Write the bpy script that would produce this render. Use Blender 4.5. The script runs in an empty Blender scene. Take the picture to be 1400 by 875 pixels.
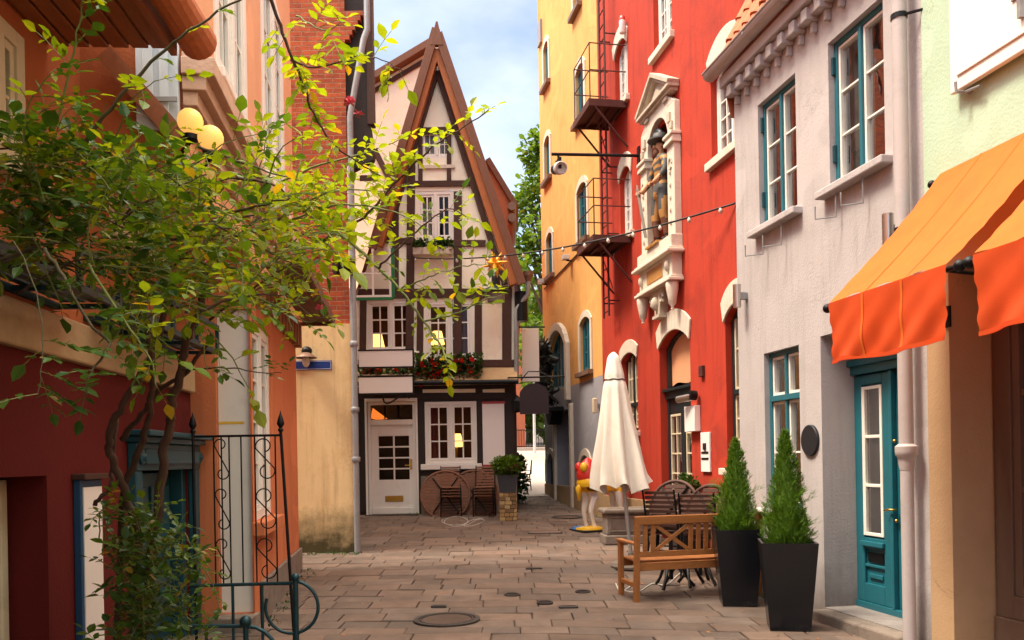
EXPO = 2.1; SKYS = .060; SUNS = 1.5; VEIL_AND_ADDED_CLOUD = (25.0, 22.6, 19.0, 1)
import bpy, bmesh, math, random
from mathutils import Vector, Matrix
RAD = math.radians
rnd = random.Random(7)
SC = bpy.context.scene
COL = SC.collection
# ---------------------------------------------------------------- camera model
F0, CX, CY, ROLL, EYE = 1150.0, 700.0, 628.0, RAD(1.0), 1.6
_c, _s = math.cos(ROLL), math.sin(ROLL)
def ray(px, py):
    dx, dy = px - CX, CY - py
    return Vector(((dx*_c + dy*_s)/F0, 1.0, (-dx*_s + dy*_c)/F0))
def at(px, py, d):
    r = ray(px, py)
    return Vector((r.x*d, d, EYE + r.z*d))
def smooth(t):
    t = max(0.0, min(1.0, t)); return t*t*(3-2*t)
def gz(x, y):
    """height of the sloping street"""
    z = 0.0
    if y > 8.0:
        t = y - 8.0
        z = .037*t*t/(t+1.0)
    if y > 20: z += .035*(min(y, 46) - 20)
    return z
class Fr:
    """wall frame: u along the wall, n outward, z up"""
    def __init__(s, o, u, n=None):
        s.o = Vector((o[0], o[1], 0)); s.u = Vector((u[0], u[1], 0)).normalized()
        s.n = Vector((-s.u.y, s.u.x, 0)) if n is None else Vector((n[0], n[1], 0)).normalized()
    def P(s, u, n, z): return s.o + s.u*u + s.n*n + Vector((0, 0, z))
    def off(s, k):
        q = s.o + s.n*k
        return Fr((q.x, q.y), (s.u.x, s.u.y), (s.n.x, s.n.y))
    def hit(s, px, py, n=0.0):
        r = ray(px, py); c = Vector((0, 0, EYE)); q = s.o + s.n*n
        t = (q - c).dot(s.n)/r.dot(s.n)
        p = c + r*t
        return (p - s.o).dot(s.u), p.z
    def R(s, xl, xr, yt, yb, n=0.0):
        ym = (yt+yb)/2; xm = (xl+xr)/2
        a = s.hit(xl, ym, n)[0]; b = s.hit(xr, ym, n)[0]
        return (min(a, b), max(a, b), s.hit(xm, yb, n)[1], s.hit(xm, yt, n)[1])
WF = Fr((0, 0), (1, 0), (0, 1))
FG = Fr((4.52, 0), (-.187, 1))          # grey house and pale green house
FRD = Fr((5.22, 0), (-.187, 1))         # red house, ochre house
FL = Fr((-2.45, 0), (-.075, 1), (1, .075))     # dark red house on the left
FO = Fr((-1.43, 0), (-.133, 1), (1, .133))     # orange house on the left
FB = Fr((0, 13.3), (1, 0), (0, -1))     # brick house end wall
FH = Fr((0, 19.2), (1, 0), (0, -1))     # half timbered house
# ---------------------------------------------------------------- objects
WL = {}
def thing(name, label, cat, loc=(0, 0, 0), group=None, rotz=0, kind=None):
    o = bpy.data.objects.new(name, None); COL.objects.link(o)
    o.empty_display_size = .1
    o.location = loc; o.rotation_euler = (0, 0, rotz)
    tag(o, label, cat, group, kind)
    WL[o.name] = Vector(loc)
    return o
def tag(o, label=None, cat=None, group=None, kind=None):
    if label: o['label'] = label
    if cat: o['category'] = cat
    if group: o['group'] = group
    if kind: o['kind'] = kind
    return o
def copy_tree(o, parent=None):
    c = o.copy(); COL.objects.link(c); c.parent = parent
    WL[c.name] = Vector(c.location)
    for ch in list(o.children): copy_tree(ch, c)
    return c
class MB:
    def __init__(s): s.v = []; s.f = []; s.mi = []; s.cols = None; s.cur = 0
    def q(s, *pts):
        b = len(s.v); s.v += [Vector(p) for p in pts]; s.f.append(list(range(b, b+len(pts)))); s.mi.append(s.cur)
    def hexa(s, p):
        b = len(s.v); s.v += [Vector(x) for x in p]
        for f in ((0, 3, 2, 1), (4, 5, 6, 7), (0, 1, 5, 4), (1, 2, 6, 5), (2, 3, 7, 6), (3, 0, 4, 7)):
            s.f.append([b+i for i in f]); s.mi.append(s.cur)
    def box(s, F, u0, u1, n0, n1, z0, z1):
        P = F.P
        s.hexa([P(u0, n0, z0), P(u1, n0, z0), P(u1, n1, z0), P(u0, n1, z0), P(u0, n0, z1), P(u1, n0, z1), P(u1, n1, z1), P(u0, n1, z1)])
        return s
    def bar(s, a, b, w, t, up=(0, 0, 1)):
        """rectangular bar a->b, width w along 'up', thickness t across"""
        a, b = Vector(a), Vector(b); d = (b-a).normalized(); up = Vector(up)
        x = d.cross(up)
        if x.length < 1e-4: x = d.cross(Vector((1, 0, 0)))
        x.normalize(); y = x.cross(d).normalized()
        x *= t/2; y *= w/2
        s.hexa([a-x-y, a+x-y, a+x+y, a-x+y, b-x-y, b+x-y, b+x+y, b-x+y]); return s
    def beam(s, F, p0, p1, w, n0, n1, ext=0):
        """timber lying on a wall between two (u,z) points"""
        a = Vector((p0[0], p0[1])); b = Vector((p1[0], p1[1])); d = (b-a).normalized()
        a -= d*ext; b += d*ext
        k = Vector((-d.y, d.x))*(w/2)
        s.prism(F, [a-k, b-k, b+k, a+k], n0, n1); return s
    def prism(s, F, poly, n0, n1):
        b = len(s.v); k = len(poly)
        s.v += [F.P(p[0], n0, p[1]) for p in poly] + [F.P(p[0], n1, p[1]) for p in poly]
        s.f.append([b+i for i in range(k)]); s.f.append([b+k+i for i in reversed(range(k))]); s.mi += [s.cur, s.cur]
        for i in range(k):
            j = (i+1) % k
            s.f.append([b+i, b+j, b+k+j, b+k+i]); s.mi.append(s.cur)
        return s
    def tube(s, pts, r, n=8, cap=True, closed=False):
        pts = [Vector(p) for p in pts]; m = len(pts); b = len(s.v)
        rs = r if isinstance(r, (list, tuple)) else [r]*m
        prev = None
        for i, p in enumerate(pts):
            if closed: t = (pts[(i+1) % m] - pts[i-1])
            else: t = pts[min(i+1, m-1)] - pts[max(i-1, 0)]
            t.normalize()
            if prev is None:
                x = t.orthogonal().normalized()
            else:
                x = prev - t*prev.dot(t)
                x = x.normalized() if x.length > 1e-5 else t.orthogonal().normalized()
            prev = x; y = t.cross(x)
            for k in range(n):
                a = 2*math.pi*k/n
                s.v.append(p + (x*math.cos(a) + y*math.sin(a))*rs[i])
        for i in range(m if closed else m-1):
            i2 = (i+1) % m
            for k in range(n):
                k2 = (k+1) % n
                s.f.append([b+i*n+k, b+i*n+k2, b+i2*n+k2, b+i2*n+k]); s.mi.append(s.cur)
        if cap and not closed:
            s.f.append([b+k for k in reversed(range(n))]); s.f.append([b+(m-1)*n+k for k in range(n)]); s.mi += [s.cur]*2
        return s
    def lathe(s, prof, c, n=16, axis='z', rx=1, ry=1, phase=0, M=None):
        """profile of (r, h); centre c"""
        b = len(s.v); c = Vector(c); m = len(prof)
        for r, h in prof:
            for k in range(n):
                a = 2*math.pi*k/n + phase
                p = Vector((r*math.cos(a)*rx, r*math.sin(a)*ry, h))
                if axis == 'y': p = Vector((p.x, h, p.y))
                if axis == 'x': p = Vector((h, p.x, p.y))
                if M is not None: p = M @ p
                s.v.append(c + p)
        for i in range(m-1):
            for k in range(n):
                k2 = (k+1) % n
                s.f.append([b+i*n+k, b+i*n+k2, b+(i+1)*n+k2, b+(i+1)*n+k]); s.mi.append(s.cur)
        s.f.append([b+k for k in reversed(range(n))]); s.f.append([b+(m-1)*n+k for k in range(n)]); s.mi += [s.cur]*2
        return s
    def ball(s, c, r, n=10, sc=(1, 1, 1), M=None):
        k = max(4, n//2+1)
        prof = [(math.sin(math.pi*i/k)*r + (1e-4 if i in (0, k) else 0), -math.cos(math.pi*i/k)*r) for i in range(k+1)]
        b = len(s.v); s.lathe(prof, (0, 0, 0), n)
        for i in range(b, len(s.v)):
            p = s.v[i]; p = Vector((p.x*sc[0], p.y*sc[1], p.z*sc[2]))
            s.v[i] = (M @ p if M is not None else p) + Vector(c)
        return s
    def build(s, name, m, parent=None, local=False, org=None, bev=0, sm=None, norec=False, seg=2):
        me = bpy.data.meshes.new(name)
        if parent is not None: off = Vector() if local else WL[parent.name]
        else: off = Vector(org) if org is not None else Vector()
        me.from_pydata([v - off for v in s.v], [], s.f)
        mats = m if isinstance(m, (list, tuple)) else [m]
        for x in mats: me.materials.append(x)
        if len(mats) > 1: me.polygons.foreach_set('material_index', s.mi)
        if not norec:
            bm = bmesh.new(); bm.from_mesh(me)
            bmesh.ops.recalc_face_normals(bm, faces=bm.faces); bm.to_mesh(me); bm.free()
        if s.cols is not None:
            a = me.color_attributes.new('tint', 'FLOAT_COLOR', 'CORNER')
            flat = []
            for i, f in enumerate(s.f):
                c = s.cols[i]; flat += [c[0], c[1], c[2], 1.0]*len(f)
            a.data.foreach_set('color', flat)
        if sm:
            me.polygons.foreach_set('use_smooth', [True]*len(me.polygons))
            if sm < 179: me.set_sharp_from_angle(angle=RAD(sm))
        me.update()
        o = bpy.data.objects.new(name, me); COL.objects.link(o)
        if parent is not None:
            o.parent = parent; WL[o.name] = Vector() if local else WL[parent.name]
        else:
            o.location = off; WL[o.name] = off
        if bev:
            b = o.modifiers.new('bevel', 'BEVEL'); b.width = bev; b.segments = seg; b.limit_method = 'ANGLE'; b.angle_limit = RAD(40)
        return o
def arc(cx, cy, r, a0, a1, n):
    return [(cx + r*math.cos(a0+(a1-a0)*i/n), cy + r*math.sin(a0+(a1-a0)*i/n)) for i in range(n+1)]
def segarc(u0, u1, zs, rise, n=10):
    """points of a segmental arch from (u0,zs) to (u1,zs), top zs+rise"""
    w = (u1-u0)/2; r = (w*w + rise*rise)/(2*rise); cz = zs + rise - r; cu = (u0+u1)/2
    a = math.asin(min(1, w/r))
    if rise > w: a = math.pi - a
    return [(cu + r*math.sin(-a + 2*a*i/n), cz + r*math.cos(-a + 2*a*i/n)) for i in range(n+1)]
def wall(mb, F, u0, u1, z0, z1, holes=(), back=5.0, shell=True):
    """wall plane at n=0 with real openings; hole = (u0,u1,z0,z1,depth,rise)"""
    us = sorted(set([u0, u1] + [h[0] for h in holes] + [h[1] for h in holes]))
    zs = sorted(set([z0, z1] + [h[2] for h in holes] + [h[3] for h in holes]))
    us = [u for u in us if u0-1e-6 <= u <= u1+1e-6]; zs = [z for z in zs if z0-1e-6 <= z <= z1+1e-6]
    for i in range(len(us)-1):
        for j in range(len(zs)-1):
            a, b, c, d = us[i], us[i+1], zs[j], zs[j+1]
            mu, mz = (a+b)/2, (c+d)/2
            if any(h[0] < mu < h[1] and h[2] < mz < h[3] for h in holes): continue
            mb.q(F.P(a, 0, c), F.P(b, 0, c), F.P(b, 0, d), F.P(a, 0, d))
    for h in holes:
        a, b, c, d, dep = h[:5]; rise = h[5] if len(h) > 5 else 0
        P = F.P
        if c > z0: mb.q(P(a, 0, c), P(b, 0, c), P(b, -dep, c), P(a, -dep, c))
        zt = d - rise
        mb.q(P(a, 0, c), P(a, -dep, c), P(a, -dep, zt), P(a, 0, zt))
        mb.q(P(b, 0, c), P(b, 0, zt), P(b, -dep, zt), P(b, -dep, c))
        if not rise: mb.q(P(a, 0, d), P(a, -dep, d), P(b, -dep, d), P(b, 0, d))
        else:
            ar = segarc(a, b, zt, rise)
            for i in range(len(ar)-1):
                (p, q), (r, t) = ar[i], ar[i+1]
                mb.q(P(p, 0, q), P(r, 0, t), P(r, 0, d), P(p, 0, d))
                mb.q(P(p, 0, q), P(p, -dep, q), P(r, -dep, t), P(r, 0, t))
                mb.q(P(p, -dep, q), P(r, -dep, t), P(r, -dep, d), P(p, -dep, d))
    if shell:
        P = F.P
        mb.q(P(u0, 0, z0), P(u0, -back, z0), P(u0, -back, z1), P(u0, 0, z1))
        mb.q(P(u1, 0, z0), P(u1, -back, z0), P(u1, -back, z1), P(u1, 0, z1))
        mb.q(P(u0, -back, z0), P(u1, -back, z0), P(u1, -back, z1), P(u0, -back, z1))
        mb.q(P(u0, 0, z1), P(u1, 0, z1), P(u1, -back, z1), P(u0, -back, z1))
    return mb
def lintel_arch(mb, F, u0, u1, zspring, rise, th, n0, n1, over=.12):
    lo = segarc(u0, u1, zspring, rise, 12); hi = segarc(u0-over*.5, u1+over*.5, zspring+th*.72, rise+.03, 12)
    for i in range(12):
        mb.prism(F, [lo[i], lo[i+1], hi[i+1], hi[i]], n0, n1)
    return mb
def win(house, F, r, n, fm, sash=None, cols=2, rows=3, leaves=2, fr=.06, ss=.04, bar=.022, trans=None, rise=0, room='room', rd=.7,
        sill=None, sillm=None, top_rows=None, name='window', curtain=None, shelves=None, sillz=.09, sillout=.1, glass=None):
    """a window: frame with sub-parts sash, pane, sill, room"""
    u0, u1, z0, z1 = r
    m = MB()
    m.box(F, u0, u0+fr, n-.03, n+.05, z0, z1).box(F, u1-fr, u1, n-.03, n+.05, z0, z1)
    m.box(F, u0+fr, u1-fr, n-.03, n+.05, z0, z0+fr)
    if rise:
        lo = segarc(u0+fr*.5, u1-fr*.5, z1-rise-fr*.6, rise, 10); hi = segarc(u0, u1, z1-rise+.02, rise, 10)
        for i in range(10): m.prism(F, [lo[i], lo[i+1], hi[i+1], hi[i]], n-.025, n+.045)
    else: m.box(F, u0+fr, u1-fr, n-.03, n+.05, z1-fr, z1)
    bands = [(z0+fr, z1-(fr if not rise else fr*.4), rows)]
    if trans:
        m.box(F, u0+fr, u1-fr, n-.03, n+.075, trans-fr*.6, trans+fr*.6)
        bands = [(z0+fr, trans-fr*.6, rows), (trans+fr*.6, z1-(fr if not rise else fr*.4), top_rows or 1)]
    w = (u1-u0-2*fr); lw = w/leaves
    for k in range(1, leaves):
        c = u0+fr+k*lw
        m.box(F, c-fr*.42, c+fr*.42, n-.03, n+.06, z0+fr, z1-fr*.9)
    wo = m.build(name, fm, house, bev=.004)
    s = MB(); g = MB()
    for (a, b, rw) in bands:
        for k in range(leaves):
            p = u0+fr+k*lw + (fr*.42 if k else 0); q = u0+fr+(k+1)*lw - (fr*.42 if k < leaves-1 else 0)
            p += .003; q -= .003; a2, b2 = a+.003, b-.003
            s.box(F, p, p+ss, n-.02, n+.035, a2, b2).box(F, q-ss, q, n-.02, n+.035, a2, b2)
            s.box(F, p+ss, q-ss, n-.02, n+.035, a2, a2+ss).box(F, p+ss, q-ss, n-.02, n+.035, b2-ss, b2)
            for i in range(1, cols):
                c = p+ss+(q-p-2*ss)*i/cols; s.box(F, c-bar/2, c+bar/2, n-.008, n+.028, a2+ss, b2-ss)
            for j in range(1, rw):
                c = a2+ss+(b2-a2-2*ss)*j/rw; s.box(F, p+ss, q-ss, n-.006, n+.026, c-bar/2, c+bar/2)
            nn = n+.004+rnd.uniform(-.002, .002)
            g.q(F.P(p, nn, a2), F.P(q, nn+rnd.uniform(-.004, .004), a2), F.P(q, nn+rnd.uniform(-.004, .004), b2), F.P(p, nn, b2))
    s.build('sash', sash or fm, wo, bev=.003)
    g.build('pane', glass or MAT['glass'], wo, norec=True)
    if room:
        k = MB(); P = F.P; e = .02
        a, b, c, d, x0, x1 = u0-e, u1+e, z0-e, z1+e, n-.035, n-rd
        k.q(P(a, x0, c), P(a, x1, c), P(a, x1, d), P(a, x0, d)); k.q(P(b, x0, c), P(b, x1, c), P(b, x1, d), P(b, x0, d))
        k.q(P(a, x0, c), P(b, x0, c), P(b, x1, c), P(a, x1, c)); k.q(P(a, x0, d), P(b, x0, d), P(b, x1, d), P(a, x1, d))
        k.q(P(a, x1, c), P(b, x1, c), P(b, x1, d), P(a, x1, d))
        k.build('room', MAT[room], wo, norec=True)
    if curtain:
        cm, side, frac = curtain
        for sd in side:
            k = MB(); w2 = (u1-u0)*frac; N = 16
            a = u0+.02 if sd == 'a' else u1-.02-w2
            pr = [(a+w2*i/N, n-.12+.022*math.sin(i*2.1+a*9)) for i in range(N+1)]
            for i in range(N):
                k.q(F.P(pr[i][0], pr[i][1], z0+.01), F.P(pr[i+1][0], pr[i+1][1], z0+.01), F.P(pr[i+1][0], pr[i+1][1], z1-.01), F.P(pr[i][0], pr[i][1], z1-.01))
            k.build('curtain', MAT[cm], wo, norec=True, sm=180)
    if sillm:
        MB().box(F, u0-.1, u1+.1, n+.052, sillout, z0-sillz, z0-.002).build('sill', sillm, wo, bev=.012)
    return wo
# ---------------------------------------------------------------- materials
MAT = {}
class NT:
    def __init__(s, name):
        s.m = bpy.data.materials.new(name); s.m.use_nodes = True; s.t = s.m.node_tree
        s.b = s.t.nodes['Principled BSDF']; s.out = s.t.nodes['Material Output']
        s.tc = s.t.nodes.new('ShaderNodeTexCoord')
    def n(s, typ, **kw):
        x = s.t.nodes.new(typ)
        for k, v in kw.items(): setattr(x, k, v)
        return x
    def l(s, a, b): s.t.links.new(a, b)
    def mapping(s, scale=(1, 1, 1), rot=(0, 0, 0)):
        mp = s.n('ShaderNodeMapping'); s.l(s.tc.outputs['Object'], mp.inputs['Vector'])
        mp.inputs['Scale'].default_value = scale; mp.inputs['Rotation'].default_value = rot
        return mp.outputs['Vector']
    def noise(s, vec, scale, detail=5, rough=.6, dist=0):
        x = s.n('ShaderNodeTexNoise'); s.l(vec, x.inputs['Vector'])
        x.inputs['Scale'].default_value = scale; x.inputs['Detail'].default_value = detail
        x.inputs['Roughness'].default_value = rough; x.inputs['Distortion'].default_value = dist
        return x.outputs['Fac']
    def ramp(s, fac, p0, p1, c0=(0, 0, 0, 1), c1=(1, 1, 1, 1)):
        r = s.n('ShaderNodeValToRGB'); s.l(fac, r.inputs['Fac'])
        r.color_ramp.elements[0].position = p0; r.color_ramp.elements[1].position = p1
        r.color_ramp.elements[0].color = c0; r.color_ramp.elements[1].color = c1
        return r.outputs['Color']
    def mix(s, fac, a, b, blend='MIX'):
        x = s.n('ShaderNodeMix', data_type='RGBA', blend_type=blend)
        if isinstance(fac, (int, float)): x.inputs[0].default_value = fac
        else: s.l(fac, x.inputs[0])
        for i, v in ((6, a), (7, b)):
            if isinstance(v, tuple): x.inputs[i].default_value = (*v[:3], 1)
            else: s.l(v, x.inputs[i])
        return x.outputs[2]
    def math(s, op, a, b=0.0):
        x = s.n('ShaderNodeMath', operation=op)
        for i, v in ((0, a), (1, b)):
            if isinstance(v, (int, float)): x.inputs[i].default_value = v
            else: s.l(v, x.inputs[i])
        return x.outputs[0]
    def bump(s, h, strength, dist=.01):
        x = s.n('ShaderNodeBump'); s.l(h, x.inputs['Height'])
        x.inputs['Strength'].default_value = strength; x.inputs['Distance'].default_value = dist
        s.l(x.outputs['Normal'], s.b.inputs['Normal'])
def sc3(c, k): return tuple(min(1, x*k) for x in c)
def M(name, col, rough=.75, metal=0, var=.12, scale=3.0, bump=.0, bscale=60, dirt=None, dscale=1.4, dp=(.5, .75), damt=.6, crack=None,
      streak=None, stretch=(1, 1, 1), spec=.4, tint=False, bd=.01, low=None):
    t = NT(name)
    v = t.mapping(stretch)
    c = t.mix(t.noise(v, scale, 6, .65), sc3(col, 1-var), sc3(col, 1+var))
    if dirt:
        d = t.ramp(t.noise(t.mapping(), dscale, 8, .7, .4), dp[0], dp[1])
        c = t.mix(t.math('MULTIPLY', d, damt), c, dirt)
    if streak:
        d = t.ramp(t.noise(t.mapping((5, 5, .35)), 1.6, 6, .65), .5, .78)
        c = t.mix(t.math('MULTIPLY', d, streak[1]), c, streak[0])
    if crack:    # hairline cracks in places, and patches of repair
        k = t.math('ABSOLUTE', t.math('SUBTRACT', t.noise(t.mapping((1, 1, .8)), 1.1, 7, .62, .6), .5))
        x = t.n('ShaderNodeMapRange'); t.l(k, x.inputs[0]); x.inputs[1].default_value = .0; x.inputs[2].default_value = .0035; x.inputs[3].default_value = 1; x.inputs[4].default_value = 0
        c = t.mix(t.math('MULTIPLY', t.math('MULTIPLY', x.outputs[0], t.ramp(t.noise(t.mapping(), .7, 2), .48, .6)), .55), c, crack[0])
        p = t.ramp(t.noise(t.mapping((1, 1, 1.4)), .55, 3, .4, 1.2), .60, .615)
        c = t.mix(t.math('MULTIPLY', p, .5), c, crack[1])
    if low:      # (colour, z of full, z of none, amount): moss or damp with an uneven edge
        sep = t.n('ShaderNodeSeparateXYZ'); g = t.n('ShaderNodeNewGeometry'); t.l(g.outputs['Position'], sep.inputs[0])
        h = t.math('ADD', sep.outputs['Z'], t.math('MULTIPLY', t.math('SUBTRACT', t.noise(t.mapping(), 3.0, 6, .7), .5), low[4] if len(low) > 4 else .9))
        x = t.n('ShaderNodeMapRange'); t.l(h, x.inputs[0]); x.inputs[1].default_value = low[1]; x.inputs[2].default_value = low[2]
        x.inputs[3].default_value = low[3]; x.inputs[4].default_value = 0
        c = t.mix(x.outputs[0], c, low[0])
    if tint:
        a = t.n('ShaderNodeVertexColor', layer_name='tint'); c = t.mix(1.0, c, a.outputs['Color'], 'MULTIPLY')
    t.l(c, t.b.inputs['Base Color'])
    t.b.inputs['Roughness'].default_value = rough; t.b.inputs['Metallic'].default_value = metal
    t.b.inputs['Specular IOR Level'].default_value = spec
    if bump: t.bump(t.noise(v, bscale, 4, .6), bump, bd)
    MAT[name] = t.m
    return t
# painted plaster
def stucco(name, col, dirt, damt=.5, bump=.35, streak=None, **k):
    return M(name, col, .88, var=.13, scale=1.7, bump=bump, bscale=45, dirt=dirt, dscale=.9, damt=damt, streak=streak, spec=.25, bd=.012, crack=(sc3(col, .35), sc3(col, 1.16)), **k)
stucco('red_plaster', (.43, .040, .018), (.21, .024, .014), .7, streak=((.17, .022, .014), .7), low=((.12, .03, .02), .2, 1.1, .8, .9))
stucco('ochre_plaster', (.70, .36, .115), (.50, .24, .055), .65, streak=((.40, .20, .06), .5))
stucco('grey_plaster', (.45, .41, .41), (.33, .295, .285), .6, streak=((.25, .22, .21), .4), low=((.13, .105, .085), .0, .55, .85, .7))
stucco('slate_plaster', (.30, .29, .32), (.22, .21, .23), .5)
stucco('green_plaster', (.43, .56, .42), (.46, .50, .30), .5)
stucco('tan_plaster', (.46, .30, .17), (.33, .20, .10), .5)
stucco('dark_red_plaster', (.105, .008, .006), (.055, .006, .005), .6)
stucco('rust_plaster', (.40, .115, .042), (.28, .07, .025), .6)
stucco('orange_plaster', (.62, .20, .085), (.47, .13, .05), .55, streak=((.33, .10, .05), .5))
stucco('peach_plaster', (.72, .36, .20), (.60, .26, .13), .5)
stucco('yellow_plaster', (.76, .55, .29), (.54, .31, .12), .7, streak=((.27, .16, .07), .55), low=((.035, .03, .01), .30, .95, .95, 1.1))
stucco('cream_plaster', (.90, .83, .68), (.78, .66, .47), .5)
M('beige_stone', (.42, .28, .15), .85, var=.2, bump=.4, bscale=30, dirt=(.2, .13, .07))
M('white_stone', (.64, .56, .46), .8, var=.12, bump=.3, bscale=35, dirt=(.45, .36, .28), dscale=3, damt=.6)
M('carved_stone', (.50, .42, .33), .85, var=.2, bump=.5, bscale=50, dirt=(.22, .17, .13), dscale=5, damt=.7)
M('weathered_stone', (.22, .175, .145), .9, var=.3, bump=.6, bscale=40, dirt=(.07, .055, .045), dscale=4, damt=.7)
M('pink_stone', (.56, .36, .26), .85, var=.25, bump=.4, bscale=40, dirt=(.30, .15, .10), dscale=5, damt=.7)
M('white_paint', (.80, .76, .70), .45, var=.05, dirt=(.55, .48, .40), dscale=4, dp=(.55, .85), damt=.5, spec=.5)
M('cream_paint', (.66, .56, .40), .5, var=.1, dirt=(.4, .3, .18), dscale=5, damt=.6)
M('teal_paint', (.012, .125, .165), .4, var=.15, dirt=(.02, .07, .09), dscale=5, damt=.5, spec=.5)
M('dark_teal_paint', (.006, .055, .075), .42, var=.2, spec=.5)
M('black_green_paint', (.010, .017, .020), .4, var=.2, spec=.5)
M('brown_paint', (.12, .075, .055), .5, var=.2)
M('timber', (.058, .022, .013), .7, var=.4, scale=6, stretch=(4, 4, 1), bump=.4, bscale=40)
M('timber_warm', (.36, .10, .018), .55, var=.35, scale=5, stretch=(4, 4, .8), bump=.3, bscale=30)
M('timber_board', (.15, .055, .028), .7, var=.35, scale=5, stretch=(4, 4, .8), bump=.4, bscale=30)
M('dark_timber', (.022, .013, .011), .7, var=.4, scale=6, bump=.3, bscale=40)
M('bench_wood', (.34, .125, .034), .5, var=.4, scale=8, stretch=(.6, 6, 6), bump=.25, bscale=40, dirt=(.15, .05, .016), dscale=5)
M('chair_wood', (.20, .085, .045), .6, var=.4, scale=9, bump=.2, bscale=40)
M('dark_chair_wood', (.075, .032, .022), .6, var=.4, scale=9, bump=.2, bscale=40)
M('soffit_wood', (.25, .075, .022), .6, var=.35, scale=4, stretch=(5, .6, 5), bump=.3, bscale=30)
M('terracotta', (.46, .13, .05), .75, var=.35, scale=6, bump=.3, bscale=30, dirt=(.16, .06, .03), dscale=6, damt=.6)
M('black_iron', (.012, .012, .013), .45, .6, var=.3, bump=.2, bscale=90)
M('blue_iron', (.014, .05, .062), .42, .4, var=.3, dirt=(.012, .012, .014), dscale=8, damt=.8)
M('rust_iron', (.085, .028, .022), .7, .3, var=.4, bump=.2, bscale=60)
M('steel', (.52, .48, .44), .3, 1.0, var=.05)
M('zinc', (.30, .30, .31), .55, .5, var=.2, dirt=(.14, .12, .11), dscale=4)
M('zinc_pale', (.62, .58, .55), .5, .2, var=.12, dirt=(.35, .30, .28), dscale=4)
M('pipe_grey', (.44, .39, .385), .6, var=.12, dirt=(.28, .23, .22), dscale=3)
M('copper_pipe', (.20, .115, .08), .55, .4, var=.3)
M('brass', (.55, .34, .08), .35, 1.0, var=.2)
M('bronze', (.035, .036, .032), .42, .55, var=.6, scale=9, bump=.5, bscale=30, dirt=(.12, .13, .11), dscale=14, damt=.6)
M('sign_white', (.80, .75, .71), .5, var=.03)
M('sign_dark', (.018, .006, .007), .5, var=.1)
M('sign_blue', (.012, .045, .21), .35, var=.08)
M('sign_edge', (.015, .06, .13), .5, var=.1)
M('sign_red', (.35, .03, .03), .5, var=.05)
M('plaque_black', (.012, .013, .018), .45, var=.1)
M('planter_black', (.005, .006, .009), .25, var=.1, spec=.4, dirt=(.03, .03, .034), dscale=2)
M('planter_grey', (.045, .05, .06), .5, var=.1)
M('soil', (.03, .02, .012), .95, var=.4, bump=.8, bscale=30)
M('parasol_cloth', (.80, .72, .62), .85, var=.05, dirt=(.66, .56, .45), dscale=2.5, damt=.5, bump=.15, bscale=200, stretch=(1, 1, .3))
M('parasol_pole', (.55, .55, .52), .4, .6, var=.05)
M('concrete', (.19, .165, .15), .9, var=.2, bump=.4, bscale=50, dirt=(.07, .055, .05), dscale=5)
M('tape_yellow', (.75, .48, .05), .5, var=.05)
M('cable_white', (.6, .57, .52), .5, var=.05)
M('cable_black', (.012, .012, .012), .5, var=.1)
M('blue_white_paint', (.56, .63, .70), .5, var=.08, dirt=(.32, .38, .45), dscale=5)
M('bark', (.085, .045, .03), .9, var=.5, scale=8, stretch=(3, 3, 1), bump=.7, bscale=30)
M('twig', (.075, .06, .028), .8, var=.5, scale=6)
M('green_twig', (.14, .16, .035), .6, var=.3, scale=6)
M('skin_paint', (.62, .30, .16), .6, var=.15)
M('ochre_paint', (.42, .20, .055), .6, var=.3, scale=9)
M('slate_paint', (.075, .072, .07), .6, var=.3, scale=9)
M('figure_white', (.78, .74, .68), .3, var=.05, spec=.6)
M('figure_yellow', (.85, .50, .02), .3, var=.05, spec=.6)
M('figure_red', (.62, .03, .02), .3, var=.05, spec=.6)
M('figure_blue', (.05, .17, .45), .3, var=.1, spec=.6)
M('star_orange', (.85, .42, .04), .55, var=.08)
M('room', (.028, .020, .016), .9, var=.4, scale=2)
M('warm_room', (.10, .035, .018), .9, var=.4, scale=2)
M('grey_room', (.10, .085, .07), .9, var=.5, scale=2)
M('curtain_white', (.62, .56, .48), .9, var=.1)
M('curtain_grey', (.22, .20, .18), .9, var=.2)
M('curtain_red', (.20, .03, .015), .9, var=.2)
M('cloth_peach', (.70, .33, .17), .85, var=.1)
M('iron_cover', (.06, .05, .046), .6, .5, var=.35, bump=.5, bscale=70)
M('leaf_litter', (.33, .13, .035), .8, var=.5, scale=20)
M('sand_pave', (.34, .28, .24), .9, var=.2, scale=8, bump=.4, bscale=30)
M('asphalt', (.16, .13, .12), .9, var=.2, scale=20)
M('render_brick', (.36, .10, .05), .9, var=.25, scale=20)
M('flower_red', (.70, .02, .012), .6, var=.3, scale=30)
M('flower_pink', (.70, .12, .20), .6, var=.2, scale=30)
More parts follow.
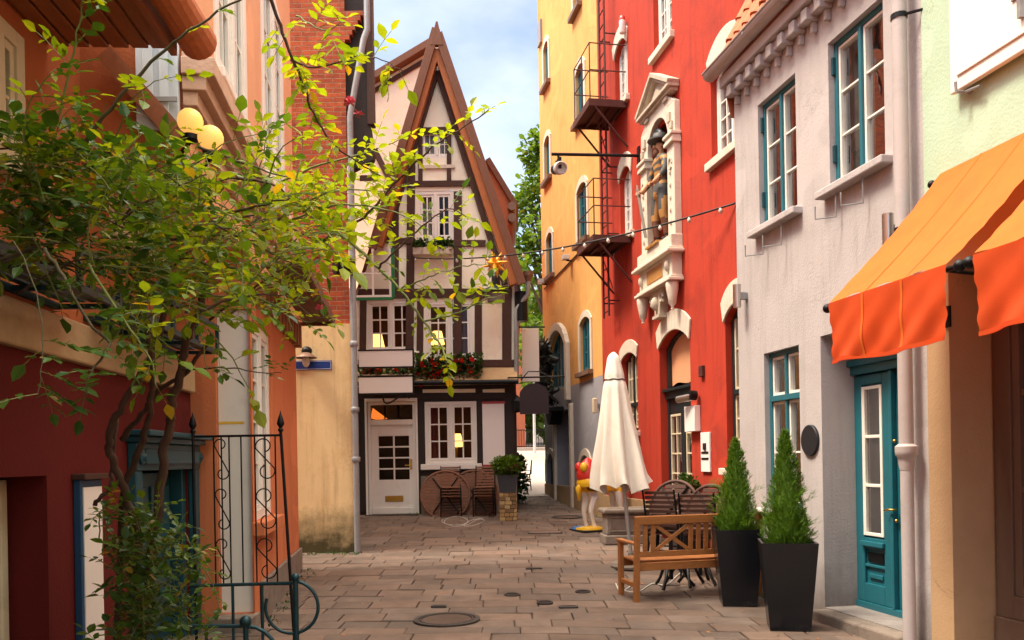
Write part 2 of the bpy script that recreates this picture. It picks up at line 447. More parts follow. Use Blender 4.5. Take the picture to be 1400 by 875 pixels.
# brick
def brick(name, c1, c2, mortar, bw=.24, bh=.075, ax=('X', 'Z')):
    t = NT(name)
    sep = t.n('ShaderNodeSeparateXYZ'); t.l(t.tc.outputs['Object'], sep.inputs[0])
    cb = t.n('ShaderNodeCombineXYZ'); t.l(sep.outputs[ax[0]], cb.inputs[0]); t.l(sep.outputs[ax[1]], cb.inputs[1])
    # uneven courses
    nv = t.n('ShaderNodeTexNoise'); t.l(cb.outputs[0], nv.inputs['Vector']); nv.inputs['Scale'].default_value = 3.5
    vm = t.n('ShaderNodeVectorMath', operation='SCALE'); t.l(nv.outputs['Color'], vm.inputs[0]); vm.inputs['Scale'].default_value = .03
    va = t.n('ShaderNodeVectorMath', operation='ADD'); t.l(cb.outputs[0], va.inputs[0]); t.l(vm.outputs[0], va.inputs[1])
    b = t.n('ShaderNodeTexBrick'); t.l(va.outputs[0], b.inputs['Vector'])
    b.inputs['Scale'].default_value = 1; b.inputs['Brick Width'].default_value = bw; b.inputs['Row Height'].default_value = bh
    b.inputs['Mortar Size'].default_value = .007; b.inputs['Mortar Smooth'].default_value = .3; b.inputs['Bias'].default_value = 0
    b.inputs['Color1'].default_value = (*c1, 1); b.inputs['Color2'].default_value = (*c2, 1); b.inputs['Mortar'].default_value = (*mortar, 1)
    n = t.noise(t.mapping(), 7, 6, .7)
    c = t.mix(.75, b.outputs['Color'], t.ramp(n, .25, .8, (.35, .3, .3, 1), (1.35, 1.25, 1.2, 1)), 'MULTIPLY')
    t.l(c, t.b.inputs['Base Color']); t.b.inputs['Roughness'].default_value = .9
    h = t.math('SUBTRACT', t.math('MULTIPLY', t.noise(t.mapping(), 40, 3), .35), b.outputs['Fac'])
    t.bump(h, .7, .02); MAT[name] = t.m
brick('brick_red', (.50, .10, .028), (.32, .055, .02), (.36, .20, .11))
brick('brick_pale', (.45, .15, .08), (.38, .12, .06), (.45, .3, .22))
brick('pillar_stone', (.36, .22, .09), (.22, .13, .05), (.09, .065, .04), .17, .09)
# glass: clear pane that mirrors the sky at grazing angles
def glassmat(name, tint=(.8, .82, .82), refl=1.0):
    t = NT(name); t.t.nodes.remove(t.b)
    tr = t.n('ShaderNodeBsdfTransparent'); tr.inputs[0].default_value = (*tint, 1)
    gl = t.n('ShaderNodeBsdfGlossy'); gl.inputs['Roughness'].default_value = .02
    nz = t.noise(t.mapping(), 2.2, 2)
    bp = t.n('ShaderNodeBump'); t.l(nz, bp.inputs['Height']); bp.inputs['Strength'].default_value = .10; bp.inputs['Distance'].default_value = .03
    t.l(bp.outputs[0], gl.inputs['Normal'])
    f = t.n('ShaderNodeFresnel'); f.inputs['IOR'].default_value = 1.5
    k = t.math('MULTIPLY', t.math('ADD', f.outputs[0], .02), (.45*refl))
    mx = t.n('ShaderNodeMixShader'); t.l(k, mx.inputs[0]); t.l(tr.outputs[0], mx.inputs[1]); t.l(gl.outputs[0], mx.inputs[2])
    t.l(mx.outputs[0], t.out.inputs[0]); MAT[name] = t.m
glassmat('glass')
def emit(name, col, st):
    t = NT(name); t.b.inputs['Base Color'].default_value = (*sc3(col, .8), 1)
    t.b.inputs['Emission Color'].default_value = (*col, 1); t.b.inputs['Emission Strength'].default_value = st; MAT[name] = t.m
emit('lamp_shade', (1.0, .55, .12), .9)
emit('globe', (1.0, .50, .12), .22)
emit('neon_orange', (1.0, .22, .03), .3)
# leaves: thin, let light through
def leafmat(name, c0, c1, c2=None, trans=.45, rough=.4, spec=.4):
    t = NT(name)
    g = t.n('ShaderNodeNewGeometry')
    c = t.ramp(g.outputs['Random Per Island'], 0.0, 1.0, (*c0, 1), (*c1, 1))
    if c2:
        r = t.math('FRACT', t.math('MULTIPLY', g.outputs['Random Per Island'], 17.31))
        c = t.mix(t.math('GREATER_THAN', r, .962), c, c2)
    c = t.mix(t.noise(t.mapping(), 25, 3), c, t.mix(1, c, (.55, .6, .5), 'MULTIPLY'))
    t.l(c, t.b.inputs['Base Color']); t.b.inputs['Roughness'].default_value = rough; t.b.inputs['Specular IOR Level'].default_value = spec
    tl = t.n('ShaderNodeBsdfTranslucent'); t.l(t.mix(1, c, (1.6, 1.5, .5), 'MULTIPLY'), tl.inputs[0])
    mx = t.n('ShaderNodeMixShader'); mx.inputs[0].default_value = trans
    t.l(t.b.outputs[0], mx.inputs[1]); t.l(tl.outputs[0], mx.inputs[2]); t.l(mx.outputs[0], t.out.inputs[0]); MAT[name] = t.m
leafmat('rose_leaf', (.07, .155, .012), (.18, .26, .014), (.42, .26, .02), .4)
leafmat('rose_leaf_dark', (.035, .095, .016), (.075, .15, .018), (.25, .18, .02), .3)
leafmat('sunlit_leaf', (.20, .29, .012), (.36, .38, .016), (.58, .34, .02), .5)  # leaf with sunlight painted in, over the yellower new growth
leafmat('conifer_leaf', (.06, .145, .008), (.15, .28, .012), None, .3, .6)
leafmat('tree_leaf', (.07, .14, .02), (.17, .26, .03), (.2, .2, .03), .4, .6)
leafmat('ivy_leaf', (.018, .055, .012), (.05, .115, .016), (.14, .2, .02), .3)
leafmat('box_leaf', (.06, .14, .02), (.15, .24, .03), None, .35)
# awning cloth: one cloth, slope painted brighter as lit, valance redder as shaded
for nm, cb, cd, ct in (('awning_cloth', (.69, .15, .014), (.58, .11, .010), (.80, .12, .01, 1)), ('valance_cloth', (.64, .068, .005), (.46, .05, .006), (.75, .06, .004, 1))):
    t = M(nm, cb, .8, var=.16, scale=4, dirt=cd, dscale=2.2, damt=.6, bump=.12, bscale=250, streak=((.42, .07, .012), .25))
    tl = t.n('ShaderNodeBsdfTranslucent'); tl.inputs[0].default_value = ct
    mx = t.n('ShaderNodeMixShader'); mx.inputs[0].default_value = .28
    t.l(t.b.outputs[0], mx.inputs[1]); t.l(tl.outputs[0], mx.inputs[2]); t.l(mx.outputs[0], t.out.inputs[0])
# paving
t = M('paving', (.165, .114, .088), .8, var=.32, scale=5, bump=.8, bscale=110, dirt=(.075, .05, .038), dscale=1.6, dp=(.42, .72), damt=.75, tint=True, spec=.4, bd=.006)
M('joint', (.055, .04, .03), .95, var=.4, scale=9, bump=.6, bscale=60)
M('moss_paving', (.06, .07, .02), .95, var=.4, scale=9, bump=.6, bscale=60)
M('stone_a', (.34, .21, .085), .9, var=.3, scale=12, bump=.5, bscale=40)
M('stone_b', (.20, .125, .06), .9, var=.3, scale=12, bump=.5, bscale=40)
M('stone_c', (.42, .30, .14), .9, var=.3, scale=12, bump=.5, bscale=40)
# ---------------------------------------------------------------- camera, sky, sun
cam = bpy.data.cameras.new('camera'); co = bpy.data.objects.new('camera', cam); COL.objects.link(co)
cam.sensor_width = 36; cam.lens = 36*F0/1400; cam.shift_y = (CY-437.5)/1400; cam.clip_start = .05; cam.clip_end = 2000
co.matrix_world = Matrix(((_c, _s, 0, 0), (0, 0, -1, 0), (-_s, _c, 0, EYE), (0, 0, 0, 1)))
SC.camera = co
SC.view_settings.view_transform = 'Standard'; SC.view_settings.look = 'None'; SC.view_settings.exposure = EXPO; SC.view_settings.gamma = 1
SC.cycles.max_bounces = 8; SC.cycles.transparent_max_bounces = 16; SC.cycles.caustics_reflective = False; SC.cycles.caustics_refractive = False
SC.cycles.sample_clamp_indirect = 6
SUN_DIR = Vector((-.52, -.12, 1.0)).normalized()
elev = math.asin(SUN_DIR.z); azim = math.atan2(SUN_DIR.x, SUN_DIR.y)
w = bpy.data.worlds.new('World'); SC.world = w; w.use_nodes = True; nt = w.node_tree; nt.nodes.clear()
N = nt.nodes.new; L = nt.links.new
wo_ = N('ShaderNodeOutputWorld'); bg = N('ShaderNodeBackground'); sky = N('ShaderNodeTexSky')
sky.sky_type = 'NISHITA'; sky.sun_disc = False; sky.sun_elevation = elev; sky.sun_rotation = azim; sky.air_density = 1.0; sky.dust_density = 1.2; sky.ozone_density = 1
tc = N('ShaderNodeTexCoord'); mp = N('ShaderNodeMapping'); mp.inputs['Scale'].default_value = (1.6, 1.6, 3.4); mp.inputs['Location'].default_value = (3.1, .4, .2)
nz = N('ShaderNodeTexNoise'); nz.inputs['Scale'].default_value = 1.7; nz.inputs['Detail'].default_value = 6; nz.inputs['Roughness'].default_value = .5
rp = N('ShaderNodeValToRGB'); rp.color_ramp.elements[0].position = .34; rp.color_ramp.elements[1].position = .68
L(tc.outputs['Generated'], mp.inputs[0]); L(mp.outputs[0], nz.inputs['Vector']); L(nz.outputs['Fac'], rp.inputs[0])
mx = N('ShaderNodeMix'); mx.data_type = 'RGBA'; L(rp.outputs[0], mx.inputs[0]); L(sky.outputs[0], mx.inputs[6]); mx.inputs[7].default_value = VEIL_AND_ADDED_CLOUD
# thin veils low over the roofs, bright unseen cloud added overhead as top light
sx = N('ShaderNodeSeparateXYZ'); L(tc.outputs['Generated'], sx.inputs[0])
mr = N('ShaderNodeMapRange'); L(sx.outputs['Z'], mr.inputs[0]); mr.inputs[1].default_value = .50; mr.inputs[2].default_value = .85
m1 = N('ShaderNodeMath'); m1.operation = 'MULTIPLY'; L(rp.outputs[0], m1.inputs[0]); m1.inputs[1].default_value = .16
m2 = N('ShaderNodeMath'); m2.operation = 'MAXIMUM'; L(m1.outputs[0], m2.inputs[0]); L(mr.outputs[0], m2.inputs[1]); L(m2.outputs[0], mx.inputs[0])
L(mx.outputs[2], bg.inputs[0]); bg.inputs[1].default_value = SKYS; L(bg.outputs[0], wo_.inputs[0])
sl = bpy.data.lights.new('sun', 'SUN'); sl.energy = SUNS; sl.angle = RAD(15); sl.color = (1.0, .88, .70)
so = bpy.data.objects.new('sun', sl); COL.objects.link(so); so.rotation_euler = SUN_DIR.to_track_quat('Z', 'Y').to_euler()
# ---------------------------------------------------------------- ground
m = MB()
xs = [-60, -20, -8, -5, -4, -3, -2, -1, 0, 1, 2, 3, 4, 5, 8, 20, 60]; ys = [-20, -5, 0, 2, 4, 6, 7, 8] + [8+.5*i for i in range(1, 30)] + [23.5, 26, 30, 34, 38, 42, 46, 60, 120, 400]
for i in range(len(xs)-1):
    for j in range(len(ys)-1):
        m.q(*[(x, y, gz(x, y)-.012) for x, y in ((xs[i], ys[j]), (xs[i+1], ys[j]), (xs[i+1], ys[j+1]), (xs[i], ys[j+1]))])
o = m.build('ground', MAT['joint'], sm=180); tag(o, kind='structure')
# paving slabs: rows across the alley, every slab a slightly uneven block
m = MB(); m.cols = []
def warp(a, b):
    return a, b - .20*max(0, a-.2)**1.25 + .05*math.sin(a*.9+b*.5)
y = 3.2; r2 = random.Random(11)
while y < 22.6:
    dy = r2.choice([.34, .38, .42, .30, .36]); x = -5.2 + r2.uniform(-.4, 0)
    while x < 5.2:
        dx = r2.choice([.36, .45, .52, .6, .72, .40]); g = .006
        dh = r2.uniform(-.006, .006); t1 = r2.uniform(-.004, .004); t2 = r2.uniform(-.003, .003)
        k = r2.uniform(.78, 1.18); w3 = r2.uniform(-.06, .06); colr = (k*(1+w3), k, k*(1-w3*.8))
        jx = [r2.uniform(-.006, .006) for _ in range(8)]
        P = []
        cn = [(x+g+jx[0], y+g+jx[1]), (x+dx-g+jx[2], y+g+jx[3]), (x+dx-g+jx[4], y+dy-g+jx[5]), (x+g+jx[6], y+dy-g+jx[7])]
        top = []; bot = []
        for (a, b), (sx, sy) in zip(cn, ((-1, -1), (1, -1), (1, 1), (-1, 1))):
            X, Y = warp(a, b); z = gz(X, Y) + .008 + dh + t1*sx + t2*sy
            X2, Y2 = warp(a - sx*.008, b - sy*.008)
            top.append(Vector((X2, Y2, z))); bot.append((Vector((X, Y, z-.006)), Vector((X, Y, z-.035))))
        m.q(*top); m.cols.append(colr)
        for i in range(4):
            j = (i+1) % 4
            m.q(bot[i][0], bot[j][0], top[j], top[i]); m.cols.append(colr)
            m.q(bot[i][1], bot[j][1], bot[j][0], bot[i][0]); m.cols.append(colr)
        x += dx
    y += dy
o = m.build('paving', MAT['paving'], norec=True); tag(o, kind='structure')
# square beyond the passage
m = MB()
for j in range(18):
    ya, yb = 22.4+j*1.5, 22.4+(j+1)*1.5
    for i in range(14):
        xa, xb = -12+i*2, -10+i*2
        m.q(*[(x, y, gz(x, y)+.022) for x, y in ((xa, ya), (xb, ya), (xb, yb), (xa, yb))])
o = m.build('square', MAT['sand_pave'], sm=180); tag(o, kind='structure')
# fallen leaves
m = MB(); r2 = random.Random(3)
for i in range(260):
    x, y = r2.uniform(-3.2, 3.4), r2.uniform(6.0, 18.5)
    if r2.random() < .5: x = r2.uniform(-2.8, -1.2) if r2.random() < .6 else r2.uniform(1.6, 3.0)
    s = r2.uniform(.012, .03); a = r2.uniform(0, 6.28); z = gz(x, y)+.016
    c, d = math.cos(a)*s, math.sin(a)*s
    m.q((x-c, y-d, z+.004), (x+d*.5, y-c*.5, z+r2.uniform(.002, .012)), (x+c, y+d, z+r2.uniform(.002, .014)), (x-d*.5, y+c*.5, z+.004))
o = m.build('fallen_leaves', MAT['leaf_litter'], norec=True); tag(o, 'small scattered brown fallen leaves lying on the paving slabs', 'fallen leaves', kind='stuff')
# covers in the paving
def onp(px, py):
    r = ray(px, py)
    d = 5.0
    for _ in range(60):
        d = (EYE - gz(r.x*d, d))/(-r.z)*.5 + d*.5
    return Vector((r.x*d, d, gz(r.x*d, d)))
def cover(px, py, rx, ry, label, kind='round'):
    p = onp(px, py)
    t = thing('manhole_cover' if kind == 'round' else 'drain_cover', label, 'manhole cover' if kind == 'round' else 'drain cover', p)
    sl_ = math.atan(gz(p.x, p.y+.3)/.6 - gz(p.x, p.y-.3)/.6)
    T = Matrix.Rotation(sl_, 4, 'X')
    h = .026
    if kind == 'round':
        f = MB(); f.lathe([(rx, h-.02), (rx, h), (rx*.86, h), (rx*.86, h-.02)], (0, 0, 0), 40, M=T); f.lathe([(rx*.82, h-.02), (rx*.82, h-.001), (rx*.76, h-.001), (rx*.76, h-.02)], (0, 0, 0), 40, M=T)
        f.build('rim', MAT['iron_cover'], t, local=True)
        q = MB(); q.lathe([(.001, h-.006), (rx*.74, h-.006)], (0, 0, 0), 40, M=T); q.build('lid', MAT['paving_lid' if rx > .25 else 'iron_cover'], t, local=True)
    else:
        f = MB()
        for s1 in (-1, 1):
            f.hexa([T @ Vector(v) for v in ((-rx, s1*ry-.012, 0), (rx, s1*ry-.012, 0), (rx, s1*ry+.012, 0), (-rx, s1*ry+.012, 0), (-rx, s1*ry-.012, h), (rx, s1*ry-.012, h), (rx, s1*ry+.012, h), (-rx, s1*ry+.012, h))])
            f.hexa([T @ Vector(v) for v in ((s1*rx-.012, -ry, 0), (s1*rx+.012, -ry, 0), (s1*rx+.012, ry, 0), (s1*rx-.012, ry, 0), (s1*rx-.012, -ry, h+.001), (s1*rx+.012, -ry, h+.001), (s1*rx+.012, ry, h+.001), (s1*rx-.012, ry, h+.001))])
        f.build('rim', MAT['iron_cover'], t, local=True)
        q = MB(); q.q(*[T @ Vector(v) for v in ((-rx, -ry, h-.004), (rx, -ry, h-.004), (rx, ry, h-.004), (-rx, ry, h-.004))]); q.build('lid', MAT['paving_lid' if rx > .2 else 'iron_cover'], t, local=True, norec=True)
M('paving_lid', (.20, .135, .105), .85, var=.25, scale=3, bump=.6, bscale=120, dirt=(.1, .065, .05), dscale=2)
cover(611, 849, .33, .33, 'large round manhole cover with a dark iron rim in the near paving')
cover(775, 708, .33, .33, 'round manhole cover far off near the dark passage doorway')
cover(700, 815, .09, .09, 'small round iron cap in the paving nearest the patch of small cobbles')
cover(745, 826, .09, .09, 'small round iron cap in the paving, lowest and nearest of the small caps')
cover(797, 811, .09, .09, 'small round iron cap in the paving closest to the wooden bench')
cover(777, 832, .09, .04, 'small rectangular iron cap in the near paving', 'box')
cover(600, 831, .07, .03, 'narrow rectangular drain grate just above the large round cover', 'box')
cover(730, 779, .10, .025, 'flat narrow iron plate in the middle of the paving', 'box')
cover(745, 729, .30, .14, 'thin square iron frame in the paving by the stone pillar', 'box')
# ================================================================ grey house
g1 = FG.hit(1012, 620)[0]; g0 = FG.hit(1271, 620)[0]
house = thing('grey_house', 'pale grey plastered house with teal windows, teal door and dentil cornice', 'house', FG.P((g0+g1)/2, 0, 0))
dr = FG.R(1125, 1233, 470, 848); door_hole = (dr[0], dr[1], .12, FG.hit(1125, 459)[1], .40)
wl = FG.R(1046, 1094, 477, 690); wl = (wl[0], wl[1], 1.02, wl[3])
wa = FG.R(1037, 1089, 118, 303); wb = FG.R(1133, 1209, 28, 236)
zt = (wa[3]+wb[3])/2; zb = (wa[2]+wb[2])/2
wa = (wa[0], wa[1], zb, zt); wb = (wb[0], wb[1], zb, zt)
EAVE = FG.hit(1001, 141)[1] + .02
m = MB(); wall(m, FG, g0, g1, -.3, EAVE+.25, [door_hole, wl+(.13,), wa+(.13,), wb+(.13,)], back=6)
m.build('wall', MAT['grey_plaster'], house)
for r in (wa, wb):
    w = win(house, FG, r, -.11, MAT['teal_paint'], MAT['white_paint'], cols=1, rows=3, fr=.05, ss=.028, bar=.02, sillm=MAT['grey_plaster'], sillz=.075, sillout=.11, room='room', curtain=('curtain_grey', 'b', .42))
    for z in (r[2]+.25, r[3]-.3):
        MB().box(FG, r[1]-.03, r[1]+.012, -.06, -.03, z, z+.16).build('hinge', MAT['dark_teal_paint'], w)
w = win(house, FG, wl, -.11, MAT['teal_paint'], MAT['white_paint'], cols=1, rows=2, fr=.05, ss=.03, bar=.02, trans=FG.hit(1068, 543)[1], top_rows=1, sillm=MAT['white_paint'], sillz=.05, sillout=.08, room='room', curtain=('curtain_grey', 'ab', .2))
# cornice: fascia, dentils
m = MB(); m.box(FG, g0-.02, g1+.03, .0, .10, EAVE+.02, EAVE+.12); m.box(FG, g0-.02, g1+.03, 0, .17, EAVE+.121, EAVE+.25)
m.build('cornice', MAT['grey_plaster'], house, bev=.012)
u = g0+.05
while u < g1:
    MB().box(FG, u, u+.105, .002, .14, EAVE-.02, EAVE+.10).box(FG, u+.03, u+.075, .002, .06, EAVE-.12, EAVE-.0195).build('dentil', MAT['grey_plaster'], house, bev=.008)
    u += .235
# steep roof of pantiles
m = MB(); nrow = 9; pitch = .30; cr_, sr_ = .42, .907
for rw in range(nrow):
    n0 = .16 - rw*pitch*cr_; z0_ = EAVE+.36 + rw*pitch*sr_
    n1_, z1_ = n0-.40*cr_, z0_+.40*sr_
    u = g0-.1
    while u < g1+.04:
        prev = None
        for k in range(7):
            t_ = k/6; uu = u + t_*.21; b_ = .05*math.sin(t_*math.pi*1.35) if t_ < .75 else -.02*math.sin((t_-.75)*4*math.pi)
            j = .010*math.sin(u*37+rw*5)
            a = FG.P(uu, n0+(b_+.035)*sr_, z0_+(b_+.035)*cr_+j); b = FG.P(uu, n1_+b_*sr_, z1_+b_*cr_); c = FG.P(uu, n0+(b_+.012)*sr_, z0_+(b_+.012)*cr_+j)
            if prev: m.q(prev[0], a, b, prev[1]); m.q(prev[2], c, a, prev[0])
            prev = (a, b, c)
        u += .205
e_ = [(.13, EAVE+.30), (.13-2.8*cr_, EAVE+.30+2.8*sr_), (-3.0, EAVE+2.84), (-3.0, EAVE-.2), (.02, EAVE-.2)]
for i in range(2): m.q(FG.P(g0-.1, *e_[i]), FG.P(g1+.05, *e_[i]), FG.P(g1+.05, *e_[i+1]), FG.P(g0-.1, *e_[i+1]))
for uu in (g0-.05, g1+.045): m.q(*[FG.P(uu, *q) for q in e_])
m.build('roof', MAT['terracotta'], house, sm=40)
m = MB(); pts = []
for i in range(9):
    a = math.pi + math.pi*i/8; pts.append((.085*math.cos(a), .085*math.sin(a)))
ga, gb = g0-.3, g1+.16; zg = EAVE+.34; ng = .235
for i in range(8):
    (a, b), (c, d) = pts[i], pts[i+1]
    m.q(FG.P(ga, ng+a, zg+b), FG.P(gb, ng+a, zg+b), FG.P(gb, ng+c, zg+d), FG.P(ga, ng+c, zg+d))
    
b_ = [FG.P(gb, ng+a, zg+b) for a, b in pts]; m.q(*b_)
for uu in (g0+.8, g0+1.7, g0+2.4):
    for i in range(8):
        (a, b), (c, d) = pts[i], pts[i+1]
        m.q(FG.P(uu, ng+a*1.09, zg+b*1.09), FG.P(uu+.04, ng+a*1.09, zg+b*1.09), FG.P(uu+.04, ng+c*1.09, zg+d*1.09), FG.P(uu, ng+c*1.09, zg+d*1.09))
m.tube([FG.P(ga, ng+.088, zg+.004), FG.P(gb, ng+.088, zg+.004)], .012, 6)
m.build('gutter', MAT['pipe_grey'], house, sm=50)
# front door in its recess
dz0, dz1 = door_hole[2], door_hole[3]; du0, du1 = door_hole[0], door_hole[1]
nD = -.40
dl = FG.hit(1172, 700, nD+.02)[0]; df = du0-.1
door = MB(); F = FG
door.box(F, df, dl, nD-.06, nD+.02, dz0+.06, dz1-.38)
# frame around
door.box(F, dl, dl+.05, nD-.06, nD+.06, dz0, dz1-.02); door.box(F, df, dl, nD-.06, nD+.09, dz1-.38, dz1-.30); door.box(F, df, dl+.05, nD-.06, nD+.13, dz1-.30, dz1-.24); door.box(F, df, dl, nD-.06, nD+.03, dz1-.24, dz1-.02)
door.box(F, df, dl+.05, nD-.06, nD+.07, dz0-.02, dz0+.06)
do = door.build('door', MAT['teal_paint'], house, bev=.006)
cu = FG.hit(1198, 700, nD+.02)[0]; hw = .155
st = MB()     # stiles standing proud of the panels
gl0, gl1 = FG.hit(1198, 733, nD+.02)[1], FG.hit(1198, 527, nD+.02)[1]
st.box(F, cu+hw, dl-.01, nD+.022, nD+.05, dz0+.061, dz1-.39); st.box(F, cu-hw-.13, cu-hw, nD+.022, nD+.05, dz0+.061, dz1-.39)
st.box(F, cu-hw, cu+hw, nD+.022, nD+.05, gl1+.02, dz1-.39); st.box(F, cu-hw, cu+hw, nD+.022, nD+.05, gl0-.12, gl0-.02); st.box(F, cu-hw, cu+hw, nD+.022, nD+.05, dz0+.061, dz0+.24)
st.box(F, cu-hw-.02, cu+hw+.02, nD+.05, nD+.085, gl0-.10, gl0-.05)
st.box(F, cu-hw+.05, cu+hw-.05, nD+.022, nD+.04, dz0+.29, gl0-.36)
st.box(F, cu-hw, cu+hw, nD+.022, nD+.045, gl0-.30, gl0-.27)
st.box(F, cu-hw-.17, cu-hw-.131, nD+.022, nD+.075, dz0+.061, dz1-.39)
st.build('door_panels', MAT['teal_paint'], do, bev=.008)
gs = MB(); gs.box(F, cu-hw, cu-hw+.035, nD+.022, nD+.055, gl0, gl1); gs.box(F, cu+hw-.045, cu+hw, nD+.022, nD+.055, gl0, gl1)
for k in range(4):
    z = gl0 + (gl1-gl0-.03)*k/3; gs.box(F, cu-hw+.035, cu+hw-.045, nD+.022, nD+.052, z, z+.03)
gs.build('glazing_bars', MAT['white_paint'], do, bev=.004)
gp = MB(); gp.q(F.P(cu-hw, nD+.027, gl0), F.P(cu+hw, nD+.028, gl0), F.P(cu+hw, nD+.027, gl1), F.P(cu-hw, nD+.029, gl1)); gp.build('pane', MAT['glass'], do, norec=True)
gp = MB(); gp.q(F.P(cu-hw, nD+.0225, gl0), F.P(cu+hw, nD+.0225, gl0), F.P(cu+hw, nD+.0225, gl1), F.P(cu-hw, nD+.0225, gl1)); gp.build('room', MAT['room'], do, norec=True)
lb = MB(); lb.box(F, cu-.12, cu+.12, nD+.022, nD+.034, gl0-.25, gl0-.16); lb.build('letterbox', MAT['black_iron'], do)
hd = MB(); hu = FG.hit(1226, 697, nD+.05)[0]; hz = FG.hit(1226, 697, nD+.05)[1]
hd.tube([F.P(hu, nD+.05, hz), F.P(hu, nD+.10, hz), F.P(hu+.05, nD+.105, hz), F.P(hu+.11, nD+.10, hz-.01)], .010, 8); hd.ball(F.P(hu, nD+.055, hz-.1), .018, 8); hd.ball(F.P(hu, nD+.06, hz+.62), .018, 8)
hd.build('handle', MAT['brass'], do, sm=180)
sp = MB(); sp.box(F, du0-.15, du1-.02, -.40, .16, -.1, .11); sp.build('doorstep', MAT['weathered_stone'], house, bev=.02)
# bent-wire brackets under the sills
for r, sgn in ((wa, 'far'), (wb, 'near')):
    for t_ in (.22, .72):
        u = r[1]-(r[1]-r[0])*t_; m = MB(); z = r[2]-.11
        m.tube([F.P(u, .06, z+.02), F.P(u, .06, z-.20), F.P(u+.05, .24, z-.215), F.P(u+.05, .24, z-.10)], .008, 6, cap=True)
        o = m.build('sill_bracket', MAT['zinc'], None, org=F.P(u, 0, z-.2), sm=50)
        tag(o, '%s thin bent wire bracket below the %s upper teal window of the grey house' % ('left' if t_ < .5 else 'right', 'left' if sgn == 'far' else 'right'), 'bracket', 'wire flower box brackets below the teal windows')
# downpipe
m = MB(); pu = FG.hit(1254, 400)[0]; zc = FG.hit(1262, 622)[1]
m.tube([F.P(pu, .12, EAVE+.35), F.P(pu, .12, zc+.06)], .056, 16); m.lathe([(.052, -.12), (.062, -.06), (.066, -.02), (.082, 0), (.086, .03), (.086, .07), (.06, .09)], F.P(pu, .12, zc), 16)
m.tube([F.P(pu, .12, zc), F.P(pu, .12, 0)], .050, 16)
o = m.build('downpipe', MAT['pipe_grey'], None, org=F.P(pu, .12, 0), sm=50); tag(o, 'thick grey downpipe with a collar at the edge of the grey house', 'downpipe')
for z in (EAVE-.7, EAVE-2.4):
    MB().lathe([(.063, -.02), (.063, .02)], F.P(pu, .12, z), 16).tube([F.P(pu-.05, .10, z), F.P(pu-.14, 0, z)], .012, 6).build('pipe_clip', MAT['black_iron'], o, sm=50)
# wall lamps: two steel cylinders
def cyl_lamp(px, py, F, label, r=.045, h=.26):
    u, z = F.hit(px, py)
    t = thing('wall_lamp', label, 'lamp', F.P(u, 0, z), 'steel cylinder wall lamps')
    MB().lathe([(r*.8, -h/2), (r, -h/2), (r, h/2), (r*.8, h/2)], F.P(u, .12, z), 18).build('cylinder', MAT['steel'], t, sm=40)
    MB().box(F, u-.03, u+.03, 0, .09, z-.04, z+.04).build('mount', MAT['zinc'], t, bev=.004)
cyl_lamp(1232, 315, FG, 'steel cylinder wall lamp beside the grey downpipe above the awning')
cyl_lamp(1021, 405, FG, 'steel cylinder wall lamp on the far corner of the grey house')
u, z = FG.hit(1109, 602)
o = MB().lathe([(.155, 0), (.155, .022), (.148, .028), (.001, .028)], (0, 0, 0), 40, M=FG.n.to_track_quat('Z', 'Y').to_matrix().to_4x4()).build('wall_plaque', MAT['plaque_black'], None, sm=40)
o.location = FG.P(u, .0, z); WL[o.name] = o.location.copy(); tag(o, 'round black blank plaque on the grey house wall', 'plaque')
# ================================================================ pale green house
gh = thing('pale_green_house', 'pale green house with white shutter, tan shop front below the awnings', 'house', FG.P(5.2, 0, 0))
zlow = FG.hit(1280, 300)[1]+.05
ru0, ru1 = 4.1, FG.hit(1302, 600)[0]
m = MB(); F2 = FG.off(.012)
wall(m, F2, -7, g0-.004, zlow, 9.0, [], back=5.5); m.build('wall', MAT['green_plaster'], gh)
m = MB(); wall(m, F2, -7, g0-.004, -.3, zlow-.002, [(ru0, ru1, -.25, zlow-.45, .42)], back=5.5); m.build('shop_front', MAT['tan_plaster'], gh)
win(gh, F2, (ru0, ru1-.02, .35, zlow-.46), -.40, MAT['brown_paint'], cols=1, rows=3, leaves=2, fr=.17, ss=.07, bar=.05, room='room')
MB().box(F2, ru0, ru1-.02, -.42, -.33, -.2, .348).build('stall_riser', MAT['brown_paint'], gh, bev=.01)
s0, s1 = FG.hit(1312, 60)[0], FG.hit(1312, 60)[0]-.95
zs = FG.hit(1318, 128)[1]
sh = MB(); sh.box(F2, s1, s0, .03, .075, zs, zs+1.9); so_ = sh.build('shutter', MAT['blue_white_paint'], gh, bev=.008)
so_.data.materials[0] = MAT['white_paint']
sp = MB(); sp.box(F2, s1+.08, s0-.08, .076, .088, zs+.10, zs+1.75); sp.build('shutter_panel', MAT['white_paint'], so_, bev=.006)
hk = MB(); k = s0-.12; hk.tube([F2.P(k, 0, zs-.03), F2.P(k, .12, zs-.03), F2.P(k, .125, zs+.04)], .012, 6); hk.tube([F2.P(k, .05, zs-.03), F2.P(k-.16, .06, zs-.055)], .010, 6)
hk.build('shutter_catch', MAT['zinc'], so_, sm=40); hk = MB(); hk.box(F2, s0-.75, s0-.62, .076, .10, zs+.35, zs+.39); hk.box(F2, s0-.72, s0-.69, .09, .12, zs+.2, zs+.5); hk.build('shutter_bolt', MAT['zinc'], so_, sm=40)
